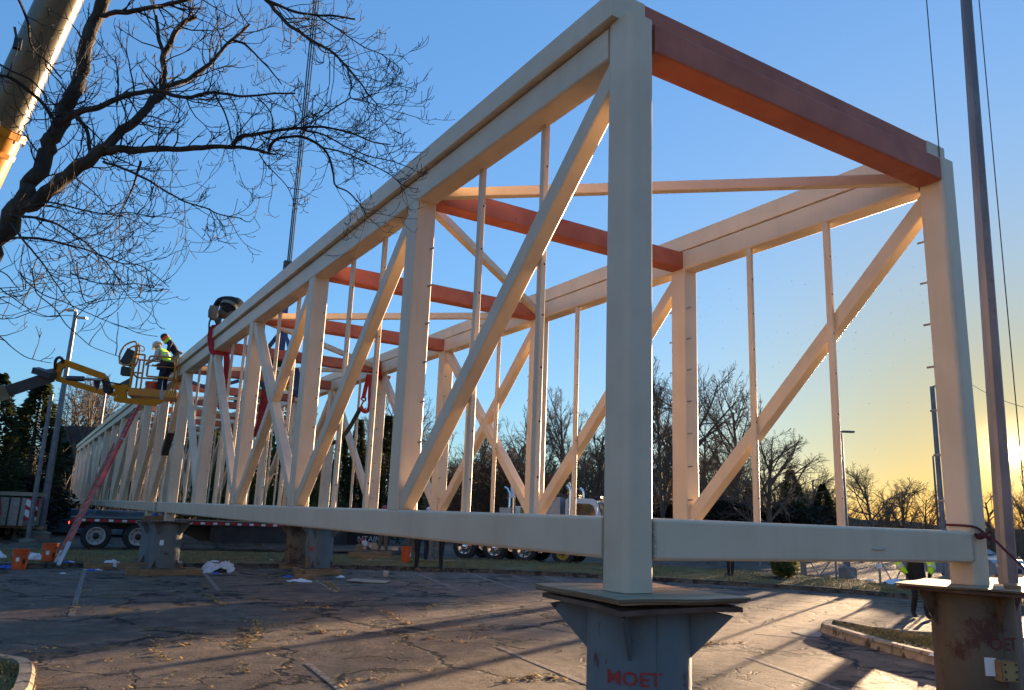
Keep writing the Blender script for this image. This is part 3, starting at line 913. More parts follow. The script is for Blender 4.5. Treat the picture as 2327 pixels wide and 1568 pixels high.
for i, (px, top, d, lab) in enumerate([(1795, 1068, 50, 'bushy dark pine right of the far diagonal'), (1868, 1100, 54, 'dark pine left of the tall lamp'), (1700, 1110, 50, 'low dark pine under the far diagonal')]):
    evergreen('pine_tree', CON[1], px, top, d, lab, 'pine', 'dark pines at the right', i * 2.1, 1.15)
def blob_proto(seed, m, blobs, n, size):
    rng = random.Random(seed); a, b = MB(), MB()
    a.tube([(0, 0, -0.2), (0.05, 0, 1.5), (0, 0.1, 4)], [0.16, 0.12, 0.05], 6)
    for c, r in blobs: leaf_cloud(b, c, r, r, r * 0.9, n, size, rng, 0.35)
    ta = a.build('trunk', bark_far); tb = b.build('crown', m); z = max(v.z for v in b.v)
    out = (ta.data, tb.data, z); bpy.data.objects.remove(ta); bpy.data.objects.remove(tb)
    return out
mag_blobs = [((0, 0, 2.2), 1.9), ((0.9, 0.4, 3.4), 1.5), ((-0.9, -0.3, 3.6), 1.4), ((0.1, 0.5, 4.9), 1.4), ((-0.3, -0.6, 6.0), 1.0), ((1.2, -0.8, 2.0), 1.4), ((-1.4, 0.6, 1.8), 1.4), ((0, 0, 6.9), 0.6)]
MAG = blob_proto(4, magnolia_m, mag_blobs, 800, 0.12)
BEE = blob_proto(9, beech_m, [((0, 0, 2.4), 2.2), ((1.2, 0.3, 3.8), 1.6), ((-1.0, -0.2, 4.2), 1.7), ((0.2, 0.2, 5.6), 1.3), ((-1.8, 0.5, 2.0), 1.3), ((1.9, 0, 1.8), 1.2)], 620, 0.11)
HED = blob_proto(17, hedge_m, [((0, 0, 1.2), 1.7), ((1.4, 0.3, 1.5), 1.5), ((-1.4, -0.3, 1.4), 1.5), ((0.5, 0, 2.5), 1.1), ((-0.8, 0, 2.4), 1.0)], 900, 0.13)
for i, (px, top, d, w, lab) in enumerate([(632, 800, 40, 1.0, 'tall glossy leaved evergreen seen through the fourth bay'), (560, 880, 44, 1.1, 'glossy leaved evergreen seen through the fifth bay'), (700, 905, 42, 1.0, 'glossy leaved evergreen beside the dark column evergreens'), (490, 960, 52, 1.3, 'glossy leaved evergreen beyond the middle of the bridge')]):
    evergreen('evergreen_tree', MAG, px, top, d, lab, 'tree', 'broadleaf evergreens behind the bridge', i * 1.9, w)
for i, (px, top, d, lab) in enumerate([(1090, 1035, 52, 'brown leaved tree behind the crossed diagonals'), (1155, 1010, 54, 'brown leaved tree behind the truck stack'), (1020, 1050, 55, 'brown leaved tree behind the third far post'), (1255, 1070, 50, 'brown leaved tree behind the white cab'), (1520, 1080, 48, 'brown leaved tree right of the near corner post')]):
    evergreen('brown_leaved_tree', BEE, px, top, d, lab, 'tree', 'trees still holding brown leaves', i * 2.3, 1.0)
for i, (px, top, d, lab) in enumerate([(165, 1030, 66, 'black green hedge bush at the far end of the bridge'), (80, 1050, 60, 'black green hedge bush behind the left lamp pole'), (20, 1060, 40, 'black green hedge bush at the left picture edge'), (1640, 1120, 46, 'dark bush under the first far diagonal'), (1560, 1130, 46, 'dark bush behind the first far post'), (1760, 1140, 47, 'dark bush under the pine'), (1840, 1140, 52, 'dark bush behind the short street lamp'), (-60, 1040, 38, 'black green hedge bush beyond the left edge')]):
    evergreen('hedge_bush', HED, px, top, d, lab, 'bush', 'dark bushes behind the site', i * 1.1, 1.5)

# the thicket along the wood's foot, beyond counting
rng = random.Random(77); mb = MB()
for i in range(7500):
    px = rng.uniform(-350, 2750); d = rng.uniform(54, 100)
    if px > 1880: d = rng.uniform(66, 110)
    b = at(px, 1180, d); b.z = -0.1
    h = rng.uniform(1.2, 6.5) * (0.62 if px > 1880 else 1.0)
    lean = Vector((rng.gauss(0, 0.18), rng.gauss(0, 0.18), 1))
    q1 = b + lean * h * 0.5; q2 = q1 + (lean + Vector((rng.gauss(0, 0.3), rng.gauss(0, 0.3), 0))) * h * 0.5
    mb.tube([b, q1, q2], [0.05, 0.035, 0.012], 3, cap=False)
    for _ in range(3):
        q = b.lerp(q2, rng.uniform(0.3, 0.95)); e = q + Vector((rng.gauss(0, 0.5), rng.gauss(0, 0.5), rng.uniform(0.1, 0.9)))
        mb.tube([q, e], [0.02, 0.008], 3, cap=False)
mb.build('thicket', twig_far)['kind'] = 'stuff'
# low wooded bank far behind, with an unseen ring added to bounce warm light
vs = []; fs = []; n = 150
for i in range(n + 1):
    # all the way round the site; azimuth 0 is the view direction
    az = -PI + 2 * PI * i / n
    dv = Vector((RZ.x * math.cos(az) + RZ.y * math.sin(az), RZ.y * math.cos(az) - RZ.x * math.sin(az), 0)).normalized()
    px = 1163 + FPX * math.tan(az) if abs(az) < 0.9 else (-2000 if az < 0 else 3500)
    near = 1.0 if abs(az) < 0.9 else 0.42
    b = CAM + dv * 125 * near; b.z = 0
    h = 5.0 + 2.2 * mnoise.noise(Vector((px * 0.006, 3, 0))) + 0.9 * mnoise.noise(Vector((px * 0.03, 9, 0)))
    if 1880 < px and az < 1.3: h *= max(0.55, 1 - (px - 1880) / 500)
    e = CAM + dv * 150 * near; e.z = h * (1.0 if abs(az) < 0.9 else 1.9)  # unseen added part raised, covering low blue sky and bouncing warm light
    vs += [b, e]
for i in range(n): fs.append((2 * i, 2 * i + 1, 2 * i + 3, 2 * i + 2))
tag(MB().add(vs, fs).build('wooded_bank_bounce_ring', mat('bank_brush', (0.06, 0.045, 0.028), (0.16, 0.115, 0.065), scale=0.5, rough=1.0, bump=1.0, bscale=3)), kind='structure')

# ------------------------------------------------------------------ the leafless tree in front, at the left
F = 0.4265
near_tree = empty('leafless_tree', (0, 0, 0), 'leafless grey tree in the foreground with twigs crossing the sky at the left', 'tree')
tb_ = G(-260, 1400); 
LIMBS = []    # (list of (x, y), start depth, end depth, start radius px, end radius px)
def limb(pts, d0, d1, r0, r1, f=F, ox=0, oy=0): LIMBS.append(([(x * f + ox, y * f + oy) for x, y in pts], d0, d1, r0 * f, r1 * f, f == 0.25))
limb([(-330, 2600), (-270, 2100), (-180, 1600), (-60, 1330), (50, 1170), (100, 1090)], 6.6, 6.9, 75, 46)
limb([(100, 1090), (150, 1000), (200, 900), (260, 760), (300, 670), (370, 540), (420, 400), (460, 250), (500, 130), (560, 0), (600, -110), (660, -240)], 6.9, 7.6, 44, 30)
limb([(90, 1100), (200, 1060), (300, 980), (400, 900), (480, 850), (560, 800)], 6.9, 7.0, 42, 30)
limb([(560, 800), (660, 690), (760, 600), (830, 520), (868, 470)], 7.0, 7.4, 27, 19)
limb([(868, 470), (870, 380), (880, 290), (930, 190), (990, 120), (1035, 85)], 7.4, 7.6, 17, 13)
limb([(878, 300), (850, 230), (836, 150), (830, 88)], 7.5, 7.6, 12, 8)
limb([(868, 475), (960, 440), (1040, 400), (1120, 340), (1180, 270), (1240, 210), (1290, 170), (1325, 130)], 7.4, 7.9, 15, 7)
limb([(1240, 214), (1300, 230), (1340, 270), (1400, 330), (1450, 385), (1500, 450)], 7.7, 8.0, 7, 3)
limb([(540, 812), (620, 805), (700, 800), (850, 790), (1000, 790), (1150, 785), (1250, 785), (1350, 795), (1420, 810), (1470, 825)], 7.0, 7.2, 26, 4)
limb([(1235, 770), (1300, 720), (1400, 710), (1480, 690), (1600, 680), (1700, 670), (1800, 690), (1900, 720), (2000, 760), (2080, 770)], 7.1, 7.6, 13, 3)
limb([(1430, 805), (1470, 745), (1550, 730), (1640, 740), (1720, 790), (1760, 850), (1775, 930), (1785, 990), (1850, 1020), (1920, 1090), (1960, 1160)], 7.2, 7.6, 10, 3)
limb([(1715, 785), (1850, 820), (1980, 880), (2080, 930), (2150, 990), (2230, 1010)], 7.4, 7.5, 5, 2)
limb([(1610, 690), (1720, 720), (1840, 780), (1960, 830), (2090, 860), (2200, 900)], 7.4, 7.0, 6, 2)
limb([(295, 665), (390, 620), (480, 580), (560, 555), (640, 520), (740, 490), (860, 485), (940, 510), (1000, 520), (1080, 500), (1170, 495), (1270, 515), (1370, 510), (1480, 500), (1575, 500)], 7.0, 6.6, 19, 4)
limb([(380, 590), (430, 640), (460, 690), (475, 760), (488, 832)], 6.95, 7.0, 12, 9)
limb([(550, 862), (640, 890), (730, 930), (820, 980), (920, 1040), (1000, 1080), (1100, 1110), (1160, 1140), (1290, 1165)], 7.0, 6.4, 8, 3)
limb([(1115, 1110), (1140, 1180), (1165, 1290)], 6.5, 6.4, 3, 1.5)
limb([(540, 82), (640, 65), (740, 55), (850, 35), (930, 15), (1020, -8), (1200, -80)], 7.4, 7.0, 15, 9)
limb([(600, -110), (800, -240), (1050, -230), (1280, -140), (1420, 0), (1470, 60), (1540, 130), (1650, 210), (1760, 270), (1830, 340), (1900, 420), (1960, 500), (2010, 560)], 7.5, 6.6, 18, 3)
limb([(1420, 0), (1480, 30), (1560, 60), (1680, 80), (1780, 85), (1895, 102)], 7.0, 6.9, 9, 5)
limb([(1690, 84), (1780, 140), (1850, 190), (1940, 250), (2030, 290), (2090, 330), (2140, 372)], 6.95, 6.6, 5, 1.6)
limb([(1850, 360), (1870, 450), (1868, 520), (1960, 545), (2050, 580), (2150, 605)], 6.9, 6.7, 5, 1.6)
limb([(1868, 520), (1760, 590), (1680, 640), (1620, 670)], 6.9, 7.2, 4, 3)
limb([(1370, 520), (1440, 600), (1450, 690), (1420, 790)], 6.7, 7.1, 4, 3)
limb([(1150, 510), (1190, 590), (1220, 680), (1240, 770)], 6.9, 7.1, 5, 4)
limb([(750, 860), (720, 960), (690, 1040), (650, 1120), (632, 1170)], 7.0, 6.7, 7, 3)
limb([(1380, 820), (1420, 880), (1480, 940), (1540, 1010), (1570, 1100)], 7.2, 7.0, 4, 1.8)
limb([(0, 400), (60, 420), (140, 470), (240, 560), (290, 650)], 6.6, 6.95, 8, 10)
limb([(-60, 300), (60, 380), (170, 430), (250, 520)], 6.5, 6.8, 6, 4)
limb([(620, 560), (630, 470), (625, 380), (615, 300)], 6.9, 6.9, 6, 3)
limb([(100, 0), (150, 130), (170, 250), (260, 340), (330, 420)], 6.3, 6.8, 8, 4)
limb([(60, 1150), (200, 1160), (330, 1210), (450, 1290), (560, 1390), (640, 1500)], 6.8, 6.0, 9, 2)
limb([(20, 1270), (200, 1270), (350, 1300), (500, 1345), (640, 1400), (760, 1420), (900, 1530)], 6.8, 6.0, 8, 2)
limb([(90, 1120), (260, 1080), (400, 1110), (560, 1140), (680, 1130), (820, 1160)], 6.8, 6.1, 7, 2)
limb([(60, 1190), (140, 1300), (240, 1420), (330, 1560), (400, 1650)], 6.7, 6.0, 7, 2)
for tw in ([(-80, -60), (0, 60), (150, 170), (300, 270), (450, 320), (600, 308), (760, 325)], [(290, -120), (310, 0), (340, 110), (500, 250), (600, 390), (720, 500), (830, 590), (960, 640), (1100, 690)], [(180, -90), (240, 0), (400, 120), (560, 180), (700, 240), (850, 310), (950, 350), (1100, 410), (1330, 440)], [(700, -160), (720, 0), (780, 190), (950, 170), (1100, 155), (1300, 140)],
           [(640, -80), (830, 0), (1050, 30), (1250, 20), (1400, 60), (1540, 75)], [(-120, 400), (0, 500), (100, 590), (220, 680), (350, 720), (470, 740)], [(-100, 60), (0, 150), (90, 200), (200, 260)], [(-160, 250), (-20, 330), (60, 340), (150, 330)], [(-80, -140), (60, -60), (130, 20), (190, 80), (240, 60)]):
    limb(tw, 6.3, 5.7, 7, 2.6, f=0.25, oy=639.7)
rng = random.Random(21)
trunk_mb, crown_mb = MB(), MB()
def catmull(P, sub=3):
    out = []
    for i in range(len(P) - 1):
        p0 = P[max(i - 1, 0)]; p1 = P[i]; p2 = P[i + 1]; p3 = P[min(i + 2, len(P) - 1)]
        for k in range(sub):
            t = k / sub
            out.append(0.5 * ((2 * p1) + (p2 - p0) * t + (2 * p0 - 5 * p1 + 4 * p2 - p3) * t * t + (3 * p1 - p0 - 3 * p2 + p3) * t ** 3))
    out.append(P[-1]); return out
def twig(p, d, L, r, lvl):
    n = 5; pts = [p.copy()]; q = p.copy(); dd = d.copy()
    for i in range(n):
        dd = (dd + rand_perp(dd, rng) * 0.24 + Vector((0, 0, 0.09 + 0.05 * i * (lvl > 0)))).normalized()
        q = q + dd * L / n; pts.append(q.copy())
    crown_mb.tube(pts, [max(0.0024, r * (1 - 0.6 * i / n)) for i in range(n + 1)], 4 if r > 0.003 else 3, cap=False)
    # buds at the tip
    if lvl >= 1 and rng.random() < 0.5:
        crown_mb.tube([pts[-1], pts[-1] + dd * 0.012], [0.0035, 0.0016], 4)
    if lvl < 2:
        for k in range(rng.randint(2, 4) if lvl == 0 else rng.randint(1, 2)):
            i = rng.randint(1, n - 1); b = pts[i].lerp(pts[i + 1], rng.random())
            td = (pts[i + 1] - pts[i]).normalized(); a = math.radians(rng.uniform(28, 62))
            twig(b, (td * math.cos(a) + rand_perp(td, rng) * math.sin(a)).normalized(), L * rng.uniform(0.35, 0.62), r * 0.62, lvl + 1)
for idx, (P2, d0, d1, r0, r1, sparse) in enumerate(LIMBS):
    n = len(P2); P3 = []
    for i, (x, y) in enumerate(P2):
        t = i / (n - 1); P3.append(at(x, y, d0 + (d1 - d0) * t))
    if idx == 0: P3[0].z = max(P3[0].z, 0) if P3[0].z > 0 else 0.0
    C3 = catmull(P3, 4); m = len(C3)
    rad = []
    for i in range(m):
        t = i / (m - 1); dd = d0 + (d1 - d0) * t
        rr = (r0 + (r1 - r0) * t ** 0.8) * dd / FPX
        rad.append(max(0.002, rr * (1 + 0.12 * mnoise.noise(C3[i] * 9))))
    jit = [q + Vector((mnoise.noise(q * 8), mnoise.noise(q * 8 + Vector((7, 0, 0))), mnoise.noise(q * 8 + Vector((0, 9, 0))))) * rad[i] * 0.95 for i, q in enumerate(C3)]
    jit[0] = C3[0]
    (trunk_mb if r0 > 5 else crown_mb).tube(jit, rad, 9 if r0 > 6 else 5)
    if idx == 0: continue
    L = sum((C3[i + 1] - C3[i]).length for i in range(m - 1))
    thin = r0 < 3.2
    for k in range(int(L * (4.5 if sparse else 15 if thin else 13))):
        t = rng.uniform(0.12, 1.0); i = min(int(t * (m - 1)), m - 2)
        q = C3[i].lerp(C3[i + 1], rng.random()); td = (C3[i + 1] - C3[i]).normalized()
        a = math.radians(rng.uniform(30, 75))
        nd = td * math.cos(a) + rand_perp(td, rng) * math.sin(a)
        # keep most of the spray at roughly the limb's own distance
        nd = (nd - RZ * nd.dot(RZ) * 0.5).normalized()
        if sparse: nd = (nd + Vector((0, 0, 0.8))).normalized()
        twig(q, nd, rng.uniform(0.16, 0.55) * (0.75 if thin else 1.0), max(0.0038, min(0.008, rad[i] * 0.42)), (0 if rng.random() < 0.75 else 1) if not sparse else (1 if rng.random() < 0.4 else 2))
trunk_mb.build('trunk', bark_m, near_tree); crown_mb.build('crown', mat('near_twigs', (0.016, 0.012, 0.010), (0.035, 0.026, 0.02), scale=6, rough=0.9), near_tree)
# ------------------------------------------------------------------ stands in their places
YE = 5 * PN + 0.13; Y6 = 5.5 * PN + 0.42; Y17 = 17 * PN + 0.15
pipe_grey = mat('pipe_grey_worn', (0.12, 0.125, 0.11), (0.18, 0.175, 0.15), scale=1.8, rough=0.65, bump=0.15, spots=(0.11, 0.05, 0.025), spot_scale=2.6, spot_amt=0.60)
s0 = stand(0.27, 0.19, 'grey blue steel stand stencilled MOET under the near corner post', word='MOET', wang=math.radians(224), wz=0.800, wsize=0.118, wwid=0.36, bent=True, rot=math.radians(-5), zt=ZS - 0.046, psz=0.96)
s0r = stand(WD - 0.14, 0.13, 'rust stained steel stand under the right corner post of the end frame', pipe_rust, word='OET', wang=math.radians(250), wz=0.82, wsize=0.15, wmat=mat('faded_stencil', (0.16, 0.02, 0.015), (0.10, 0.03, 0.02), scale=12, rough=0.7), gus=0.15, rot=math.radians(17), zt=ZS - 0.026, psz=1.0)
s5 = stand(0.12, YE, 'steel stand with a small white tag under the bolted joint of the near truss', pipe_grey, rot=0.05, zt=ZS - 0.004, r=0.37)
s6 = stand(0.12, Y6, 'shaded steel stand just behind the white tagged one, with a blue jack on top', rot=0.02)
s5r = stand(WD - 0.12, YE, 'grey steel stand stencilled OET under the far truss, boxed in timber', word='OET', wang=math.radians(214), wz=0.62, wsize=0.17, zt=ZS - 0.004, rot=0.04, r=0.37)
s6r = stand(WD - 0.12, Y6, 'brown stained steel stand just left of the OET stand', pipe_rust, rot=0.03)
s17 = stand(0.12, Y17, 'steel stand under the far left end of the bridge, by the ladder', zt=ZS - 0.004)
s17r = stand(WD - 0.12, Y17, 'steel stand under the far end of the bridge behind the trailer rear', pipe_rust, zt=ZS - 0.004)
tagm = mat('white_label', (0.75, 0.75, 0.72), rough=0.5)
mb = MB(); a = math.radians(245); c = Vector((0.12 + 0.372 * math.cos(a), YE + 0.372 * math.sin(a), 0.80)); mb.box(c, (0.008, 0.10, 0.13), Matrix.Rotation(a, 3, 'Z')); mb.build('tag', tagm, s5)
# brown junction block bolted to the right stand
a = math.radians(243); R3 = Matrix.Rotation(a, 3, 'Z'); B0 = Vector((WD - 0.14, 0.13, 0))
mb = MB(); mb.box(B0 + R3 @ Vector((0.385, 0, 0.66)), (0.10, 0.15, 0.17), R3); mb.build('timber_block', wood_m, s0r)
mb = MB(); mb.box(B0 + R3 @ Vector((0.440, 0, 0.66)), (0.012, 0.13, 0.15), R3); pl = mb.build('brass_plate', mat('tan_plate', (0.30, 0.19, 0.07), (0.36, 0.24, 0.10), rough=0.5), s0r)
mb = MB()
for dy in (-0.05, 0.05):
    for dz in (-0.06, 0, 0.06): mb.tube([B0 + R3 @ Vector((0.445, dy, 0.66 + dz)), B0 + R3 @ Vector((0.456, dy, 0.66 + dz))], 0.009, 8)
mb.build('bolts', dark_steel, pl)['kind'] = 'stuff'
a = math.radians(226); R3 = Matrix.Rotation(a, 3, 'Z')
mb = MB(); mb.box(B0 + R3 @ Vector((0.352, 0, 0.68)), (0.012, 0.09, 0.15), R3); mb.build('paper_notice', tagm, s0r)

def timber(c, d, rz=0.0, label='', group='timbers and blocks round the stands', m=wood_m, tilt=0.0, name='timber'):
    r = random.Random(int(1000 * (c[0] + c[1])))
    mb = MB()
    R = Matrix.Rotation(rz, 3, 'Z') @ Matrix.Rotation(tilt, 3, 'Y')
    # sawn baulk with slightly bowed edges
    n = 5; vs = []; fs = []
    for i in range(n + 1):
        x = -d[0] / 2 + d[0] * i / n
        for sy, sz in ((-1, -1), (1, -1), (1, 1), (-1, 1)):
            vs.append(R @ Vector((x, sy * d[1] / 2 + r.uniform(-.004, .004), sz * d[2] / 2 + r.uniform(-.004, .004))) + Vector(c))
    for i in range(n):
        for k in range(4): fs.append((i * 4 + k, i * 4 + (k + 1) % 4, i * 4 + 4 + (k + 1) % 4, i * 4 + 4 + k))
    fs += [(3, 2, 1, 0), (n * 4, n * 4 + 1, n * 4 + 2, n * 4 + 3)]
    mb.add(vs, fs)
    return tag(mb.build(name, m, loc=(c[0], c[1], c[2] - d[2] / 2)), label, 'timber', group)
timber((0.12, YE - 0.36, 0.07), (1.83, 0.16, 0.14), 0.0, 'long timber lying crosswise under the white tagged stand')
timber((0.12, YE + 0.30, 0.07), (1.70, 0.16, 0.14), 0.0, 'rear timber under the white tagged stand')
timber((0.06, YE - 0.54, 0.07), (1.10, 0.15, 0.14), 0.0, 'short timber pushed against the front of the white tagged stand')
timber((WD - 0.14, YE - 0.55, 0.07), (1.05, 0.13, 0.15), 0.0, 'front timber of the box round the OET stand')
timber((WD + 0.40, YE - 0.05, 0.07), (0.9, 0.12, 0.14), PI / 2, 'right side timber of the box round the OET stand')
timber((WD - 0.68, YE - 0.05, 0.07), (0.9, 0.12, 0.14), PI / 2, 'left side timber of the box round the OET stand')
timber((WD - 0.14, YE + 0.42, 0.07), (1.0, 0.13, 0.14), 0, 'back timber of the box round the OET stand')
p = G(700, 1303); timber((p.x, p.y, 0.24), (0.46, 0.17, 0.15), 0.0, 'short timber standing on end left of the OET stand', tilt=PI / 2)
p = G(702, 1316); timber((p.x, p.y, 0.06), (0.30, 0.22, 0.11), 0.5, 'stub of timber at the foot of the upright block')
p = G(683, 1313); timber((p.x, p.y, 0.05), (0.32, 0.14, 0.09), -0.6, 'small pale block left of the OET stand')
p = G(222, 1294); timber((p.x, p.y, 0.09), (0.70, 0.17, 0.17), 0.0, 'timber lying along the kerb right of the ladder foot')
p = G(310, 1294); timber((p.x, p.y, 0.09), (1.0, 0.17, 0.17), 0.0, 'timber lying along the kerb left of the white tagged stand')
timber((0.12, Y6 - 0.3, 0.07), (1.6, 0.16, 0.14), 0.0, 'timber under the shaded stand with the blue jack')
timber((0.12, Y6 + 0.3, 0.07), (1.6, 0.16, 0.14), 0.0, 'rear timber under the shaded stand with the blue jack')
timber((WD - 0.12, Y6 - 0.35, 0.07), (1.2, 0.16, 0.15), 0.0, 'timber under the brown stained stand')
timber((WD - 0.12, Y6 + 0.3, 0.07), (1.2, 0.16, 0.14), 0.0, 'rear timber under the brown stained stand')
for sx, nm in ((0.12, 'left'), (WD - 0.12, 'right')):
    timber((sx, Y17 - 0.3, 0.07), (1.4, 0.16, 0.14), 0.0, 'front timber under the %s stand at the far end of the bridge' % nm)
    timber((sx, Y17 + 0.3, 0.07), (1.4, 0.16, 0.14), 0.0, 'rear timber under the %s stand at the far end of the bridge' % nm)
for sx, sy, nm in ((0.27, 0.19, 'near corner'), (WD - 0.14, 0.13, 'right corner')):
    for dy in (-0.32, 0.32): timber((sx, sy + dy, 0.07), (1.3, 0.2, 0.14), 0.0, '%s timber under the %s stand, below the picture' % ('front' if dy < 0 else 'rear', nm))
timber((0.12, Y6, ZS - 0.036 + 0.06), (0.7, 0.2, 0.12), 0.0, 'packing timber on top of the shaded stand')
timber((WD - 0.12, Y6, ZS - 0.036 + 0.09), (0.7, 0.2, 0.19), 0.0, 'packing timber on top of the brown stained stand')
p = G(876, 1308); timber((p.x, p.y, 0.06), (0.55, 0.14, 0.12), 1.15, 'pale short timber lying on the asphalt beyond the plywood', m=mat('pale_timber', (0.34, 0.29, 0.21), (0.42, 0.36, 0.27), scale=4, rough=0.85))
blue_m = mat('blue_paint', (0.02, 0.08, 0.32), (0.03, 0.10, 0.40), scale=5, rough=0.4)
jk = empty('hydraulic_jack', (0.05, Y6 - 0.05, ZS + 0.084), 'small blue jack under the chord at the bolted joint', 'jack')
mb = MB(); mb.lathe((0.05, Y6 - 0.05, ZS + 0.084), [(0, 0), (0.09, 0), (0.09, 0.08), (0, 0.08)], 14); mb.build('cylinder', blue_m, jk)
mb = MB(); mb.lathe((0.05, Y6 - 0.05, ZS + 0.164), [(0, 0), (0.055, 0), (0.055, 0.035), (0, 0.035)], 12); mb.build('ram', bolt_m, jk)

def ply(name_lab, c, size, rz, t=0.018, tilt=(0, 0), name='plywood_sheet', cut=None):
    R = Matrix.Rotation(rz, 3, 'Z') @ Matrix.Rotation(tilt[0], 3, 'X') @ Matrix.Rotation(tilt[1], 3, 'Y')
    mb = MB(); n = 6; vs = []; fs = []
    for i in range(n + 1):
        for j in range(n + 1):
            x = -size[0] / 2 + size[0] * i / n; y = -size[1] / 2 + size[1] * j / n
            w = 0.004 * math.sin(i * 1.3 + j)
            if i in (0, n): y += 0.006 * math.sin(j * 2.2)
            for z in (0, t): vs.append(R @ Vector((x, y, z + w)) + Vector(c))
    I = lambda i, j, k: (i * (n + 1) + j) * 2 + k
    top = []; side = []
    for i in range(n):
        for j in range(n):
            top += [(I(i, j, 1), I(i + 1, j, 1), I(i + 1, j + 1, 1), I(i, j + 1, 1)), (I(i, j, 0), I(i, j + 1, 0), I(i + 1, j + 1, 0), I(i + 1, j, 0))]
    for i in range(n):
        side += [(I(i, 0, 0), I(i + 1, 0, 0), I(i + 1, 0, 1), I(i, 0, 1)), (I(i, n, 0), I(i, n, 1), I(i + 1, n, 1), I(i + 1, n, 0)), (I(0, i, 0), I(0, i, 1), I(0, i + 1, 1), I(0, i + 1, 0)), (I(n, i, 0), I(n, i + 1, 0), I(n, i + 1, 1), I(n, i, 1))]
    mb.add(vs, top); k = len(mb.v); mb.mat_slot(1); mb.add([], []); 
    for f in side: mb.f.append(list(f)); mb.m.append(1); mb.sm.append(False)
    return tag(mb.build(name, [ply_m, ply_edge], loc=tuple(c)), name_lab, 'plywood', 'plywood sheets')
ply('upper weathered plywood sheet under the foot of the near corner post', (0.262, 0.19, ZS - 0.020), (1.02, 1.06), math.radians(-6))
ply('lower plywood sheet on the stencilled MOET stand', (0.272, 0.205, ZS - 0.040), (1.0, 1.03), math.radians(-4))
ply('sunlit plywood sheet on the rust stained right stand', (WD - 0.12, 0.10, ZS - 0.021), (1.12, 1.08), math.radians(18))
p = at(2300, 1332, 6.9); timber((p.x, p.y, ZS + 0.018), (0.30, 0.12, 0.045), 0.5, 'offcut of board on the right stand beside the post foot', 'timbers and blocks round the stands')
c = G(836, 1323); ply('worn plywood sheet lying on the asphalt in front of the OET stand', (c.x, c.y, 0.02), (1.0, 0.62), math.radians(-38), tilt=(0.02, 0.02))

# ------------------------------------------------------------------ buckets
orange_m = mat('orange_plastic', (0.62, 0.085, 0.012), (0.70, 0.11, 0.015), scale=3, rough=0.4)
def bucket(p, h, r, label, rz=0.0, lab=True):
    root = empty('orange_bucket', p, label, 'bucket', 'orange buckets on the site')
    x, y, z = p
    mb = MB(); mb.lathe(p, [(0, 0), (r * 0.86, 0), (r * 0.95, h * 0.72), (r * 0.97, h * 0.74), (r * 1.04, h * 0.74), (r * 1.04, h * 0.77), (r * 0.98, h * 0.78), (r * 0.99, h * 0.83), (r * 1.05, h * 0.835), (r * 1.05, h * 0.865), (r, h * 0.87), (r * 1.02, h * 0.96), (r * 1.08, h * 0.965), (r * 1.08, h), (r * 0.97, h), (r * 0.9, h * 0.1), (0, h * 0.08)], 24)
    mb.build('shell', orange_m, root)
    mb = MB(); pts = []
    for i in range(13):
        a = PI * i / 12; pts.append(Vector((x + r * 1.09 * math.cos(a) * math.cos(rz), y + r * 1.09 * math.cos(a) * math.sin(rz), z + h * 0.84 - 0.20 * h * math.sin(a))) + Vector((math.sin(rz), -math.cos(rz), 0)) * r * 1.06 * math.sin(a))
    mb.tube(pts, 0.004, 5); mb.build('handle', bolt_m, root)
    if lab:
        for (a0, z0, z1, wd, m, nm) in ((-1.9, 0.40, 0.60, 0.45, tagm, 'paper_label'), (-1.05, 0.22, 0.52, 0.42, mat('label_black', (0.02, 0.02, 0.02), rough=0.6), 'printed_label')):
            vs = []; n = 6
            for i in range(n + 1):
                a = a0 + rz + wd * (i / n - 0.5)
                for zz in (z0, z1): rr = r * (0.86 + 0.09 * zz / 0.72) + 0.003; vs.append((x + rr * math.cos(a), y + rr * math.sin(a), z + h * zz))
            MB().add(vs, [(2 * i, 2 * i + 2, 2 * i + 3, 2 * i + 1) for i in range(n)]).build(nm, m, root)
    return root
p = G(42, 1293); bucket((p.x, p.y, 0.0), 0.50, 0.19, 'orange bucket standing at the kerb, leftmost, beside the blue tarp')
p = G(110, 1276, 0.12); bucket((p.x, p.y, 0.11), 0.50, 0.20, 'orange bucket on the verge just left of the ladder foot')
p = G(922, 1279, 0.12); bucket((p.x, p.y, 0.11), 0.56, 0.18, 'orange bucket standing by the black trousered workers at the lumber pile', rz=0.9)

# ------------------------------------------------------------------ red extension ladder
red_m = mat('red_fibreglass', (0.36, 0.025, 0.022), (0.44, 0.04, 0.03), scale=4, rough=0.45)
redfade = mat('red_fibreglass_faded', (0.42, 0.10, 0.08), (0.50, 0.14, 0.11), scale=4, rough=0.6)
alu = mat('aluminium', (0.55, 0.55, 0.54), (0.65, 0.65, 0.64), scale=8, rough=0.35, metal=0.8)
lf = G(124, 1291); lt = at(309, 918, 26.6)
ld = empty('extension_ladder', lf, 'red extension ladder leaning on the far truss below the work basket', 'ladder')
axis = (lt - lf); LL = axis.length; axis.normalize()
side = axis.cross(Vector((0.84, -0.53, 0)).cross(axis)).normalized()
side = Vector((0.10, -0.99, 0)); side = (side - axis * side.dot(axis)).normalized(); front = axis.cross(side)
for s in (-1, 1):
    mb = MB(); mb.bar(lf + side * 0.22 * s, lf + axis * LL * 0.74 + side * 0.22 * s, 0.035, 0.085, front); mb.build('base_rail', redfade, ld)
    mb = MB(); mb.bar(lf + axis * LL * 0.42 + side * 0.185 * s + front * 0.07, lt + side * 0.185 * s + front * 0.07, 0.03, 0.075, front); mb.build('fly_rail', red_m, ld)
    mb = MB(); mb.bar(lf - axis * 0.05 + side * 0.22 * s, lf + axis * 0.75 + side * 0.22 * s, 0.045, 0.092, front); mb.build('foot', alu, ld)
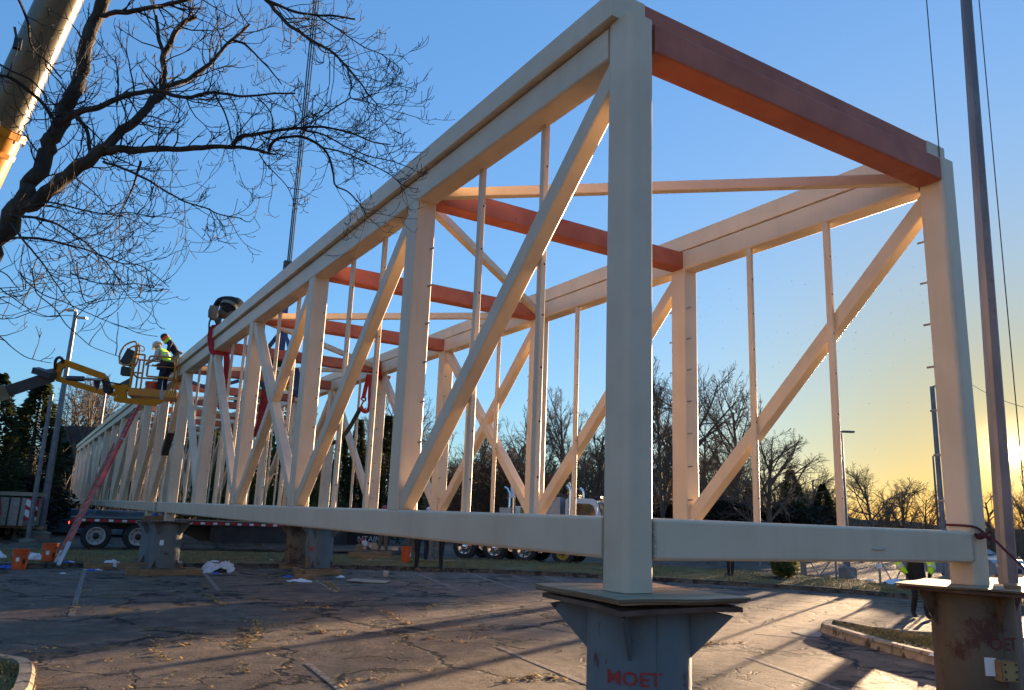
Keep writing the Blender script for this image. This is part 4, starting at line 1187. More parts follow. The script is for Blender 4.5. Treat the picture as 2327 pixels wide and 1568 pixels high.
for i in range(int(LL * 0.74 / 0.305)):
    q = lf + axis * (0.25 + 0.305 * i); mb = MB(); mb.tube([q - side * 0.215, q + side * 0.215], 0.017, 6); mb.build('rung', alu, ld)
for i in range(int(LL * 0.58 / 0.305)):
    q = lf + axis * (LL * 0.42 + 0.12 + 0.305 * i) + front * 0.07; mb = MB(); mb.tube([q - side * 0.18, q + side * 0.18], 0.017, 6); mb.build('rung', alu, ld)
mb = MB(); mb.bar(lf + axis * LL * 0.72 - side * 0.25 + front * 0.05, lf + axis * LL * 0.72 + side * 0.25 + front * 0.05, 0.10, 0.06, axis); mb.build('guide_bracket', alu, ld)
mb = MB(); mb.tube(catmull([lf + axis * LL * 0.70 + front * 0.11, lf + axis * LL * 0.4 + front * 0.13 + side * 0.1, lf + axis * LL * 0.25 + side * 0.5 + front * 0.2, lf + axis * LL * 0.20 + side * 0.75], 5), 0.008, 5); mb.build('pull_rope', mat('tan_rope', (0.22, 0.17, 0.11), rough=0.9), ld)

# ------------------------------------------------------------------ flatbed trailer
black_m = mat('black_frame', (0.012, 0.012, 0.013), (0.025, 0.025, 0.025), scale=3, rough=0.5)
rubber = mat('tyre_rubber', (0.016, 0.016, 0.016), (0.03, 0.029, 0.028), scale=6, rough=0.85)
tape_r = mat('tape_red', (0.42, 0.015, 0.02), rough=0.4); tape_w = mat('tape_white', (0.72, 0.72, 0.72), rough=0.4)
rim_m = mat('pale_rim', (0.42, 0.42, 0.40), (0.52, 0.51, 0.48), scale=6, rough=0.45, spots=(0.2, 0.17, 0.13), spot_scale=8, spot_amt=0.62)
chrome = mat('chrome', (0.75, 0.75, 0.76), rough=0.12, metal=1.0)
ta = G(148, 1250); tb2 = G(1000, 1262)
TX = (tb2 - ta); TX.z = 0; TX.normalize(); TY = Vector((-TX.y, TX.x, 0)); TO = Vector((ta.x, ta.y, 0))
TR = Matrix((TX, TY, Vector((0, 0, 1)))).transposed()
def T(x, y, z): return TO + TX * x + TY * y + Vector((0, 0, z))
def wheel(parent, c, ax, r, w, rim, name='wheel', hub=None, rr=0.57, dual=False, nuts=10):
    """tyre, dished rim with hand holes, hub; ax points outwards"""
    ax = Vector(ax).normalized(); c = Vector(c)
    t = MB(); t.lathe(c, [(r * rr, -w * 0.5), (r * 0.9, -w * 0.52), (r * 0.985, -w * 0.40), (r, -w * 0.15), (r, w * 0.15), (r * 0.985, w * 0.40), (r * 0.9, w * 0.52), (r * rr, w * 0.5)], 36, ax)
    if dual: t.lathe(c - ax * (w * 1.15), [(r * rr, -w * 0.5), (r * 0.9, -w * 0.52), (r, -w * 0.3), (r, w * 0.3), (r * 0.9, w * 0.52), (r * rr, w * 0.5)], 36, ax)
    wo = t.build(name, rubber, parent)
    m = MB(); m.lathe(c, [(r * (rr + 0.02), w * 0.46), (r * (rr + 0.02), w * 0.52), (r * (rr - 0.03), w * 0.52), (r * (rr - 0.05), w * 0.25), (r * 0.42, -w * 0.02), (r * 0.26, w * 0.0), (r * 0.24, w * 0.22), (0, w * 0.24)], 32, ax)
    ro = m.build('rim', rim, wo)
    x = ax.orthogonal().normalized(); y = ax.cross(x)
    h = MB()
    for k in range(nuts):
        a = 2 * PI * k / nuts; q = c + (x * math.cos(a) + y * math.sin(a)) * r * 0.335
        h.tube([q + ax * (w * 0.0), q + ax * (w * 0.10)], r * 0.028, 6)
    for k in range(8):
        a = 2 * PI * (k + 0.5) / 8; q = c + (x * math.cos(a) + y * math.sin(a)) * r * 0.46
        h.lathe(q + ax * (w * 0.10), [(0, 0.004), (r * 0.05, 0.004)], 10, ax)
    h.build('wheel_holes', black_m, wo)['kind'] = 'stuff'
    if hub:
        m = MB(); m.lathe(c, [(r * 0.23, w * 0.2), (r * 0.22, w * 0.45), (r * 0.14, w * 0.62), (0, w * 0.68)], 20, ax); m.build('hub_cap', hub, wo)
    return wo
tr = empty('flatbed_trailer', T(0, 0, 0), 'black flatbed trailer with red and white reflective tape behind the stands', 'trailer')
DZ = 1.18
mb = MB(); mb.box(T(7.6, 1.25, DZ - 0.03), (15.2, 2.4, 0.06), TR); mb.build('deck', mat('deck_boards', (0.09, 0.07, 0.05), (0.15, 0.12, 0.085), scale=3, rough=0.85, stretch=(6, 6, 1)), tr)
mb = MB(); mb.box(T(7.6, 0.03, DZ - 0.10), (15.2, 0.06, 0.16), TR); mb.build('side_rail', black_m, tr)
mb = MB(); mb.box(T(7.6, 2.47, DZ - 0.10), (15.2, 0.06, 0.16), TR); mb.build('side_rail', black_m, tr)
k = 0; x = 0.05
while x < 15.0:
    w = 0.30 if k % 2 == 0 else 0.16
    mb = MB(); mb.box(T(x + w / 2, -0.003, DZ - 0.095), (w - 0.004, 0.006, 0.085), TR); mb.build('reflective_tape', tape_r if k % 2 == 0 else tape_w, tr)
    x += w; k += 1
for yy in (0.72, 1.78):
    mb = MB(); mb.prism([T(0.1, yy, DZ - 0.07), T(15.0, yy, DZ - 0.07), T(15.0, yy, DZ - 0.35), T(12.5, yy, DZ - 0.40), T(11.5, yy, DZ - 0.78), T(4.6, yy, DZ - 0.78), T(3.8, yy, DZ - 0.45), T(0.1, yy, DZ - 0.40)], TY * 0.12); mb.build('main_beam', black_m, tr)
mb = MB(); mb.box(T(8.2, 0.10, DZ - 0.50), (6.6, 0.05, 0.62), TR); sp = mb.build('side_skirt', black_m, tr)
vs, fs = text_mesh('NTAIN', 0.34)
MB().add([T(11.35, 0.0, 0) + TX * (v.x * 1.0 - 0.55) * 1.0 + Vector((0, 0, 0.52 + v.y)) - TY * -0.071 for v in vs], fs).build('lettering', mat('pale_letters', (0.42, 0.42, 0.42), rough=0.6), tr)
mb = MB(); mb.box(T(11.3, 0.10, DZ - 0.45), (1.9, 0.05, 0.62), TR); mb.build('side_skirt', black_m, tr)
def solve_t(px): return min((abs((lambda q: 1163 + FPX * (q - CAM).dot(RX) / (q - CAM).dot(RZ))(T(i * 0.02, 0, 0.5)) - px), i * 0.02) for i in range(-100, 700))[1]
for i, xx in enumerate((solve_t(218), solve_t(314))):
    wheel(tr, T(xx, 0.20, 0.52), -TY, 0.52, 0.27, rim_m, rr=0.60, dual=True, hub=black_m)
    wheel(tr, T(xx, 2.30, 0.52), TY, 0.52, 0.27, rim_m, rr=0.60, dual=True, hub=black_m)
    mb = MB(); mb.tube([T(xx, 0.2, 0.52), T(xx, 2.3, 0.52)], 0.07, 10); mb.build('axle', black_m, tr)
for yy in (0.25, 2.2):
    mb = MB(); mb.prism([T(0.02, yy - 0.28, 0.95), T(0.02, yy + 0.28, 0.95), T(-0.10, yy + 0.28, 0.18), T(-0.10, yy - 0.28, 0.18)], TX * 0.012); mb.build('mud_flap', rubber, tr)
mb = MB(); mb.lathe(T(0.0, 0.12, 0.98), [(0, 0.03), (0.045, 0.03), (0.05, 0)], 12, -TX); mb.build('tail_light', mat('tail_light_lit', (0.5, 0.01, 0.01), emit=(1, 0.03, 0.02), emit_strength=1.2), tr)
mb = MB(); mb.box(T(0.06, 1.25, 0.86), (0.10, 2.3, 0.18), TR); mb.build('bumper', black_m, tr)
# coil of straps and gear on the deck
gear = mat('dark_gear', (0.02, 0.018, 0.016), (0.06, 0.05, 0.045), scale=10, rough=0.8)
q = T(6.6, 0.35, DZ); mb = MB()
for i in range(4): mb.tube([q + TX * (0.16 * i) + TY * 0.0 + Vector((0, 0, 0.09)), q + TX * (0.16 * i) + TY * 0.3 + Vector((0, 0, 0.09))], 0.085, 10)
tag(mb.build('strap_winch', gear, loc=tuple(q)), 'row of dark strap winches on the trailer deck under the chord', 'winch')

# ------------------------------------------------------------------ white tractor unit at the head of the trailer
white_m = mat('white_cab', (0.62, 0.64, 0.66), (0.68, 0.69, 0.70), scale=2, rough=0.25)
glass_m = mat('cab_glass', (0.02, 0.03, 0.028), rough=0.06, spec=0.8)
grey_box = mat('ribbed_aluminium', (0.34, 0.34, 0.34), (0.42, 0.42, 0.42), scale=6, rough=0.45, metal=0.5)
ha = G(1053, 1271); hb = G(1190, 1279)
UX = (hb - ha); UX.z = 0; UX.normalize(); UY = Vector((-UX.y, UX.x, 0)); UO = Vector((ha.x, ha.y, 0)); UR = Matrix((UX, UY, Vector((0, 0, 1)))).transposed()
def U(x, y, z): return UO + UX * x + UY * y + Vector((0, 0, z))
trk = empty('truck_tractor', U(0, 0, 0), 'white truck cab with chrome stacks and polished wheels behind the near truss', 'truck')
xw = [0.0]
def solve_x(px, py):
    best = min((abs((lambda q: 1163 + FPX * (q - CAM).dot(RX) / (q - CAM).dot(RZ))(U(i * 0.02, 0, 0.5)) - px), i * 0.02) for i in range(-100, 700)); return best[1]
x1, x2, x3 = solve_x(1122, 0), solve_x(1190, 0), solve_x(1262, 0)
for xx in (0.0, x1, x2):
    wheel(trk, U(xx, 0.15, 0.52), -UY, 0.52, 0.30, chrome, rr=0.60, hub=chrome, nuts=10)
    wheel(trk, U(xx, 2.25, 0.52), UY, 0.52, 0.30, chrome, rr=0.60, hub=chrome)
ys = mat('yellow_rim', (0.45, 0.32, 0.05), rough=0.5)
for yy, s in ((0.12, -1), (2.28, 1)): wheel(trk, U(x3 + 0.3, yy, 0.46), UY * s, 0.46, 0.28, ys, rr=0.55, hub=bolt_m)
xe = solve_x(1355, 0); xc = solve_x(1300, 0)
mb = MB(); mb.box(U((xe - 0.4) / 2, 1.2, 0.85), (xe + 0.6, 0.9, 0.25), UR); mb.build('chassis', black_m, trk)
mb = MB(); mb.box(U(x2 + 1.0, 0.22, 0.78), (1.0, 0.35, 0.5), UR); mb.build('fuel_tank', chrome, trk)
zr = 2.62
prof = [(xc - 0.35, 0.95), (xc - 0.35, zr - 0.06), (xc - 0.28, zr), (xc + 0.75, zr), (xc + 0.95, zr - 0.08), (xc + 1.15, 1.86), (xe + 1.35, 1.60), (xe + 1.42, 1.5), (xe + 1.42, 0.62), (xc + 0.2, 0.62), (xc + 0.2, 0.95)]
mb = MB(); mb.prism([U(x, 0.12, z) for x, z in prof], UY * 2.16); cab = mb.build('cab', white_m, trk)
mb = MB(); mb.prism([U(x, 0.11, z) for x, z in [(xc + 0.02, 1.80), (xc + 0.02, zr - 0.20), (xc + 0.66, zr - 0.20), (xc + 0.80, zr - 0.28), (xc + 0.95, 1.90)]], UY * 0.012); mb.build('side_window', glass_m, trk)
mb = MB(); mb.prism([U(xc + 0.99, 0.22, zr - 0.14), U(xc + 1.17, 0.22, 1.90), U(xc + 1.17, 2.18, 1.90), U(xc + 0.99, 2.18, zr - 0.14)], UX * 0.012); mb.build('windscreen', glass_m, trk)
mb = MB(); mb.bbox((0, 0, 0), (1, 1, 1)); mb.v = [U(xc + 0.55 + 0.5 * v.x, 0.3 + 1.8 * v.y, zr + 0.02 + 0.10 * v.z) for v in mb.v]; mb.build('sun_visor', black_m, trk)
for yy in (0.06, 2.34):
    mb = MB(); mb.tube([U(xc - 0.15, yy, 0.9), U(xc - 0.15, yy, 2.9), U(xc - 0.18, yy, 3.02), U(xc - 0.30, yy, 3.12)], 0.065, 12); mb.build('exhaust_stack', chrome, trk)
mb = MB(); mb.box(U(xc - 0.95, 0.5, 2.0), (0.75, 0.7, 1.3), UR)
for i in range(5): mb.box(U(xc - 1.25 + 0.15 * i, 0.145, 2.0), (0.03, 0.02, 1.25), UR)
mb.build('tool_cabinet', grey_box, trk)
mb = MB(); mb.box(U(xc - 0.55, 1.4, 2.72), (1.0, 0.6, 0.14), UR); mb.box(U(xc - 0.9, 1.4, 2.5), (0.08, 0.5, 0.4), UR); mb.build('roof_rack', black_m, trk)
mb = MB(); mb.tube([U(xc + 0.9, 0.02, 2.5), U(xc + 1.0, -0.12, 2.45)], 0.015, 6); mb.box(U(xc + 1.0, -0.14, 2.15), (0.05, 0.18, 0.42), UR); mb.build('mirror', white_m, trk)
amber = mat('amber_lamp', (0.75, 0.28, 0.02), rough=0.3)
for i in range(5):
    mb = MB(); mb.lathe(U(xc + 0.6, 0.35 + 0.42 * i, zr), [(0.05, 0), (0.045, 0.05), (0, 0.065)], 10); mb.build('roof_light', amber, trk)
# second white truck body standing left of the cab: box seat, ladder rack and stack
xl = solve_x(1150, 0)
sv = empty('service_body', U(xl - 0.3, 1.3, 0), 'white service body with a tall panel and chrome pipe, left of the truck cab', 'truck body')
xs0 = solve_x(1118, 0); xs1 = solve_x(1218, 0)
mb = MB(); mb.box(U((xs0 + xs1) / 2 + 0.3, 1.6, 1.75), (xs1 - xs0 - 0.5, 1.4, 1.0), UR); mb.build('body', white_m, sv)
mb = MB(); mb.box(U(xs0 + 0.3, 0.7, 1.85), (0.5, 0.3, 0.62), UR); mb.box(U(xs0 + 0.3, 0.55, 1.62), (0.5, 0.5, 0.12), UR); mb.build('seat_box', grey_box, sv)
mb = MB(); mb.box(U(xl - 0.05, 0.75, 2.95), (0.20, 0.05, 0.75), UR); mb.build('tall_panel', white_m, sv)
mb = MB(); mb.tube([U(xl - 0.02, 0.8, 1.2), U(xl - 0.02, 0.8, 2.6)], 0.07, 10); mb.build('chrome_pipe', chrome, sv)
mb = MB(); mb.tube([U(xs0 + 0.35, 0.9, 1.6), U(xs0 + 0.35, 0.9, 2.75), U(xs0 + 0.25, 0.9, 2.95), U(xs0 + 0.12, 0.9, 3.02)], 0.05, 8); mb.build('exhaust_stack', chrome, sv)
mb = MB(); mb.box(U(xl + 0.55, 0.86, 2.0), (0.55, 0.02, 0.42), UR); mb.build('window', mat('green_glass', (0.10, 0.16, 0.02), rough=0.1), sv)

# ------------------------------------------------------------------ lumber pile on the verge
def pxt(px, py, z): return G(px, py, z)
lp = [((850, 1262, 0.30), (1.45, 0.16, 0.12), 'top squared timber of the lumber pile'), ((838, 1270, 0.2), (1.5, 0.2, 0.14), 'middle squared timber of the lumber pile'), ((862, 1268, 0.2), (0.9, 0.18, 0.16), 'dark timber at the right end of the lumber pile'),
      ((832, 1276, 0.16), (0.5, 0.2, 0.15), 'short block under the left end of the lumber pile'), ((815, 1268, 0.4), (0.25, 0.2, 0.25), 'stub of timber standing at the left of the lumber pile')]
for i, ((x, y, z), d, lab) in enumerate(lp):
    q = G(x, y - 2, 0.12); timber((q.x, q.y, z + 0.05), d, -0.32 + 0.05 * i, lab, 'lumber pile on the verge')
for i, (x, y, L, z, lab) in enumerate([(848, 1271, 1.9, 0.18, 'lower plank lying in front of the lumber pile'), (845, 1277, 1.4, 0.14, 'shortest plank lying on the turf before the lumber pile'), (985, 1281, 1.6, 0.2, 'plank sloping down between the two workers in black'), (200, 1249, 3.0, 0.05, 'yellowish plank on the street by the trailer wheels'), (430, 1249, 3.2, 0.05, 'yellowish plank on the street right of the white tagged stand')]):
    q = G(x, y, 0.1); timber((q.x, q.y, z), (L, 0.24, 0.045), -0.3 + 0.06 * i, lab, 'loose planks')
q = G(860, 1262, 0.12); mb = MB(); c = Vector((q.x, q.y, 0.47)); ax = Vector((0.86, -0.5, 0))
mb.bar(c - ax * 0.75, c + ax * 0.75, 0.16, 0.012, (0, 0, 1)); mb.bar(c - ax * 0.75 - Vector((0, 0, 0.12)), c + ax * 0.75 - Vector((0, 0, 0.12)), 0.16, 0.012); mb.bar(c - ax * 0.75 - Vector((0, 0, 0.06)), c + ax * 0.75 - Vector((0, 0, 0.06)), 0.012, 0.11)
tag(mb.build('steel_beam', alu, loc=tuple(c)), 'short pale steel beam lying on top of the lumber pile', 'steel beam')
q = G(838, 1262, 0.12); mb = MB(); c = Vector((q.x, q.y, 0.42)); mb.lathe(c, [(0.06, -0.3), (0.075, -0.3), (0.075, 0.3), (0.06, 0.3)], 16, (0.5, 0.85, 0.1))
tag(mb.build('steel_pipe', chrome, loc=tuple(c)), 'short shiny pipe lying across the lumber pile', 'pipe')
q = G(823, 1262, 0.12); sw = empty('power_saw', (q.x, q.y, 0.50), 'red and white power saw resting on the lumber pile', 'power saw')
mb = MB(); mb.tube(catmull([Vector((q.x - 0.18, q.y, 0.52)), Vector((q.x - 0.14, q.y, 0.68)), Vector((q.x, q.y, 0.74)), Vector((q.x + 0.06, q.y, 0.64))], 4), 0.03, 8); mb.build('handle', red_m, sw)
mb = MB(); mb.lathe((q.x + 0.05, q.y, 0.58), [(0, -0.07), (0.10, -0.06), (0.11, 0.05), (0, 0.07)], 14, (0.3, -0.9, 0)); mb.build('housing', tagm, sw)
mb = MB(); mb.box((q.x + 0.3, q.y - 0.06, 0.55), (0.45, 0.03, 0.12), Matrix.Rotation(-0.4, 3, 'Z')); mb.build('guide_bar', bolt_m, sw)

# ------------------------------------------------------------------ things at the far left
p = G(62, 1232); lp1 = empty('sign_pole', p, 'thin grey pole in front of the tall lamp pole at the left', 'pole')
galv = mat('galvanized_steel', (0.13, 0.13, 0.14), (0.19, 0.19, 0.20), scale=5, rough=0.5, metal=0.2, spots=(0.16, 0.13, 0.11), spot_scale=9, spot_amt=0.62)
H = (1136 - 895) / FPX * depth_of(p) + CAM.z
mb = MB(); mb.tube([p, p + Vector((0, 0, H))], [0.11, 0.075], 8, smooth=False); mb.build('pole', galv, lp1)
mb = MB(); mb.lathe(p, [(0, 0), (0.34, 0), (0.34, 0.10), (0.2, 0.14), (0, 0.14)], 12); mb.build('base', concrete, lp1)
def lamp_post(px, py, top, r0, r1, label, heads, m=galv, group=None):
    p = G(px, py); root = empty('lamp_post', p, label, 'lamp post', group)
    hz = 1174 + (px - 1163) * 0.0391
    H = (hz - top) / FPX * depth_of(p) + CAM.z
    mb = MB(); mb.tube([p, p + Vector((0, 0, H))], [r0, r1], 10); mb.build('pole', m, root)
    mb = MB(); mb.lathe(p, [(0, 0), (r0 * 2.6, 0), (r0 * 2.6, 0.35), (r0 * 1.8, 0.40), (0, 0.40)], 14); mb.build('base', concrete, root)
    tpt = p + Vector((0, 0, H))
    for d, L, dz, mm in heads:
        d = Vector(d).normalized()
        mb = MB(); mb.tube([tpt + Vector((0, 0, dz - 0.05)), tpt + d * L * 0.5 + Vector((0, 0, dz)), tpt + d * L + Vector((0, 0, dz))], 0.03, 6); mb.build('arm', m, root)
        mb = MB(); c = tpt + d * (L + 0.2) + Vector((0, 0, dz)); mb.bar(c - d * 0.24, c + d * 0.24, 0.22, 0.07); mb.build('lamp_head', mm, root)
    return root
headw = mat('lamp_housing', (0.55, 0.52, 0.48), rough=0.4); headd = mat('lamp_housing_dark', (0.10, 0.10, 0.11), rough=0.5)
lamp_post(88, 1229, 690, 0.17, 0.085, 'tall grey lamp post with two pale lamp heads at the left', [((-0.75, 0.6, 0), 0.05, 0.10, headw), ((0.85, -0.5, 0), 0.1, -0.25, headw)])
lamp_post(192, 1205, 885, 0.11, 0.07, 'thin pale blue lamp post behind the tall one, by the dark roof', [((0.8, -0.5, 0), 0.2, 0, headd)])
lamp_post(1926, 1311, 980, 0.13, 0.085, 'lamp post with one arm behind the far hanger, right of the pines', [((0.84, -0.53, 0), 0.10, 0.03, headd)], group='grey lamp posts at the right')
lamp_post(1853, 1245, 1092, 0.16, 0.09, 'small distant lamp post in front of the dark pine', [((0.84, -0.53, 0), 0.35, 0.03, headd)], group='grey lamp posts at the right')
lamp_post(2136, 1255, 1037, 0.13, 0.08, 'thinner lamp post with an arm left of the far corner post', [((0.84, -0.53, 0), 0.3, 0.03, headd)], group='grey lamp posts at the right')
lamp_post(2153, 1338, 870, 0.09, 0.075, 'thick grey pole half hidden behind the far corner post', [((0.84, -0.53, 0), 0.2, 0.03, headd)], group='grey lamp posts at the right')
# big galvanized pole close by on the right
p = at(2270, 1026, 9.6); p.z = 0
gp = empty('galvanized_pole', p, 'big rust flecked galvanized pole standing in front of the sun', 'pole')
def ray_scale(q, px): return px
pole_m = mat('rust_flecked_pole', (0.115, 0.115, 0.13), (0.165, 0.165, 0.18), scale=3, rough=0.5, metal=0.25, spots=(0.10, 0.055, 0.04), spot_scale=13, spot_amt=0.60, stretch=(1, 1, 0.4), bump=0.1)
Rp = Matrix.Rotation(math.radians(12), 3, 'Z')
hb_, ht_ = 0.106, 0.058; vs = []
for z, h in ((0, hb_), (11.5, ht_)):
    c = 0.25
    for sx, sy in ((-1, -c), (-c, -1), (c, -1), (1, -c), (1, c), (c, 1), (-c, 1), (-1, c)): vs.append(p + Rp @ Vector((sx * h, sy * h, z)) + RX * (0.022 * (z - 3.0)))
mb = MB(); mb.add(vs, [(k, (k + 1) % 8, 8 + (k + 1) % 8, 8 + k) for k in range(8)] + [tuple(range(8, 16))]); mb.build('pole', pole_m, gp)
mb = MB(); mb.box(p + Vector((0, 0, 0.02)), (0.5, 0.5, 0.04), Rp); mb.build('base_plate', galv, gp)
mb = MB(); mb.tube([p + Vector((0.14, -0.15, 0.05)), p + Vector((0.28, -0.18, 11.4))], 0.007, 5); tag(mb.build('halyard_cable', dark_steel, loc=tuple(p)), 'thin cable hanging close along the galvanized pole', 'cable')

# box trailer with a chevron board, dumpster
q = G(-40, 1228); bx = empty('box_trailer', (q.x, q.y, 0), 'low grey box trailer with a timber rail on top at the left edge', 'trailer')
D = depth_of(q); e1 = Vector((0.85, -0.53, 0)); e2 = Vector((0.53, 0.85, 0)); BR = Matrix((e1, e2, Vector((0, 0, 1)))).transposed()
Bq = lambda x, y, z: Vector((q.x, q.y, 0)) + e1 * x + e2 * y + Vector((0, 0, z))
mb = MB(); mb.box(Bq(0.2, 0.8, 1.22), (2.6, 1.5, 1.15), BR); mb.build('box', mat('grey_mesh', (0.26, 0.22, 0.175), (0.36, 0.30, 0.24), scale=8, rough=0.8), bx)
for i in range(6):
    mb = MB(); mb.box(Bq(-1.0 + 0.46 * i, 0.03, 1.25), (0.05, 0.04, 1.22), BR); mb.build('post', dark_steel, bx)
mb = MB(); mb.box(Bq(0.35, 0.35, 1.95), (3.4, 0.16, 0.16), BR); mb.build('timber_rail', mat('pale_timber2', (0.30, 0.24, 0.17), (0.38, 0.31, 0.22), scale=4, rough=0.85), bx)
mb = MB(); mb.box(Bq(0.5, 0.4, 0.58), (3.6, 0.2, 0.10), BR); mb.build('drawbar', wood_m, bx)
mb = MB(); mb.tube([Bq(1.75, 0.3, 0.55), Bq(1.75, 0.3, 0.10)], 0.06, 8); mb.box(Bq(1.75, 0.3, 0.05), (0.5, 0.4, 0.08), BR); mb.build('jack_leg', galv, bx)
wheel(bx, Bq(0.0, 0.0, 0.34), -e2, 0.34, 0.2, galv, hub=black_m)
wheel(bx, Bq(0.0, 1.55, 0.34), e2, 0.34, 0.2, galv, hub=black_m)
mb = MB(); mb.tube([Bq(0.4, -0.03, 1.75), Bq(0.55, -0.03, 1.05)], 0.06, 8); mb.build('red_bottle', red_m, bx)
cb = empty('chevron_board', Bq(1.72, 0.1, 0.9), 'red and white striped chevron board at the end of the box trailer', 'warning board')
mb = MB(); mb.box(Bq(1.72, 0.1, 1.32), (0.62, 0.03, 0.92), BR); mb.build('panel', tape_r, cb)
for i in range(2):
    zz = 0.98 + 0.42 * i
    mb = MB(); mb.prism([Bq(1.43, 0.078, zz + 0.34), Bq(1.43, 0.078, zz + 0.16), Bq(1.85, 0.078, zz - 0.10), Bq(2.02, 0.078, zz - 0.10), Bq(2.02, 0.078, zz + 0.02), Bq(1.60, 0.078, zz + 0.34)], e2 * 0.006); mb.build('white_stripe', tape_w, cb)
q2 = G(182, 1217); dm = empty('dumpster', (q2.x, q2.y, 0), 'pale blue ribbed dumpster behind the trailer rear at the left', 'dumpster')
blue_pale = mat('pale_blue_steel', (0.17, 0.24, 0.31), (0.24, 0.32, 0.40), scale=3, rough=0.5, spots=(0.3, 0.3, 0.3), spot_scale=5, spot_amt=0.62)
Dq = lambda x, y, z: Vector((q2.x, q2.y, 0)) + e1 * x + e2 * y + Vector((0, 0, z))
mb = MB(); mb.box(Dq(0.8, 1.0, 0.72), (5.2, 1.9, 1.2), BR); mb.build('bin', blue_pale, dm)
for i in range(5):
    mb = MB(); mb.box(Dq(0.8, 0.02, 0.3 + 0.23 * i), (5.15, 0.05, 0.06), BR); mb.build('rib', blue_pale, dm)
mb = MB(); mb.box(Dq(0.8, 1.0, 0.08), (4.8, 1.6, 0.12), BR); mb.build('skid', black_m, dm)

# dark gabled house behind
hp = at(205, 1130, 70); hs = empty('dark_house', (hp.x, hp.y, 0), 'dark house with a long navy roof behind the far end of the bridge', 'house')
Hq = lambda x, y, z: Vector((hp.x, hp.y, 0)) + e1 * x + e2 * y + Vector((0, 0, z))
wallm = mat('dark_siding', (0.03, 0.04, 0.045), (0.045, 0.055, 0.06), scale=2, rough=0.8); roofm = mat('navy_shingle', (0.018, 0.026, 0.035), (0.03, 0.04, 0.05), scale=3, rough=0.8, bump=0.4)
ze = 4.0; zr_ = 8.6
mb = MB(); mb.box(Hq(1.5, 4.5, ze / 2), (13, 9, ze), BR); mb.prism([Hq(-5, 0, ze), Hq(-5, 9, ze), Hq(-5, 4.5, zr_ - 0.2)], e1 * 13); mb.build('wall', wallm, hs)
for s, ya, yb in ((0, -0.5, 4.5), (1, 9.5, 4.5)):
    mb = MB(); mb.prism([Hq(-5.5, ya, ze - 0.4), Hq(-5.5, yb, zr_), Hq(-5.5, yb, zr_ + 0.2), Hq(-5.5, ya, ze - 0.2)], e1 * 14); mb.build('roof', roofm, hs)
trim = mat('pale_trim', (0.18, 0.2, 0.21), rough=0.6)
mb = MB(); mb.bar(Hq(-5.55, -0.55, ze - 0.32), Hq(-5.55, 4.5, zr_ + 0.05), 0.05, 0.25); mb.build('barge_board', trim, hs)
mb = MB(); mb.bar(Hq(-5.5, -0.55, ze - 0.35), Hq(8.5, -0.55, ze - 0.35), 0.1, 0.16); mb.build('gutter', trim, hs)
for i in range(3):
    w = MB(); w.box(Hq(-3 + 3.5 * i, -0.03, 2.2), (1.2, 0.08, 1.4), BR); wf = w.build('window', trim, hs)
    w = MB(); w.box(Hq(-3 + 3.5 * i, -0.075, 2.2), (1.0, 0.02, 1.2), BR); w.build('pane', glass_m, wf)

# ------------------------------------------------------------------ fence and gate frames at the right
fm = mat('fence_steel', (0.20, 0.20, 0.19), (0.28, 0.27, 0.26), scale=6, rough=0.5, metal=0.3)
FP = [G(x, y) for x, y in [(1727, 1302), (1800, 1308), (1826, 1309), (1900, 1316), (2000, 1328), (2062, 1336), (2160, 1348)]]
fr = empty('chain_link_fence', FP[0], 'grey chain link fence with braced gate frames behind the verge at the right', 'fence')
for i, q in enumerate(FP):
    mb = MB(); mb.tube([q, q + Vector((0, 0, 1.9))], 0.04 if i != 2 else 0.11, 8); mb.build('post', fm if i != 2 else mat('old_wood_post', (0.22, 0.18, 0.13), (0.3, 0.25, 0.18), scale=6, rough=0.9), fr)
wire = MB()
for i in range(len(FP) - 1):
    a, b = FP[i], FP[i + 1]; z1 = Vector((0, 0, 1.8)); z0 = Vector((0, 0, 0.12))
    mb = MB(); mb.tube([a + z1, b + z1], 0.025, 6); mb.build('top_rail', fm, fr)
    m = (a + b) / 2
    mb = MB(); mb.tube([a + Vector((0, 0, 0.9)), m + z0 * 0.5], 0.02, 6); mb.build('brace', fm, fr)
    if i % 2 == 0:
        mb = MB(); mb.tube([b + Vector((0, 0, 0.9)), m + z0 * 0.5], 0.02, 6); mb.build('brace', fm, fr)
    L = (b - a).length; n = int(L / 0.16)
    for k in range(n):
        t0 = k / n
        for s in (1, -1):
            t1 = t0 + s * 1.68 / L
            tt = min(max(t1, 0), 1); f = (tt - t0) / (t1 - t0)
            wire.tube([a.lerp(b, t0) + z0, a.lerp(b, tt) + z0 + Vector((0, 0, 1.68 * f))], 0.003, 3, cap=False)
w = wire.build('mesh_wire', fm, fr); w['kind'] = 'stuff'
mb = MB(); q = FP[4] + Vector((0, 0, 0.62)); mb.box(q - Vector((0.1, 0.06, 0)), (0.2, 0.01, 0.16), Matrix.Rotation(-0.55, 3, 'Z')); mb.build('small_sign', tagm, fr)
# wire across the sky at the right
a = at(2150, 835, 40); b = at(2420, 942, 30)
mb = MB(); mb.tube([a.lerp(b, i / 12) - Vector((0, 0, 0.5 * math.sin(PI * i / 12))) for i in range(13)], 0.012, 4); tag(mb.build('overhead_wire', dark_steel, loc=tuple(a)), 'thin overhead wire crossing the yellow sky at the right', 'wire')

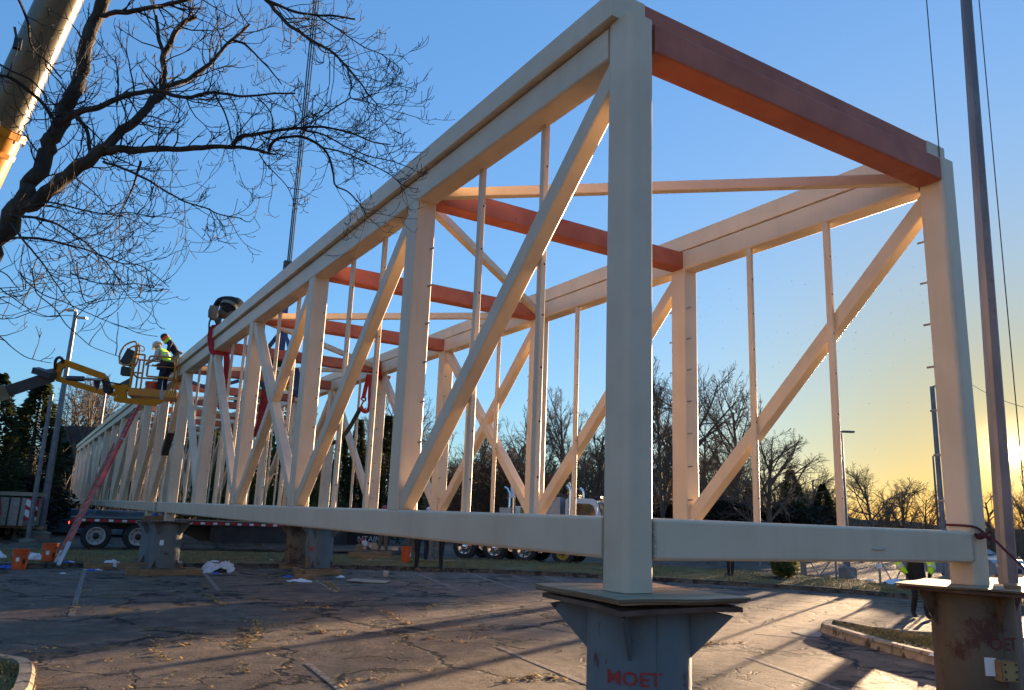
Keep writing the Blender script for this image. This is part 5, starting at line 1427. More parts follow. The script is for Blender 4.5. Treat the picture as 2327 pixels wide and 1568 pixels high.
# cut evergreen boughs on the verge
q = G(1783, 1316, 0.12); rb = random.Random(5); mb = MB(); leaf_cloud(mb, (q.x, q.y, 0.5), 0.52, 0.48, 0.40, 800, 0.085, rb, 0.1); lb = empty('cut_bush', (q.x, q.y, 0.1), 'heap of glossy green leafy boughs on the verge under the end beam', 'bush')
mb.build('leaves', magnolia_m, lb)
mb = MB()
for i in range(5): mb.tube([(q.x, q.y, 0.2), (q.x - 0.5 - 0.1 * i, q.y + 0.3 - 0.2 * i, 0.16), (q.x - 1.0, q.y + 0.5 - 0.3 * i, 0.2)], [0.03, 0.02, 0.008], 5)
mb.build('stems', bark_m, lb)

# ------------------------------------------------------------------ parked car behind the big pole
q = G(2300, 1330); car = empty('parked_car', q, 'silver car with bright headlights behind the galvanized pole', 'car')
cx_, cy_ = -RZ.x, -RZ.y; f1 = Vector((cx_, cy_, 0)).normalized(); f1 = Matrix.Rotation(0.35, 3, 'Z') @ f1; s1 = Vector((-f1.y, f1.x, 0)); CR = Matrix((f1, s1, Vector((0, 0, 1)))).transposed()
Cq = lambda x, y, z: q + f1 * x + s1 * y + Vector((0, 0, z))
carp = mat('silver_car', (0.30, 0.31, 0.33), (0.34, 0.35, 0.37), rough=0.25, metal=0.4)
prof = [(-4.3, 0.45), (-4.35, 0.85), (-4.2, 1.02), (-3.6, 1.08), (-3.0, 1.42), (-1.9, 1.46), (-1.05, 1.02), (-0.15, 0.90), (0, 0.78), (0.02, 0.40), (-0.3, 0.25), (-4.1, 0.25)]
mb = MB(); n = len(prof); vs = []
for yy, k in ((-0.86, 0.0), (-0.80, 1.0), (0.80, 1.0), (0.86, 0.0)):
    for x, z in prof: vs.append(Cq(x, yy * (1 if z < 1.05 else 0.84), z))
fs = [(i + k * n, (i + 1) % n + k * n, (i + 1) % n + (k + 1) * n, i + (k + 1) * n) for k in range(3) for i in range(n)] + [tuple(range(n)), tuple(reversed(range(3 * n, 4 * n)))]
mb.add(vs, fs); mb.build('body', carp, car)
mb = MB(); mb.prism([Cq(-1.02, -0.62, 1.06), Cq(-1.02, 0.62, 1.06), Cq(-1.80, 0.58, 1.44), Cq(-1.80, -0.58, 1.44)], Vector((0, 0, 0.02)) + f1 * 0.02); mb.build('windscreen', glass_m, car)
for yy in (-0.62, 0.62):
    mb = MB(); mb.lathe(Cq(-0.02, yy, 0.70), [(0, 0.06), (0.07, 0.05), (0.10, 0.0)], 14, f1); mb.build('headlight', mat('headlight_glow', (0.8, 0.8, 0.8), emit=(1, 0.85, 0.6), emit_strength=0.5), car)  # weak warm glow set in the headlight material
for xx in (-0.85, -3.5):
    for yy, s in ((-0.80, -1), (0.80, 1)): wheel(car, Cq(xx, yy, 0.31), s1 * s, 0.31, 0.2, galv, hub=bolt_m, nuts=5)
mb = MB(); mb.box(Cq(0.03, 0, 0.52), (0.03, 1.0, 0.16), CR); mb.build('grille', black_m, car)
# ------------------------------------------------------------------ yellow boom lift
yel = mat('lift_yellow', (0.50, 0.185, 0.0), (0.56, 0.21, 0.004), scale=3, rough=0.42, spots=(0.3, 0.16, 0.03), spot_scale=6, spot_amt=0.68)
boomg = mat('boom_dark', (0.03, 0.033, 0.036), (0.055, 0.058, 0.06), scale=3, rough=0.5)
LD = 21.5
def P4(x, y, d=LD): return at(232.6 + x * 0.16686, 668.7 + y * 0.16686, d)      # from a close view of the basket
h1 = Vector((0.848, -0.529, 0)).normalized(); h2 = Vector((0.529, 0.848, 0)).normalized(); h1 = Matrix.Rotation(0.28, 3, 'Z') @ h1; h2 = Matrix.Rotation(0.28, 3, 'Z') @ h2
HR = Matrix((h1, h2, Vector((0, 0, 1)))).transposed()
fl = P4(345, 1345)            # near left corner of the basket floor
lift = empty('boom_lift', at(-700, 1210, 19.5) * 1.0, 'yellow boom lift with a work basket raised beside the far truss', 'boom lift')
lift.location.z = 0
BW, BD, BH = 1.22, 0.92, 1.10
def K(x, y, z): return fl + h1 * x + h2 * y + Vector((0, 0, z))
mb = MB(); mb.box(K(BW / 2, BD / 2, -0.03), (BW, BD, 0.05), HR); mb.build('basket_floor', yel, lift)
for a, b in (((0, 0), (BW, 0)), ((0, BD), (BW, BD)), ((0, 0), (0, BD)), ((BW, 0), (BW, BD))):
    mb = MB(); mb.bar(K(*a, 0.06), K(*b, 0.06), 0.025, 0.19); mb.build('toe_board', yel, lift)
for x, y in ((0.02, 0), (0.30, 0), (BW - 0.02, 0), (BW - 0.10, 0.02), (0.02, BD), (BW - 0.02, BD), (BW / 2, BD)):
    mb = MB(); mb.bar(K(x, y, 0.1), K(x, y, BH), 0.045, 0.045, (1, 0, 0)); mb.build('rail_post', yel, lift)
for zz in (0.58, BH):
    for a, b in (((0.02, BD), (BW - 0.02, BD)), ((BW - 0.02, 0), (BW - 0.02, BD)), ((0.02, 0), (0.02, BD)), ((0.02, 0), (0.30, 0))):
        mb = MB(); mb.tube([K(*a, zz), K(*b, zz)], 0.025, 8); mb.build('rail', yel, lift)
def loop(pts, r, name, m, par): 
    c = catmull([Vector(q) for q in pts], 4); mb = MB(); mb.tube(c, r, 8); return mb.build(name, m, par)
x0, x1, z0, z1 = 0.42, BW - 0.10, 0.50, 1.08
loop([K(x0, -0.03, z0), K(x0, -0.03, z0 + .3), K(x0, -0.03, z1 - 0.12), K(x0 + 0.03, -0.03, z1 - 0.02), K(x0 + 0.15, -0.03, z1), K(x1 - 0.15, -0.03, z1), K(x1 - 0.03, -0.03, z1 - 0.02), K(x1, -0.03, z1 - 0.12), K(x1, -0.03, z0 + .12), K(x1 - 0.03, -0.03, z0 + 0.02), K(x1 - 0.15, -0.03, z0), K(x0 + 0.1, -0.03, z0), K(x0, -0.03, z0)], 0.026, 'gate', yel, lift)
mb = MB(); mb.tube([K(x0, -0.03, 0.80), K(x1, -0.03, 0.80)], 0.012, 6); mb.build('gate_bar', yel, lift)
# control console with its hoop guard, hung outside the left end
cc = K(-0.13, 0.25, 1.02)
mb = MB(); mb.box(cc, (0.26, 0.40, 0.42), HR @ Matrix.Rotation(0.35, 3, 'Y')); mb.build('control_console', black_m, lift)
loop([K(-0.30, -0.05, 0.80), K(-0.33, -0.05, 1.05), K(-0.22, -0.05, 1.32), K(0.0, -0.05, 1.44), K(0.06, -0.05, 1.3), K(0.02, -0.05, 0.9), K(-0.1, -0.05, 0.76), K(-0.30, -0.05, 0.80)], 0.024, 'console_guard', yel, lift)
loop([K(-0.30, 0.5, 0.80), K(-0.33, 0.5, 1.05), K(-0.22, 0.5, 1.32), K(0.0, 0.5, 1.44), K(0.06, 0.5, 1.3), K(0.02, 0.5, 0.9), K(-0.1, 0.5, 0.76), K(-0.30, 0.5, 0.80)], 0.024, 'console_guard', yel, lift)
loop([K(0.02, 0.0, 1.30), K(0.05, 0, 1.36), K(0.22, 0, 1.33), K(0.26, 0, 1.26), K(0.24, 0, 1.20), K(0.05, 0, 1.22), K(0.02, 0, 1.30)], 0.012, 'grab_loop', yel, lift)
mb = MB(); mb.bar(K(0.02, 0.1, 0.1), K(0.06, 0.1, 1.42), 0.05, 0.05, (1, 0, 0)); mb.build('console_post', yel, lift)
mb = MB(); mb.box(K(-0.16, 0.2, 0.62), (0.22, 0.3, 0.22), HR); mb.build('battery_box', black_m, lift)
mb = MB(); mb.prism([K(-0.02, 0.15, 0.45), K(-0.02, 0.15, 0.05), K(-0.42, 0.15, 0.10), K(-0.40, 0.15, 0.18)], h2 * 0.03); mb.build('bracket_plate', boomg, lift)
# chevron plate on the right corner of the toe board, grey rag hanging
mb = MB(); mb.box(K(BW - 0.11, -0.018, 0.06), (0.17, 0.012, 0.15), HR); hz = mb.build('hazard_plate', mat('hazard_yellow', (0.62, 0.40, 0.03), rough=0.5), lift)
for i in range(3):
    mb = MB(); b0 = K(BW - 0.185 + 0.055 * i, -0.026, -0.01); mb.prism([b0, b0 + h1 * 0.02, b0 + h1 * 0.06 + Vector((0, 0, 0.13)), b0 + h1 * 0.04 + Vector((0, 0, 0.13))], h2 * 0.003); mb.build('hazard_stripe', black_m, hz)
mb = MB(); vs = []
for i in range(5):
    for j in range(4): vs.append(K(BW - 0.42 + 0.05 * j - 0.012 * i * (j - 1.5) * 0.5, -0.022 - 0.01 * math.sin(j * 2), 0.14 - 0.075 * i))
mb.add(vs, [(i * 4 + j, i * 4 + j + 1, i * 4 + 4 + j + 1, i * 4 + 4 + j) for i in range(4) for j in range(3)]); tag(mb.build('grey_rag', mat('grey_cloth', (0.30, 0.30, 0.32), (0.38, 0.38, 0.4), scale=9, rough=0.9), loc=tuple(K(BW - 0.35, -0.03, 0))), 'grey rag hanging over the toe board of the work basket', 'rag')
# jib head plates with round holes: built as rings and webs
def jp(x, y, d=LD): return at(x * 0.25, y * 0.25 + 639.7, d)        # from the wider view of the lift
def plate(pts, name, m, t=0.10, d=LD):
    q = [jp(x, y, d) for x, y in pts]; mb = MB(); mb.prism(q, RZ * t); return mb.build(name, m, lift)
plate([(1030, 1060), (1035, 1090), (1160, 1110), (1405, 1135), (1520, 1075), (1150, 1060), (1140, 985), (1165, 985), (1160, 940), (1070, 930), (1070, 1000), (1060, 1040)], 'head_plate', yel, 0.06)
plate([(985, 940), (1075, 930), (1075, 985), (1040, 985), (1030, 965), (1000, 965)], 'head_plate', yel, 0.06)
plate([(985, 1030), (1040, 1050), (1075, 1000), (1072, 985), (1040, 985), (1035, 1010), (1000, 1015)], 'head_plate', yel, 0.06)
# parallelogram jib: two yellow arms, cylinder, dark knuckle
def arm(a, b, w, name, m, d0=LD, d1=LD, th=0.10):
    A = jp(*a, d0); B = jp(*b, d1); mb = MB(); mb.bar(A, B, th, w, up=RY); return mb.build(name, m, lift)
arm((585, 735), (945, 865), 0.17, 'jib_arm', yel, 21.3, LD)
arm((520, 880), (945, 1010), 0.15, 'jib_arm', yel, 21.3, LD)
plate([(565, 710), (610, 712), (600, 760), (548, 800), (530, 860), (560, 905), (500, 890), (490, 800), (520, 740)], 'jib_plate', yel, 0.14, 21.3)
plate([(925, 840), (965, 870), (968, 900), (950, 905), (915, 870)], 'jib_plate', yel, 0.14, 21.45)
mb = MB(); mb.tube([jp(610, 880, 21.35), jp(760, 885, 21.35)], 0.075, 12); mb.build('jib_cylinder', boomg, lift)
mb = MB(); mb.tube([jp(760, 885, 21.35), jp(930, 895, 21.4)], 0.04, 10); mb.build('jib_ram', bolt_m, lift)
plate([(920, 895), (960, 880), (975, 930), (1005, 960), (1000, 1010), (985, 1030), (930, 1000), (935, 940)], 'knuckle', black_m, 0.18, 21.45)
plate([(850, 905), (900, 900), (885, 985), (865, 1000)], 'knuckle', black_m, 0.08, 21.42)
mb = MB(); mb.tube(catmull([jp(985, 915, 21.5), jp(1040, 925, 21.5), jp(1100, 935, 21.5)], 4), 0.025, 6); mb.build('hose', black_m, lift)
# main boom running off to the left and down
A = jp(480, 860, 21.3); Bm = jp(-420, 1160, 20.2)
ax = (Bm - A)
mb = MB(); mb.bar(A, A + ax * 0.52, 0.26, 0.30, up=RY); mb.build('inner_boom', boomg, lift)
mb = MB(); mb.bar(A + ax * 0.47, A + ax * 1.0, 0.34, 0.40, up=RY); mb.build('outer_boom', mat('boom_tan', (0.16, 0.12, 0.06), (0.22, 0.17, 0.09), scale=3, rough=0.5), lift)
mb = MB(); mb.box(jp(400, 830, 21.1), (0.50, 0.30, 0.16), Matrix((RX, RZ, -RY)).transposed() @ Matrix.Rotation(0.30, 3, 'Y')); mb.build('boom_sleeve', boomg, lift)
plate([(410, 800), (480, 790), (490, 890), (425, 905)], 'boom_nose', mat('boom_grey', (0.10, 0.11, 0.12), rough=0.5), 0.25, 21.2)
loop([jp(500, 800, 21.3), jp(505, 720, 21.25), jp(535, 690, 21.2), jp(565, 705, 21.2), jp(570, 740, 21.25)], 0.04, 'hose', black_m, lift)
# chassis of the lift, beyond the picture at the left
c = lift.location.copy()
up = (Bm - Vector((c.x, c.y, 1.4)))
mb = MB(); mb.bar(Vector((c.x, c.y, 1.4)), Bm + ax * 0.0, 0.40, 0.46); mb.build('lower_boom', yel, lift)
mb = MB(); mb.box((c.x, c.y, 0.75), (2.3, 3.2, 0.5)); mb.box((c.x, c.y, 1.3), (1.4, 1.8, 0.7)); mb.build('chassis', yel, lift)
for sx in (-1, 1):
    for sy in (-1, 1): wheel(lift, (c.x + sx * 1.2, c.y + sy * 1.1, 0.45), (sx, 0, 0), 0.45, 0.32, yel, hub=black_m, nuts=8)

# red bucket in the basket
b = K(0.52, 0.35, 0.0)
mb = MB(); 
bk = bucket((b.x, b.y, b.z), 0.40, 0.17, 'red orange bucket in the work basket at the worker\'s feet', lab=False)

# ------------------------------------------------------------------ the crane boom at the upper left, its hook lines and slings
crane = empty('crane_boom', (0, 0, 0), 'huge pale crane boom with a yellow collar rising behind the leafless tree', 'crane')
boomw = mat('crane_cream', (0.085, 0.07, 0.042), (0.12, 0.10, 0.062), scale=1.2, rough=0.32, bump=0.05, spots=(0.18, 0.15, 0.10), spot_scale=3, spot_amt=0.66)
DB = 12.0
a0 = at(135, 0, DB); a1 = at(56, 171, DB)
dirb = (a0 - a1).normalized()
bot = a1 - dirb * ((a1 - at(2, 288, DB)).length)
crane.location = bot - dirb * 9
co = crane.location
rb_ = 43 * DB / FPX
mb = MB(); mb.tube([bot - dirb * 0.2, bot + dirb * 14], rb_, 28); mb.build('boom_section', boomw, crane)
mb = MB(); mb.tube([bot + dirb * 14, bot + dirb * 26], rb_ * 0.82, 14); mb.build('boom_section', boomw, crane)
mb = MB(); mb.tube([bot - dirb * 9, bot - dirb * 0.05], rb_ * 1.12, 24); mb.build('base_section', yel, crane)
mb = MB(); mb.tube([bot - dirb * 0.10, bot + dirb * 0.02], rb_ * 1.32, 14, smooth=False); mb.build('collar', yel, crane)
mb = MB(); mb.tube([bot - dirb * 0.42, bot - dirb * 0.34], rb_ * 1.2, 14, smooth=False); mb.build('collar', yel, crane)
for k in range(8):
    a = 2 * PI * k / 8; x = dirb.orthogonal().normalized(); y = dirb.cross(x)
    q = bot + (x * math.cos(a) + y * math.sin(a)) * rb_ * 1.24
    mb = MB(); mb.tube([q - dirb * 0.16, q + dirb * 0.07], 0.018, 6); mb.build('collar_bolt', bolt_m, crane)
mb = MB(); c0 = at(60, 118, DB - 0.6); mb.box(at(40, 100, DB - 0.55), (0.10, 0.08, 0.16)); mb.tube([at(40, 100, DB - 0.5), at(33, 62, DB - 0.5)], 0.02, 6); mb.build('bracket', black_m, crane)
hook = Vector((WD / 2 + 0.1, 4.05 * PN, GZ + HH + 2.6))
# put the hook so that its lines cross the sky where the picture has them
q = at(656, 602, 17.4); hook = Vector((q.x, q.y, GZ + HH + 1.55))
for i, dx in enumerate((-0.06, 0.0, 0.07)):
    mb = MB(); mb.tube([hook + Vector((dx * 0.6, 0, 0.3)), hook + Vector((dx * 2.2, 0.05 * i, 34))], 0.016, 5); tag(mb.build('hoist_rope', dark_steel, loc=tuple(hook)), ['left', 'middle', 'right'][i] + ' strand of the steel hoist ropes rising above the top chord', 'rope', 'hoist ropes of the crane')
hb2 = empty('crane_hook', hook, 'dark crane hook block behind the top chord', 'hook')
mb = MB(); mb.box(hook + Vector((0, 0, 0.12)), (0.22, 0.10, 0.36)); mb.build('block', dark_steel, hb2)
loop([hook + Vector((0, 0, -0.05)), hook + Vector((0.08, 0, -0.14)), hook + Vector((0.03, 0, -0.26)), hook + Vector((-0.09, 0, -0.2))], 0.03, 'hook', dark_steel, hb2)
bluestrap = mat('blue_webbing', (0.012, 0.05, 0.17), (0.02, 0.075, 0.24), scale=12, rough=0.8)
redstrap = mat('red_webbing', (0.30, 0.015, 0.02), (0.42, 0.03, 0.025), scale=12, rough=0.8)
def strap(pts, w, label, m, t=0.02, group='lifting slings on the bridge', name='sling'):
    pts = catmull([Vector(q) for q in pts], 4); mb = MB(); vs = []; fs = []
    n = len(pts)
    for i, q in enumerate(pts):
        tt = (pts[min(i + 1, n - 1)] - pts[max(i - 1, 0)]).normalized(); s = tt.cross(RZ)
        s = s.normalized() if s.length > 1e-3 else RX
        u = tt.cross(s).normalized()
        for a, b in ((-1, -1), (1, -1), (1, 1), (-1, 1)): vs.append(q + s * a * w / 2 + u * b * t / 2)
    for i in range(n - 1):
        for k in range(4): fs.append((i * 4 + k, i * 4 + (k + 1) % 4, i * 4 + 4 + (k + 1) % 4, i * 4 + 4 + k))
    fs += [(3, 2, 1, 0), ((n - 1) * 4, (n - 1) * 4 + 1, (n - 1) * 4 + 2, (n - 1) * 4 + 3)]
    mb.add(vs, fs); return tag(mb.build(name, m, loc=tuple(pts[0])), label, 'sling', group)
def S4(x, y, d): return at((800 + x * 0.5102) * 0.5815, (1200 + y * 0.5102) * 0.5815, d)
strap([hook - Vector((0, 0, 0.2)), S4(600, 160, 17.6), S4(545, 235, 18.0), S4(488, 308, 18.6)], 0.10, 'blue sling leg slanting left from the crane hook', bluestrap)
strap([hook - Vector((0, 0, 0.2)), S4(605, 165, 17.5), S4(595, 240, 17.5), S4(585, 330, 17.5)], 0.15, 'blue sling leg hanging straight under the crane hook', bluestrap)
strap([hook - Vector((0, 0, 0.2)), S4(620, 190, 17.3), S4(635, 260, 17.2), S4(650, 335, 17.1)], 0.08, 'thin blue sling leg slanting right from the crane hook', bluestrap)
strap([S4(690, 470, 18.6), S4(712, 560, 18.7), S4(705, 640, 18.7), S4(700, 690, 18.8)], 0.17, 'broad blue sling hanging beside the second bay post', bluestrap)
strap([S4(-130, 560, 23.5), S4(-60, 590, 23.4), S4(40, 620, 23.2), S4(130, 600, 23.0), S4(260, 565, 22.5)], 0.10, 'dark blue sling sagging between the far cross beams', bluestrap)
strap([S4(435, 500, 22), S4(460, 480, 22), S4(470, 560, 22), S4(445, 600, 22), S4(420, 580, 22)], 0.12, 'crumpled blue sling over a red cross beam', bluestrap)
strap([S4(480, 640, 21.0), S4(462, 760, 21.0), S4(440, 900, 21.0), S4(405, 1000, 21.0)], 0.30, 'dark red slings hanging in a bundle from a far cross beam', mat('dark_red_webbing', (0.16, 0.012, 0.02), (0.24, 0.02, 0.03), scale=10, rough=0.85), t=0.08)
# red sling round the near top chord beside the crouching worker
yk = 4.12 * PN
def cq(v, z, y=yk): return Vector((v, y, GZ + HH + z))
pc = [at(476, 738, depth_of(cq(-0.12, 0.5)))]
yl = 3.99 * PN
strap([Vector((0.12, yl, GZ + HH + 0.54)), Vector((-0.06, yl - 0.02, GZ + HH + 0.55)), Vector((-0.10, yl, GZ + HH + 0.36)), Vector((-0.06, yl, GZ + HH + 0.14)), Vector((-0.02, yl - 0.05, GZ + HH - 0.02)), Vector((0.10, yl - 0.10, GZ + HH - 0.06)), Vector((0.26, yl - 0.08, GZ + HH - 0.02))], 0.13, 'red sling wrapped over the near top chord by the crouching worker', redstrap, t=0.035)
strap([Vector((0.28, yl - 0.1, GZ + HH + 0.0)), Vector((0.34, yl - 0.1, GZ + HH - 0.5)), Vector((0.32, yl - 0.08, GZ + HH - 1.1)), Vector((0.30, yl - 0.1, GZ + HH - 1.35))], 0.13, 'red sling hanging inside the near truss below its chord', redstrap, t=0.05)
# red sling loop and hook on the far chord with a dark strap tied to it
yf = 4.0 * PN + 0.1
fd = depth_of(Vector((WD - 0.3, yf, GZ + HH)))
strap([S4(1345, 420, fd + .25), S4(1330, 430, fd - 0.15), S4(1338, 500, fd - 0.2), S4(1350, 548, fd - 0.1), S4(1390, 560, fd + 0.1), S4(1410, 530, fd + .25)], 0.11, 'red sling wrapped round the far top chord at the fourth post', redstrap, t=0.04)
strap([S4(1255, 515, fd - 0.3), S4(1240, 580, fd - 0.3), S4(1222, 660, fd - 0.3), S4(1215, 700, fd - 0.3)], 0.10, 'left red strand hanging from the far red beam to the hook', redstrap, t=0.04)
strap([S4(1268, 515, fd - 0.35), S4(1266, 600, fd - 0.35), S4(1262, 690, fd - 0.35), S4(1262, 760, fd - 0.35), S4(1240, 800, fd - 0.35), S4(1212, 795, fd - 0.35), S4(1195, 760, fd - 0.35)], 0.09, 'right red strand hanging in a loop from the far red beam', redstrap, t=0.04)
rh = empty('red_hook', S4(1212, 725, fd - 0.32), 'small red hook and shackle at the end of the hanging sling', 'hook')
loop([S4(1215, 685, fd - 0.32), S4(1232, 700, fd - 0.32), S4(1222, 720, fd - 0.32), S4(1200, 705, fd - 0.32), S4(1205, 690, fd - 0.32), S4(1215, 685, fd - 0.32)], 0.022, 'shackle', redstrap, rh)
loop([S4(1218, 718, fd - 0.32), S4(1205, 740, fd - 0.32), S4(1195, 770, fd - 0.32), S4(1215, 790, fd - 0.32), S4(1232, 775, fd - 0.32)], 0.022, 'hook', redstrap, rh)
strap([S4(1192, 775, fd - 0.32), S4(1150, 850, fd - 0.1), S4(1110, 920, fd + 0.1), S4(1060, 985, fd + 0.3), S4(985, 1040, fd + 0.5), S4(880, 1030, fd + 0.8)], 0.11, 'dark green strap slanting down from the red hook', mat('dark_green_webbing', (0.03, 0.04, 0.035), (0.05, 0.06, 0.05), scale=12, rough=0.85))
# tag rope tied to the right corner post
rope = mat('dark_red_rope', (0.07, 0.012, 0.014), (0.13, 0.025, 0.025), scale=40, rough=0.9)
dpr = depth_of(Vector((WD - 0.2, -0.03, GZ)))
tr_ = [Vector((WD - PB - 0.012, PA - 0.02, GZ + 0.055)), Vector((WD - PB - 0.018, -0.008, GZ + 0.045)), Vector((WD - 0.12, -0.02, GZ - 0.0)), Vector((WD - 0.03, -0.02, GZ - 0.035)), Vector((WD + 0.02, -0.03, GZ - 0.055))]
rp = empty('tag_rope', tr_[2], 'dark red rope knotted round the right corner post and led off to the right', 'rope')
loop(tr_ + [at(2285, 1252, dpr - 0.1), at(2330, 1296, dpr - 0.25), at(2480, 1450, dpr - 0.8)], 0.011, 'line', rope, rp)
mb = MB(); kq = at(2232, 1216, dpr - 0.03); mb.tube(catmull([kq - RX * 0.07 - RY * 0.01, kq - RX * 0.03 + RY * 0.012, kq + RX * 0.02 + RY * 0.0, kq + RX * 0.07 + RY * 0.035], 4), [0.016] * 3 + [0.03] * 6 + [0.02] * 4, 8); mb.tube([kq + RX * 0.03, kq + RX * 0.07 - RY * 0.03, kq + RX * 0.085 - RY * 0.02], 0.010, 6); mb.build('knot', rope, rp)
# short cable above the right corner post
mb = MB(); t0 = Vector((WD - 0.05, 0.12, GZ + HH + 0.29)); mb.tube([t0, t0 + Vector((0.05, 0.0, 16))], 0.006, 5); tag(mb.build('tag_cable', dark_steel, loc=tuple(t0)), 'thin line rising into the sky from the right corner post', 'cable')

# ------------------------------------------------------------------ litter along the kerb
rl = random.Random(12)
paper = mat('white_plastic', (0.60, 0.62, 0.65), (0.70, 0.71, 0.72), scale=12, rough=0.35); bluep = mat('blue_plastic', (0.02, 0.06, 0.36), (0.03, 0.10, 0.5), scale=6, rough=0.45)
def crumple(p, sx, sy, sz, m, name, seed, n=9, wild=1.0):
    mb = MB(); vs = []; fs = []; 
    for i in range(n + 1):
        for j in range(n + 1):
            u = i / n * 2 - 1; v = j / n * 2 - 1
            e = max(0.0, 1 - (u * u + v * v) ** 1.0)
            nz = mnoise.noise(Vector((u * 1.7 + seed, v * 1.7, seed * 0.7))); n2 = mnoise.noise(Vector((u * 4 + seed, v * 4, 5)))
            vs.append((p[0] + sx * (u + 0.25 * n2 * wild), p[1] + sy * (v + 0.25 * nz * wild), p[2] + max(0.004, sz * (0.85 * e + 0.55 * nz * wild + 0.3 * n2 * wild))))
    for i in range(n):
        for j in range(n): fs.append((i * (n + 1) + j, (i + 1) * (n + 1) + j, (i + 1) * (n + 1) + j + 1, i * (n + 1) + j + 1))
    return mb.add(vs, fs).build(name, m, loc=tuple(p))
p = G(495, 1300); tag(crumple((p.x, p.y, 0), 0.42, 0.28, 0.34, mat('clear_plastic', (0.50, 0.53, 0.57), (0.60, 0.62, 0.66), scale=9, rough=0.25), 'plastic_bag', 2.3, 14, 1.2), 'big crumpled clear plastic bag on the asphalt right of the white tagged stand', 'plastic bag')
p = G(72, 1272, .12); tag(crumple((p.x, p.y, 0.1), 0.36, 0.25, 0.22, paper, 'plastic_bag', 7.1, 10), 'white plastic bag between the two orange buckets', 'plastic bag')
p = G(15, 1291); tag(crumple((p.x, p.y, 0), 0.40, 0.25, 0.16, bluep, 'blue_tarp', 4.4, 10, 0.7), 'folded blue tarp at the kerb left of the orange bucket', 'tarp')
p = G(-2, 1279); tag(crumple((p.x, p.y, 0.1), 0.2, 0.2, 0.22, paper, 'plastic_bag', 9.9, 8, 0.8), 'white bag at the left picture edge above the blue tarp', 'plastic bag')
p = G(255, 1290); tag(crumple((p.x, p.y, 0.02), 0.26, 0.2, 0.2, paper, 'paper_sheet', 3.3, 8), 'crumpled white paper on the kerb between the two timbers', 'paper')
p = G(300, 1296); tag(crumple((p.x, p.y, 0), 0.28, 0.12, 0.05, paper, 'paper_sheet', 5.3, 8), 'flat white paper on the asphalt by the white tagged stand', 'paper')
p = G(680, 1322); tag(crumple((p.x, p.y, 0), 0.30, 0.18, 0.08, paper, 'paper_sheet', 6.3, 8), 'white sheet on the asphalt left of the OET stand', 'paper')
p = G(655, 1311); tag(crumple((p.x, p.y, 0), 0.14, 0.10, 0.05, bluep, 'blue_rag', 6.9, 6), 'blue rag on the asphalt left of the OET stand', 'rag')
p = G(2035, 1326, 0.1); tag(crumple((p.x, p.y, 0.1), 0.55, 0.2, 0.16, paper, 'plastic_sheet', 8.3, 10), 'torn white plastic on the verge left of the right stand', 'plastic sheet')
p = G(1975, 1319, 0.1); tag(crumple((p.x, p.y, 0.1), 0.30, 0.12, 0.06, paper, 'paper_sheet', 1.3, 6), 'small white scrap on the verge by the lamp post foot', 'paper')
p = G(2120, 1492, 0.12); tag(crumple((p.x, p.y, 0.13), 0.05, 0.05, 0.05, paper, 'paper_scrap', 2.2, 5), 'white scrap on the island turf by the right stand', 'paper')
for i in range(26):
    px = rl.uniform(140, 880); py = rl.choice([rl.uniform(1264, 1284), rl.uniform(1293, 1312)])
    z = 0.13 if py < 1289 else 0.0; q = G(px, py, z); s = rl.uniform(0.04, 0.13)
    tag(crumple((q.x, q.y, z), s, s * 0.7, s * 0.5, rl.choice([paper, paper, paper, bluep]), 'paper_scrap', rl.uniform(0, 99), 4), 'small scrap of litter scattered along the kerb between the stands', 'litter', 'scraps of litter along the kerb')
# dry leaves caught in the cracks of the asphalt
leafm = mat('dry_leaves', (0.36, 0.20, 0.05), (0.55, 0.34, 0.10), scale=20, rough=0.8)
mb = MB()
def leaves_at(c, n, sp):
    for _ in range(n):
        q = c + Vector((rl.gauss(0, sp), rl.gauss(0, sp), 0)); q.z = 0.006 + rl.random() * 0.012
        a = rl.uniform(0, 2 * PI); s = rl.uniform(0.016, 0.042); d = Vector((math.cos(a), math.sin(a), rl.uniform(-.2, .5))); e = Vector((-math.sin(a), math.cos(a), rl.uniform(-.2, .3))) * 0.5
        mb.add([q - d * s, q + e * s, q + d * s, q - e * s], [(0, 1, 2, 3)])
LEAFP = [[(580, 1410), (586, 1425), (575, 1450), (560, 1476)], [(360, 1455), (352, 1478), (365, 1495), (400, 1505)], [(700, 1425), (740, 1440), (820, 1448)], [(640, 1388), (700, 1380), (760, 1382)], [(240, 1500), (262, 1508)], [(560, 1510), (545, 1530)], [(960, 1385), (990, 1372)], [(880, 1440), (980, 1452), (1080, 1462)], [(770, 1560), (820, 1545), (900, 1540)], [(1150, 1545), (1220, 1535), (1300, 1545)], [(745, 1322), (765, 1346)], [(160, 1392), (172, 1370)], [(420, 1470), (440, 1462)], [(470, 1350), (495, 1366), (505, 1380)], [(60, 1480), (120, 1476)], [(880, 1392), (905, 1404), (930, 1420)], [(1560, 1470), (1640, 1462), (1700, 1458)]]
for L in LEAFP:
    P3 = [G(x, y) for x, y in L]
    for i in range(len(P3) - 1):
        k = max(2, int((P3[i + 1] - P3[i]).length / 0.12))
        for j in range(k): leaves_at(P3[i].lerp(P3[i + 1], j / k) + Vector((rl.gauss(0, .03), rl.gauss(0, .05), 0)), rl.randint(4, 16), 0.045)
for _ in range(240): leaves_at(G(rl.uniform(0, 1500), rl.uniform(1330, 1568)), rl.randint(1, 2), 0.05)
for _ in range(120): leaves_at(G(rl.uniform(1700, 2130), rl.uniform(1330, 1440)), 1, 0.05)
mb.build('dry_leaves', leafm)['kind'] = 'stuff'
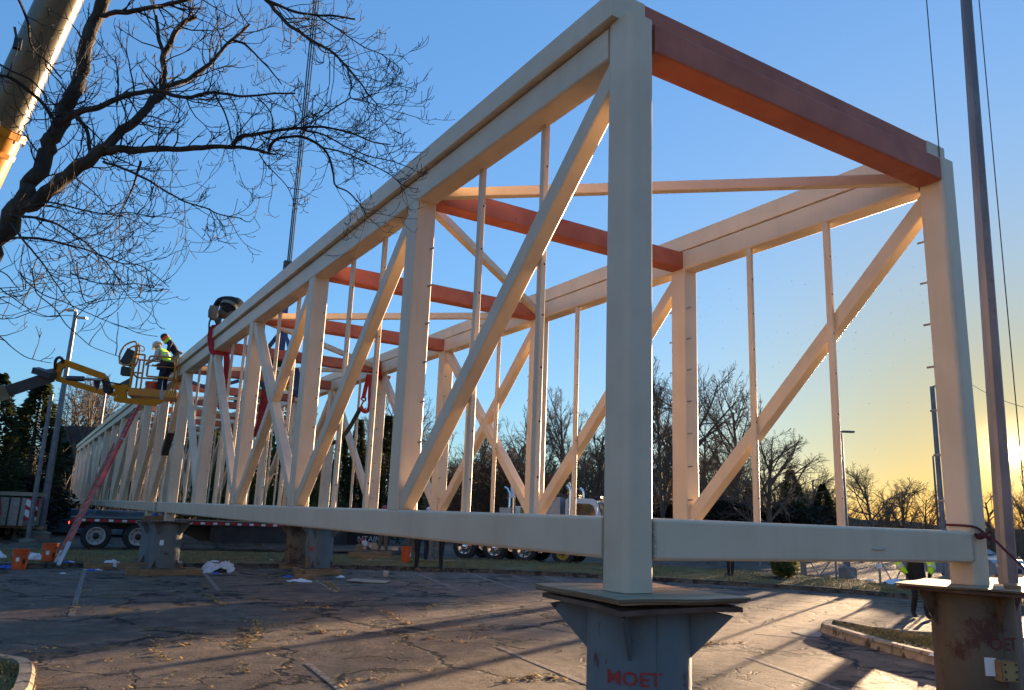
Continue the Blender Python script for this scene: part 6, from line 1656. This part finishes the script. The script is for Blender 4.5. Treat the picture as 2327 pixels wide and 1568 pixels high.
# grass blades on the verge and the island
gm = mat('grass_blades', (0.14, 0.115, 0.04), (0.26, 0.21, 0.08), scale=2.5, rough=0.8)
mb = MB(); rg = random.Random(9)
def blade(q, h):
    a = rg.uniform(0, 2 * PI); w = Vector((math.cos(a), math.sin(a), 0)) * 0.008; l = Vector((rg.gauss(0, .03), rg.gauss(0, .03), h))
    mb.add([q - w, q + w, q + l], [(0, 1, 2)])
nK = len(KS)
for _ in range(26000):
    i = rg.randrange(nK - 1); f = rg.random(); t = 0.04 + 0.92 * rg.random() ** 1.3
    q = KS[i].lerp(KS[i + 1], f).lerp(BS[i].lerp(BS[i + 1], f), t)
    if depth_of(q) < 2 or mnoise.noise(q * 0.6) < -0.22: continue
    q = Vector((q.x, q.y, 0.125 + 0.05 * math.sin(PI * t))); blade(q, rg.uniform(0.03, 0.10))
ic = sum((p for p in isl_c), Vector()) / len(isl_c)
for _ in range(5000):
    i = rg.randrange(len(isl_c) - 1); q = isl_c[i].lerp(ic, 0.12 + 0.86 * rg.random() ** 0.6); q = Vector((q.x, q.y, 0.11)); blade(q, rg.uniform(0.02, 0.07))
kc = sum(kis, Vector()) / len(kis)
for _ in range(3000):
    i = rg.randrange(len(kis) - 1); q = kis[i].lerp(kis[i + 1], rg.random()).lerp(kc, 0.08 + 0.9 * rg.random()); q = Vector((q.x, q.y, 0.10)); blade(q, rg.uniform(0.02, 0.06))
mb.build('grass', gm)['kind'] = 'stuff'

# ------------------------------------------------------------------ the flock far off in the sky
bird_m = mat('bird_dark', (0.03, 0.03, 0.035), rough=0.9)
mb = MB(); mb.add([(-0.42, 0, 0.14), (-0.2, 0.05, 0.17), (0, 0.05, 0.0), (0.2, 0.05, 0.17), (0.42, 0, 0.14), (0.18, -0.06, 0.10), (0, -0.06, -0.02), (-0.18, -0.06, 0.10)], [(0, 1, 7), (1, 2, 6, 7), (2, 3, 5, 6), (3, 4, 5)])
mb.tube([(0, -0.22, 0), (0, 0, 0.0), (0, 0.2, 0.0), (0, 0.28, 0.01)], [0.01, 0.06, 0.05, 0.02], 6)
b0 = mb.build('bird', bird_m); bme = b0.data; bpy.data.objects.remove(b0)
rbd = random.Random(4)
for i in range(110):
    if i < 84: px, py = rbd.uniform(1750, 2200), rbd.gauss(760, 75)
    else: px, py = rbd.uniform(1500, 1760), rbd.gauss(690, 45)
    o = link('bird', bme, None, at(px, py, rbd.uniform(150, 230)))
    o.scale = (0.48,) * 3; o.rotation_euler = (rbd.gauss(0, .3), rbd.gauss(0, .4), rbd.uniform(0, 6.3))
    tag(o, 'tiny dark bird of the flock crossing the sky inside the end frame', 'bird', 'flock of birds in the sky')
# ------------------------------------------------------------------ people
skin_m = mat('skin', (0.40, 0.24, 0.16), (0.46, 0.28, 0.19), scale=8, rough=0.6)
boot_m = mat('tan_boots', (0.13, 0.08, 0.045), (0.19, 0.12, 0.07), scale=8, rough=0.8)
cloth = lambda n, a, b: mat(n, a, b, scale=9, rough=0.9, bump=0.3, bscale=25)
navy = cloth('navy_cloth', (0.012, 0.014, 0.024), (0.025, 0.028, 0.042)); blackc = cloth('black_cloth', (0.008, 0.008, 0.009), (0.018, 0.017, 0.017)); tan = cloth('tan_cloth', (0.13, 0.09, 0.052), (0.19, 0.135, 0.082))
greyc = cloth('grey_cloth2', (0.16, 0.13, 0.11), (0.24, 0.20, 0.17)); limec = cloth('hi_vis_lime', (0.46, 0.78, 0.02), (0.52, 0.86, 0.03)); denim = cloth('dark_denim', (0.015, 0.022, 0.045), (0.03, 0.04, 0.07)); whitec = cloth('pale_cloth', (0.40, 0.37, 0.34), (0.5, 0.47, 0.44))
reflect = mat('reflective_grey', (0.5, 0.5, 0.48), rough=0.3); orangec = cloth('hi_vis_orange', (0.75, 0.13, 0.015), (0.8, 0.16, 0.02))

def person(loc, yaw, J, cols, label, group=None, hat=None, name='person', hair=(0.03, 0.02, 0.015), scale=1.0, armr=1.0):
    """J: joint name -> local position (x right, y forward, z up). cols: dict legs, torso, arms, feet, hands, head"""
    Rz = Matrix.Rotation(yaw, 3, 'Z'); loc = Vector(loc)
    W = {k: Rz @ (Vector(v) * scale) for k, v in J.items()}
    vs = []; es = []; rad = []; seg = []
    def v(p, r): vs.append(p); rad.append(r * scale if not isinstance(r, tuple) else (r[0] * scale, r[1] * scale)); return len(vs) - 1
    def chain(start, pts, part):
        prev = start
        for p, r in pts:
            i = v(p, r); es.append((prev, i)); seg.append((prev, i, part)); prev = i
        return prev
    root = v(W['pelvis'], (0.155, 0.12))
    waist = chain(root, [(W['waist'], (0.15, 0.115)), (W['chest'], (0.18, 0.13))], 'torso')
    nk = chain(waist, [(W['neck'], 0.065)], 'torso')
    hd = W['head'] - W['neck']; hl = hd.normalized()
    top = chain(nk, [(W['neck'] + hl * 0.09 * scale, 0.06), (W['head'], 0.10), (W['head'] + hl * 0.08 * scale, 0.078)], 'head')
    for s, sx in (('l', -1), ('r', 1)):
        h = chain(root, [(W['hip' + s], 0.105)], 'legs')
        k = chain(h, [((W['hip' + s] + W['knee' + s]) / 2, 0.088), (W['knee' + s], 0.066)], 'legs')
        a = chain(k, [((W['knee' + s] * 0.6 + W['ankle' + s] * 0.4), 0.064), (W['ankle' + s], 0.05)], 'legs')
        fd = (W['toe' + s] - W['ankle' + s])
        chain(a, [(W['ankle' + s] + fd * 0.45 - Vector((0, 0, 0.02)), 0.055), (W['toe' + s], 0.042)], 'feet')
        sh = chain(waist, [(W['sho' + s], 0.075)], 'torso')
        e = chain(sh, [((W['sho' + s] + W['elb' + s]) / 2, 0.058 * armr), (W['elb' + s], 0.05 * armr)], 'arms')
        w = chain(e, [((W['elb' + s] + W['wri' + s]) / 2, 0.046 * armr), (W['wri' + s], 0.034)], 'arms')
        d = (W['wri' + s] - W['elb' + s]).normalized(); side = d.orthogonal().normalized()
        pl_ = chain(w, [(W['wri' + s] + d * 0.055 * scale, 0.036)], 'hands')
        for fi, off in enumerate((-0.030, -0.010, 0.010, 0.028)):
            b = W['wri' + s] + d * 0.09 * scale + side * off * scale
            c = d.cross(side) * 0.02 * scale
            chain(pl_, [(b, 0.0105), (b + d * (0.045 if fi in (1, 2) else 0.036) * scale + c, 0.009), (b + d * (0.06 if fi in (1, 2) else 0.048) * scale + c * 2.6, 0.0075)], 'hands')
        chain(w, [(W['wri' + s] + d * 0.04 * scale + side * 0.04 * scale, 0.013), (W['wri' + s] + d * 0.075 * scale + side * 0.058 * scale, 0.010)], 'hands')
    me = bpy.data.meshes.new('body'); bm = bmesh.new(); lay = bm.verts.layers.skin.verify()
    B = [bm.verts.new(p) for p in vs]
    for i, b in enumerate(B):
        r = rad[i]; b[lay].radius = r if isinstance(r, tuple) else (r, r); b[lay].use_root = (i == 0)
    for a, b in es: bm.edges.new((B[a], B[b]))
    bm.to_mesh(me); bm.free()
    o = bpy.data.objects.new('body', me); COL.objects.link(o)
    o.modifiers.new('Skin', 'SKIN'); sb = o.modifiers.new('Sub', 'SUBSURF'); sb.levels = 1; sb.render_levels = 1
    dg = bpy.context.evaluated_depsgraph_get(); dg.update()
    m2 = bpy.data.meshes.new_from_object(o.evaluated_get(dg))
    bpy.data.objects.remove(o)
    parts = ['torso', 'legs', 'arms', 'feet', 'hands', 'head']; m2.materials.clear()
    for p in parts: m2.materials.append(cols[p])
    SG = [(vs[a], vs[b] - vs[a], parts.index(p)) for a, b, p in seg]
    for f in m2.polygons:
        c = f.center; best = 1e9; bi = 0
        for a, d, k in SG:
            t = max(0, min(1, (c - a).dot(d) / max(d.length_squared, 1e-9))); q = (c - a - d * t).length
            if parts[k] == 'hands': q *= 0.8
            if q < best: best = q; bi = k
        f.material_index = bi; f.use_smooth = True
    root_o = empty(name, loc, label, 'person', group)
    link('body', m2, root_o)
    # face, hair or hat
    H = loc + W['head']; fwd = Rz @ Vector(J.get('look', (0, 1, 0))); fwd = (fwd - hl * fwd.dot(hl)).normalized(); lat = fwd.cross(hl)
    mb = MB(); mb.tube([H + fwd * 0.085 * scale + hl * 0.03, H + fwd * 0.115 * scale - hl * 0.01, H + fwd * 0.09 * scale - hl * 0.025], [0.008, 0.016, 0.012], 6)
    for s in (-1, 1):
        mb.lathe(H + lat * s * 0.098 * scale - hl * 0.005, [(0, 0.012), (0.02, 0.008), (0.028, 0)], 8, lat * s)
    mb.build('nose_and_ears', cols['head'], root_o)
    mb = MB()
    for s in (-1, 1): mb.lathe(H + fwd * 0.088 * scale + lat * s * 0.034 + hl * 0.022, [(0, 0.008), (0.010, 0.004)], 8, fwd)
    mb.bar(H + fwd * 0.094 * scale - hl * 0.045 - lat * 0.02, H + fwd * 0.094 * scale - hl * 0.045 + lat * 0.02, 0.006, 0.006, hl); mb.build('eyes_and_mouth', mat('eye_dark', (0.02, 0.012, 0.01), rough=0.4), root_o)
    if hat is not None:
        mb = MB(); c = H + hl * 0.045 * scale
        mb.lathe(c, [(0.150, -0.006), (0.155, 0.0), (0.122, 0.012), (0.118, 0.05), (0.098, 0.095), (0.055, 0.122), (0, 0.130)], 20, hl)
        mb.prism([c + fwd * 0.10 - lat * 0.08, c + fwd * 0.19 - lat * 0.04, c + fwd * 0.19 + lat * 0.04, c + fwd * 0.10 + lat * 0.08], hl * 0.008)
        mb.build('hard_hat', hat, root_o)
    else:
        mb = MB(); mb.lathe(H + hl * 0.01, [(0.112, -0.02), (0.115, 0.02), (0.10, 0.07), (0.06, 0.105), (0, 0.118)], 16, (hl - fwd * 0.25).normalized()); mb.build('hair', mat('hair_dark', hair, rough=0.8), root_o)
    root_o['_w'] = 0
    del root_o['_w']
    return root_o, {k: loc + q for k, q in W.items()}, Rz

def standing(**k):
    J = dict(pelvis=(0, 0, 0.97), waist=(0, 0.0, 1.12), chest=(0, 0.0, 1.33), neck=(0, 0.01, 1.50), head=(0, 0.04, 1.645), hipl=(-0.10, 0, 0.92), hipr=(0.10, 0, 0.92), kneel=(-0.11, 0.02, 0.50), kneer=(0.11, 0.02, 0.50), anklel=(-0.12, 0, 0.09), ankler=(0.12, 0, 0.09), toel=(-0.14, 0.17, 0.035), toer=(0.14, 0.17, 0.035),
             shol=(-0.20, 0, 1.44), shor=(0.20, 0, 1.44), elbl=(-0.27, -0.02, 1.15), elbr=(0.27, -0.02, 1.15), wril=(-0.24, 0.12, 0.93), wrir=(0.24, 0.12, 0.93))
    J.update(k); return J
def C(torso, legs, arms=None, feet=None, hands=None, head=None): return dict(torso=torso, legs=legs, arms=arms or torso, feet=feet or boot_m, hands=hands or skin_m, head=head or skin_m)
def facing(d): return math.atan2(-d.x, d.y)
hat_red = mat('hat_red', (0.28, 0.02, 0.03), rough=0.35); hat_white = mat('hat_white', (0.62, 0.63, 0.65), rough=0.35); hat_blue = mat('hat_pale_blue', (0.45, 0.52, 0.60), rough=0.35)
toC = Vector((-RZ.x, -RZ.y, 0)); rightv = Vector((RX.x, RX.y, 0)).normalized()
# hands in pockets, walking up the sunlit asphalt
q = G(2088, 1404)
pw, W, Rz = person(q, facing(toC), standing(elbl=(-0.39, -0.04, 1.13), elbr=(0.39, -0.04, 1.13), wril=(-0.24, 0.10, 0.90), wrir=(0.24, 0.10, 0.90), kneer=(0.10, 0.10, 0.50), ankler=(0.10, -0.05, 0.12), toer=(0.11, 0.10, 0.03), anklel=(-0.10, 0.14, 0.09), toel=(-0.11, 0.31, 0.035), kneel=(-0.11, 0.12, 0.50)), C(blackc, blackc, limec, blackc, blackc), 'person in a black coat with lime sleeves walking behind the right stand', hat=hat_white, armr=1.75)
for s in 'lr':
    a = W['elb' + s].lerp(W['wri' + s], 0.2); b = W['elb' + s].lerp(W['wri' + s], 0.42)
    mb = MB(); mb.tube([a, b], 0.086, 12); mb.build('reflective_band', reflect, pw)
mb = MB(); c = W['pelvis']; mb.lathe((c.x, c.y, c.z - 0.16), [(0.20, 0), (0.19, 0.1), (0.18, 0.2), (0.185, 0.32)], 18); mb.build('coat_skirt', blackc, pw)
# two workers in black trousers facing each other on the asphalt
q = G(944, 1298); person(q, facing(rightv), standing(wril=(-0.2, 0.28, 1.1), wrir=(0.2, 0.28, 1.1)), C(limec, blackc), 'person in black trousers facing right by the kerb, left of the pair', hat=hat_white)
q = G(1001, 1299); person(q, facing(-rightv), standing(wril=(-0.2, 0.22, 1.15), wrir=(0.2, 0.22, 1.15)), C(navy, blackc), 'person in black trousers facing left by the kerb, right of the pair')
# three on the verge behind
q = G(982, 1278, 0.12); person((q.x, q.y, 0.12), facing(toC) + 0.5, standing(), C(navy, greyc), 'person in grey trousers standing on the verge between the two in black', scale=0.97)
q = G(966, 1276, 0.12); person((q.x, q.y, 0.12), facing(rightv) + 0.3, standing(), C(navy, denim, feet=mat('blue_shoes', (0.05, 0.09, 0.2), rough=0.6)), 'person in navy trousers and white hard hat behind the pair in black', scale=1.06, hat=hat_white)
q = G(868, 1264, 0.12); person((q.x, q.y, 0.12), facing(toC) - 0.3, standing(anklel=(-0.17, 0, 0.09), ankler=(0.17, 0, 0.09), toel=(-0.2, .17, .035), toer=(.2, .17, .035)), C(navy, tan), 'person in tan trousers and red hard hat behind the lumber pile', hat=hat_red, scale=1.06)
q = G(932, 1268, 0.12); person((q.x, q.y, 0.12), facing(toC) + 0.2, standing(), C(greyc, tan), 'person in tan trousers behind the orange bucket', scale=0.98)
# watcher on the sunny turf at the right
q = G(1661, 1310, 0.12); person((q.x, q.y, 0.12), facing(-rightv) + 0.4, standing(anklel=(-0.14, 0.06, 0.09), toel=(-0.16, 0.24, 0.035)), C(navy, blackc, feet=blackc), 'person in black trousers standing on the sunlit verge under the end beam')
# worker in the basket, lime vest and dark jeans
q = K(0.80, 0.36, 0.0); fwdA = -h1
pa, W, Rz = person(q, facing(-h1) - 0.5, standing(pelvis=(0, -0.05, 0.92), waist=(0, 0.02, 1.06), chest=(0, 0.12, 1.24), neck=(0, 0.22, 1.37), head=(0, 0.32, 1.46), look=(0, 0.8, -0.5), hipl=(-0.1, -0.05, 0.88), hipr=(0.1, -0.05, 0.88), shol=(-0.2, 0.15, 1.32), shor=(0.2, 0.15, 1.32), elbl=(-0.27, 0.17, 1.03), elbr=(0.27, 0.17, 1.03), wril=(-0.2, 0.40, 0.96), wrir=(0.2, 0.40, 0.96)), C(limec, denim, whitec, boot_m, mat('red_gloves', (0.12, 0.02, 0.03), rough=0.8)), 'person in a lime vest and dark jeans in the work basket, head bent', hat=hat_blue, scale=1.0)
mb = MB(); c = W['pelvis']; mb.lathe(c + Vector((0, 0, 0.03)), [(0.185, -0.05), (0.195, 0.0), (0.185, 0.05)], 18); mb.build('tool_belt', mat('belt_brown', (0.05, 0.035, 0.025), rough=0.8), pa)
for a in (0.3, 1.6, 3.4): 
    mb = MB(); p = c + Vector((0.20 * math.cos(a), 0.20 * math.sin(a), -0.08)); mb.box(p, (0.10, 0.14, 0.18), Matrix.Rotation(a, 3, 'Z')); mb.build('tool_pouch', mat('belt_brown', (0, 0, 0)), pa)
mb = MB()
for z in (0.35, 0.75):
    p = W['waist'].lerp(W['chest'], z); mb.lathe(p, [(0.172, -0.022), (0.176, 0.022)], 18, (W['chest'] - W['waist']).normalized())
mb.build('reflective_band', reflect, pa)
# worker kneeling on the chord behind, black cap and orange hood
yb = 5.78 * PN; base = Vector((0.10, yb, GZ + HH + 0.52))
pb, W, Rz = person(base, facing(-h1) + 0.1, dict(pelvis=(0, -0.12, 0.30), waist=(0, -0.08, 0.44), chest=(0, 0.12, 0.68), neck=(0, 0.24, 0.83), head=(0, 0.34, 0.94), look=(0, .7, -.6), hipl=(-0.1, -0.1, 0.27), hipr=(0.1, -0.1, 0.27), kneel=(-0.12, 0.30, 0.12), kneer=(0.12, 0.30, 0.12), anklel=(-0.12, -0.12, 0.07), ankler=(0.12, -0.12, 0.07), toel=(-0.12, -0.28, 0.05), toer=(0.12, -0.28, 0.05), shol=(-0.2, 0.14, 0.77), shor=(0.2, 0.14, 0.77), elbl=(-0.25, 0.20, 0.48), elbr=(0.25, 0.20, 0.48), wril=(-0.12, 0.40, 0.30), wrir=(0.12, 0.40, 0.30)), C(navy, greyc, navy, boot_m, blackc), 'person in navy with orange hood kneeling on the chord above the basket', hair=(0.02, 0.015, 0.02))
mb = MB(); p = W['neck'].lerp(W['head'], 0.15); mb.lathe(p, [(0.12, -0.05), (0.115, 0.02), (0.09, 0.06)], 16, (W['head'] - W['neck']).normalized()); mb.build('lime_collar', limec, pb)
mb = MB(); p = W['head']; mb.lathe(p - (W['head'] - W['neck']).normalized() * 0.03, [(0.116, -0.04), (0.119, 0.0), (0.112, 0.045)], 16, (W['head'] - W['neck']).normalized()); mb.build('orange_hood', orangec, pb)
mb = MB(); p = W['waist']; mb.lathe(p, [(0.175, -0.03), (0.18, 0.03)], 16, (W['chest'] - W['waist']).normalized()); mb.tube([W['waist'] + Vector((0.05, 0.14, 0)), W['chest'] + Vector((-0.02, 0.17, 0.05)), W['shol'] + Vector((0, 0, 0.08))], 0.022, 6); mb.build('harness', tan, pb)
# worker bent double on the near chord
yc = 3.86 * PN; base = Vector((0.11, yc, GZ + HH + 0.52))
pc_, W, Rz = person(base, math.radians(-8), dict(pelvis=(-0.02, -0.04, 0.27), waist=(0.02, -0.02, 0.42), chest=(0.07, 0.08, 0.57), neck=(0.10, 0.30, 0.64), head=(0.11, 0.42, 0.60), look=(0, 0.4, -1), hipl=(-0.11, 0.0, 0.24), hipr=(0.09, 0.0, 0.24), kneel=(-0.15, 0.34, 0.30), kneer=(0.15, 0.34, 0.30), anklel=(-0.13, -0.06, 0.09), ankler=(0.10, -0.06, 0.09), toel=(-0.14, 0.12, 0.04), toer=(0.10, 0.12, 0.04), shol=(-0.17, 0.14, 0.57), shor=(0.27, 0.14, 0.57), elbl=(-0.24, 0.26, 0.36), elbr=(0.36, 0.22, 0.34), wril=(-0.14, 0.46, 0.14), wrir=(0.18, 0.46, 0.14)), C(blackc, tan, blackc, boot_m, blackc), 'person in black bent over on the near top chord by the red sling', scale=1.12, armr=1.3, hair=(0.008, 0.008, 0.009))
mb = MB(); p = W['waist']; mb.lathe(p, [(0.19, -0.04), (0.195, 0.04)], 16, (W['chest'] - W['pelvis']).normalized()); mb.build('harness_belt', mat('harness_grey', (0.16, 0.14, 0.09), (0.22, 0.2, 0.14), rough=0.9), pc_)
mb = MB(); p = W['pelvis'] + Vector((-0.30, -0.16, -0.06)); vs = []
for i in range(9):
    for j, (r, z) in enumerate(((0.10, 0.14), (0.13, 0.02), (0.12, -0.12), (0.05, -0.19))):
        a = 2 * PI * i / 9; vs.append(p + Vector((r * math.cos(a) * 0.9, r * math.sin(a) * 0.6, z)))
mb.add(vs, [(i * 4 + j, ((i + 1) % 9) * 4 + j, ((i + 1) % 9) * 4 + j + 1, i * 4 + j + 1) for i in range(9) for j in range(3)] + [tuple(i * 4 + 3 for i in range(9))], True); mb.build('bolt_bag', cloth('canvas_bag', (0.16, 0.12, 0.08), (0.22, 0.17, 0.12)), pc_)
mb = MB(); mb.tube(catmull([W['pelvis'] + Vector((-0.2, -0.1, 0)), W['pelvis'] + Vector((-0.36, -0.2, -0.28)), W['pelvis'] + Vector((-0.34, -0.15, -0.5))], 4), 0.018, 6); mb.build('lanyard', blackc, pc_)
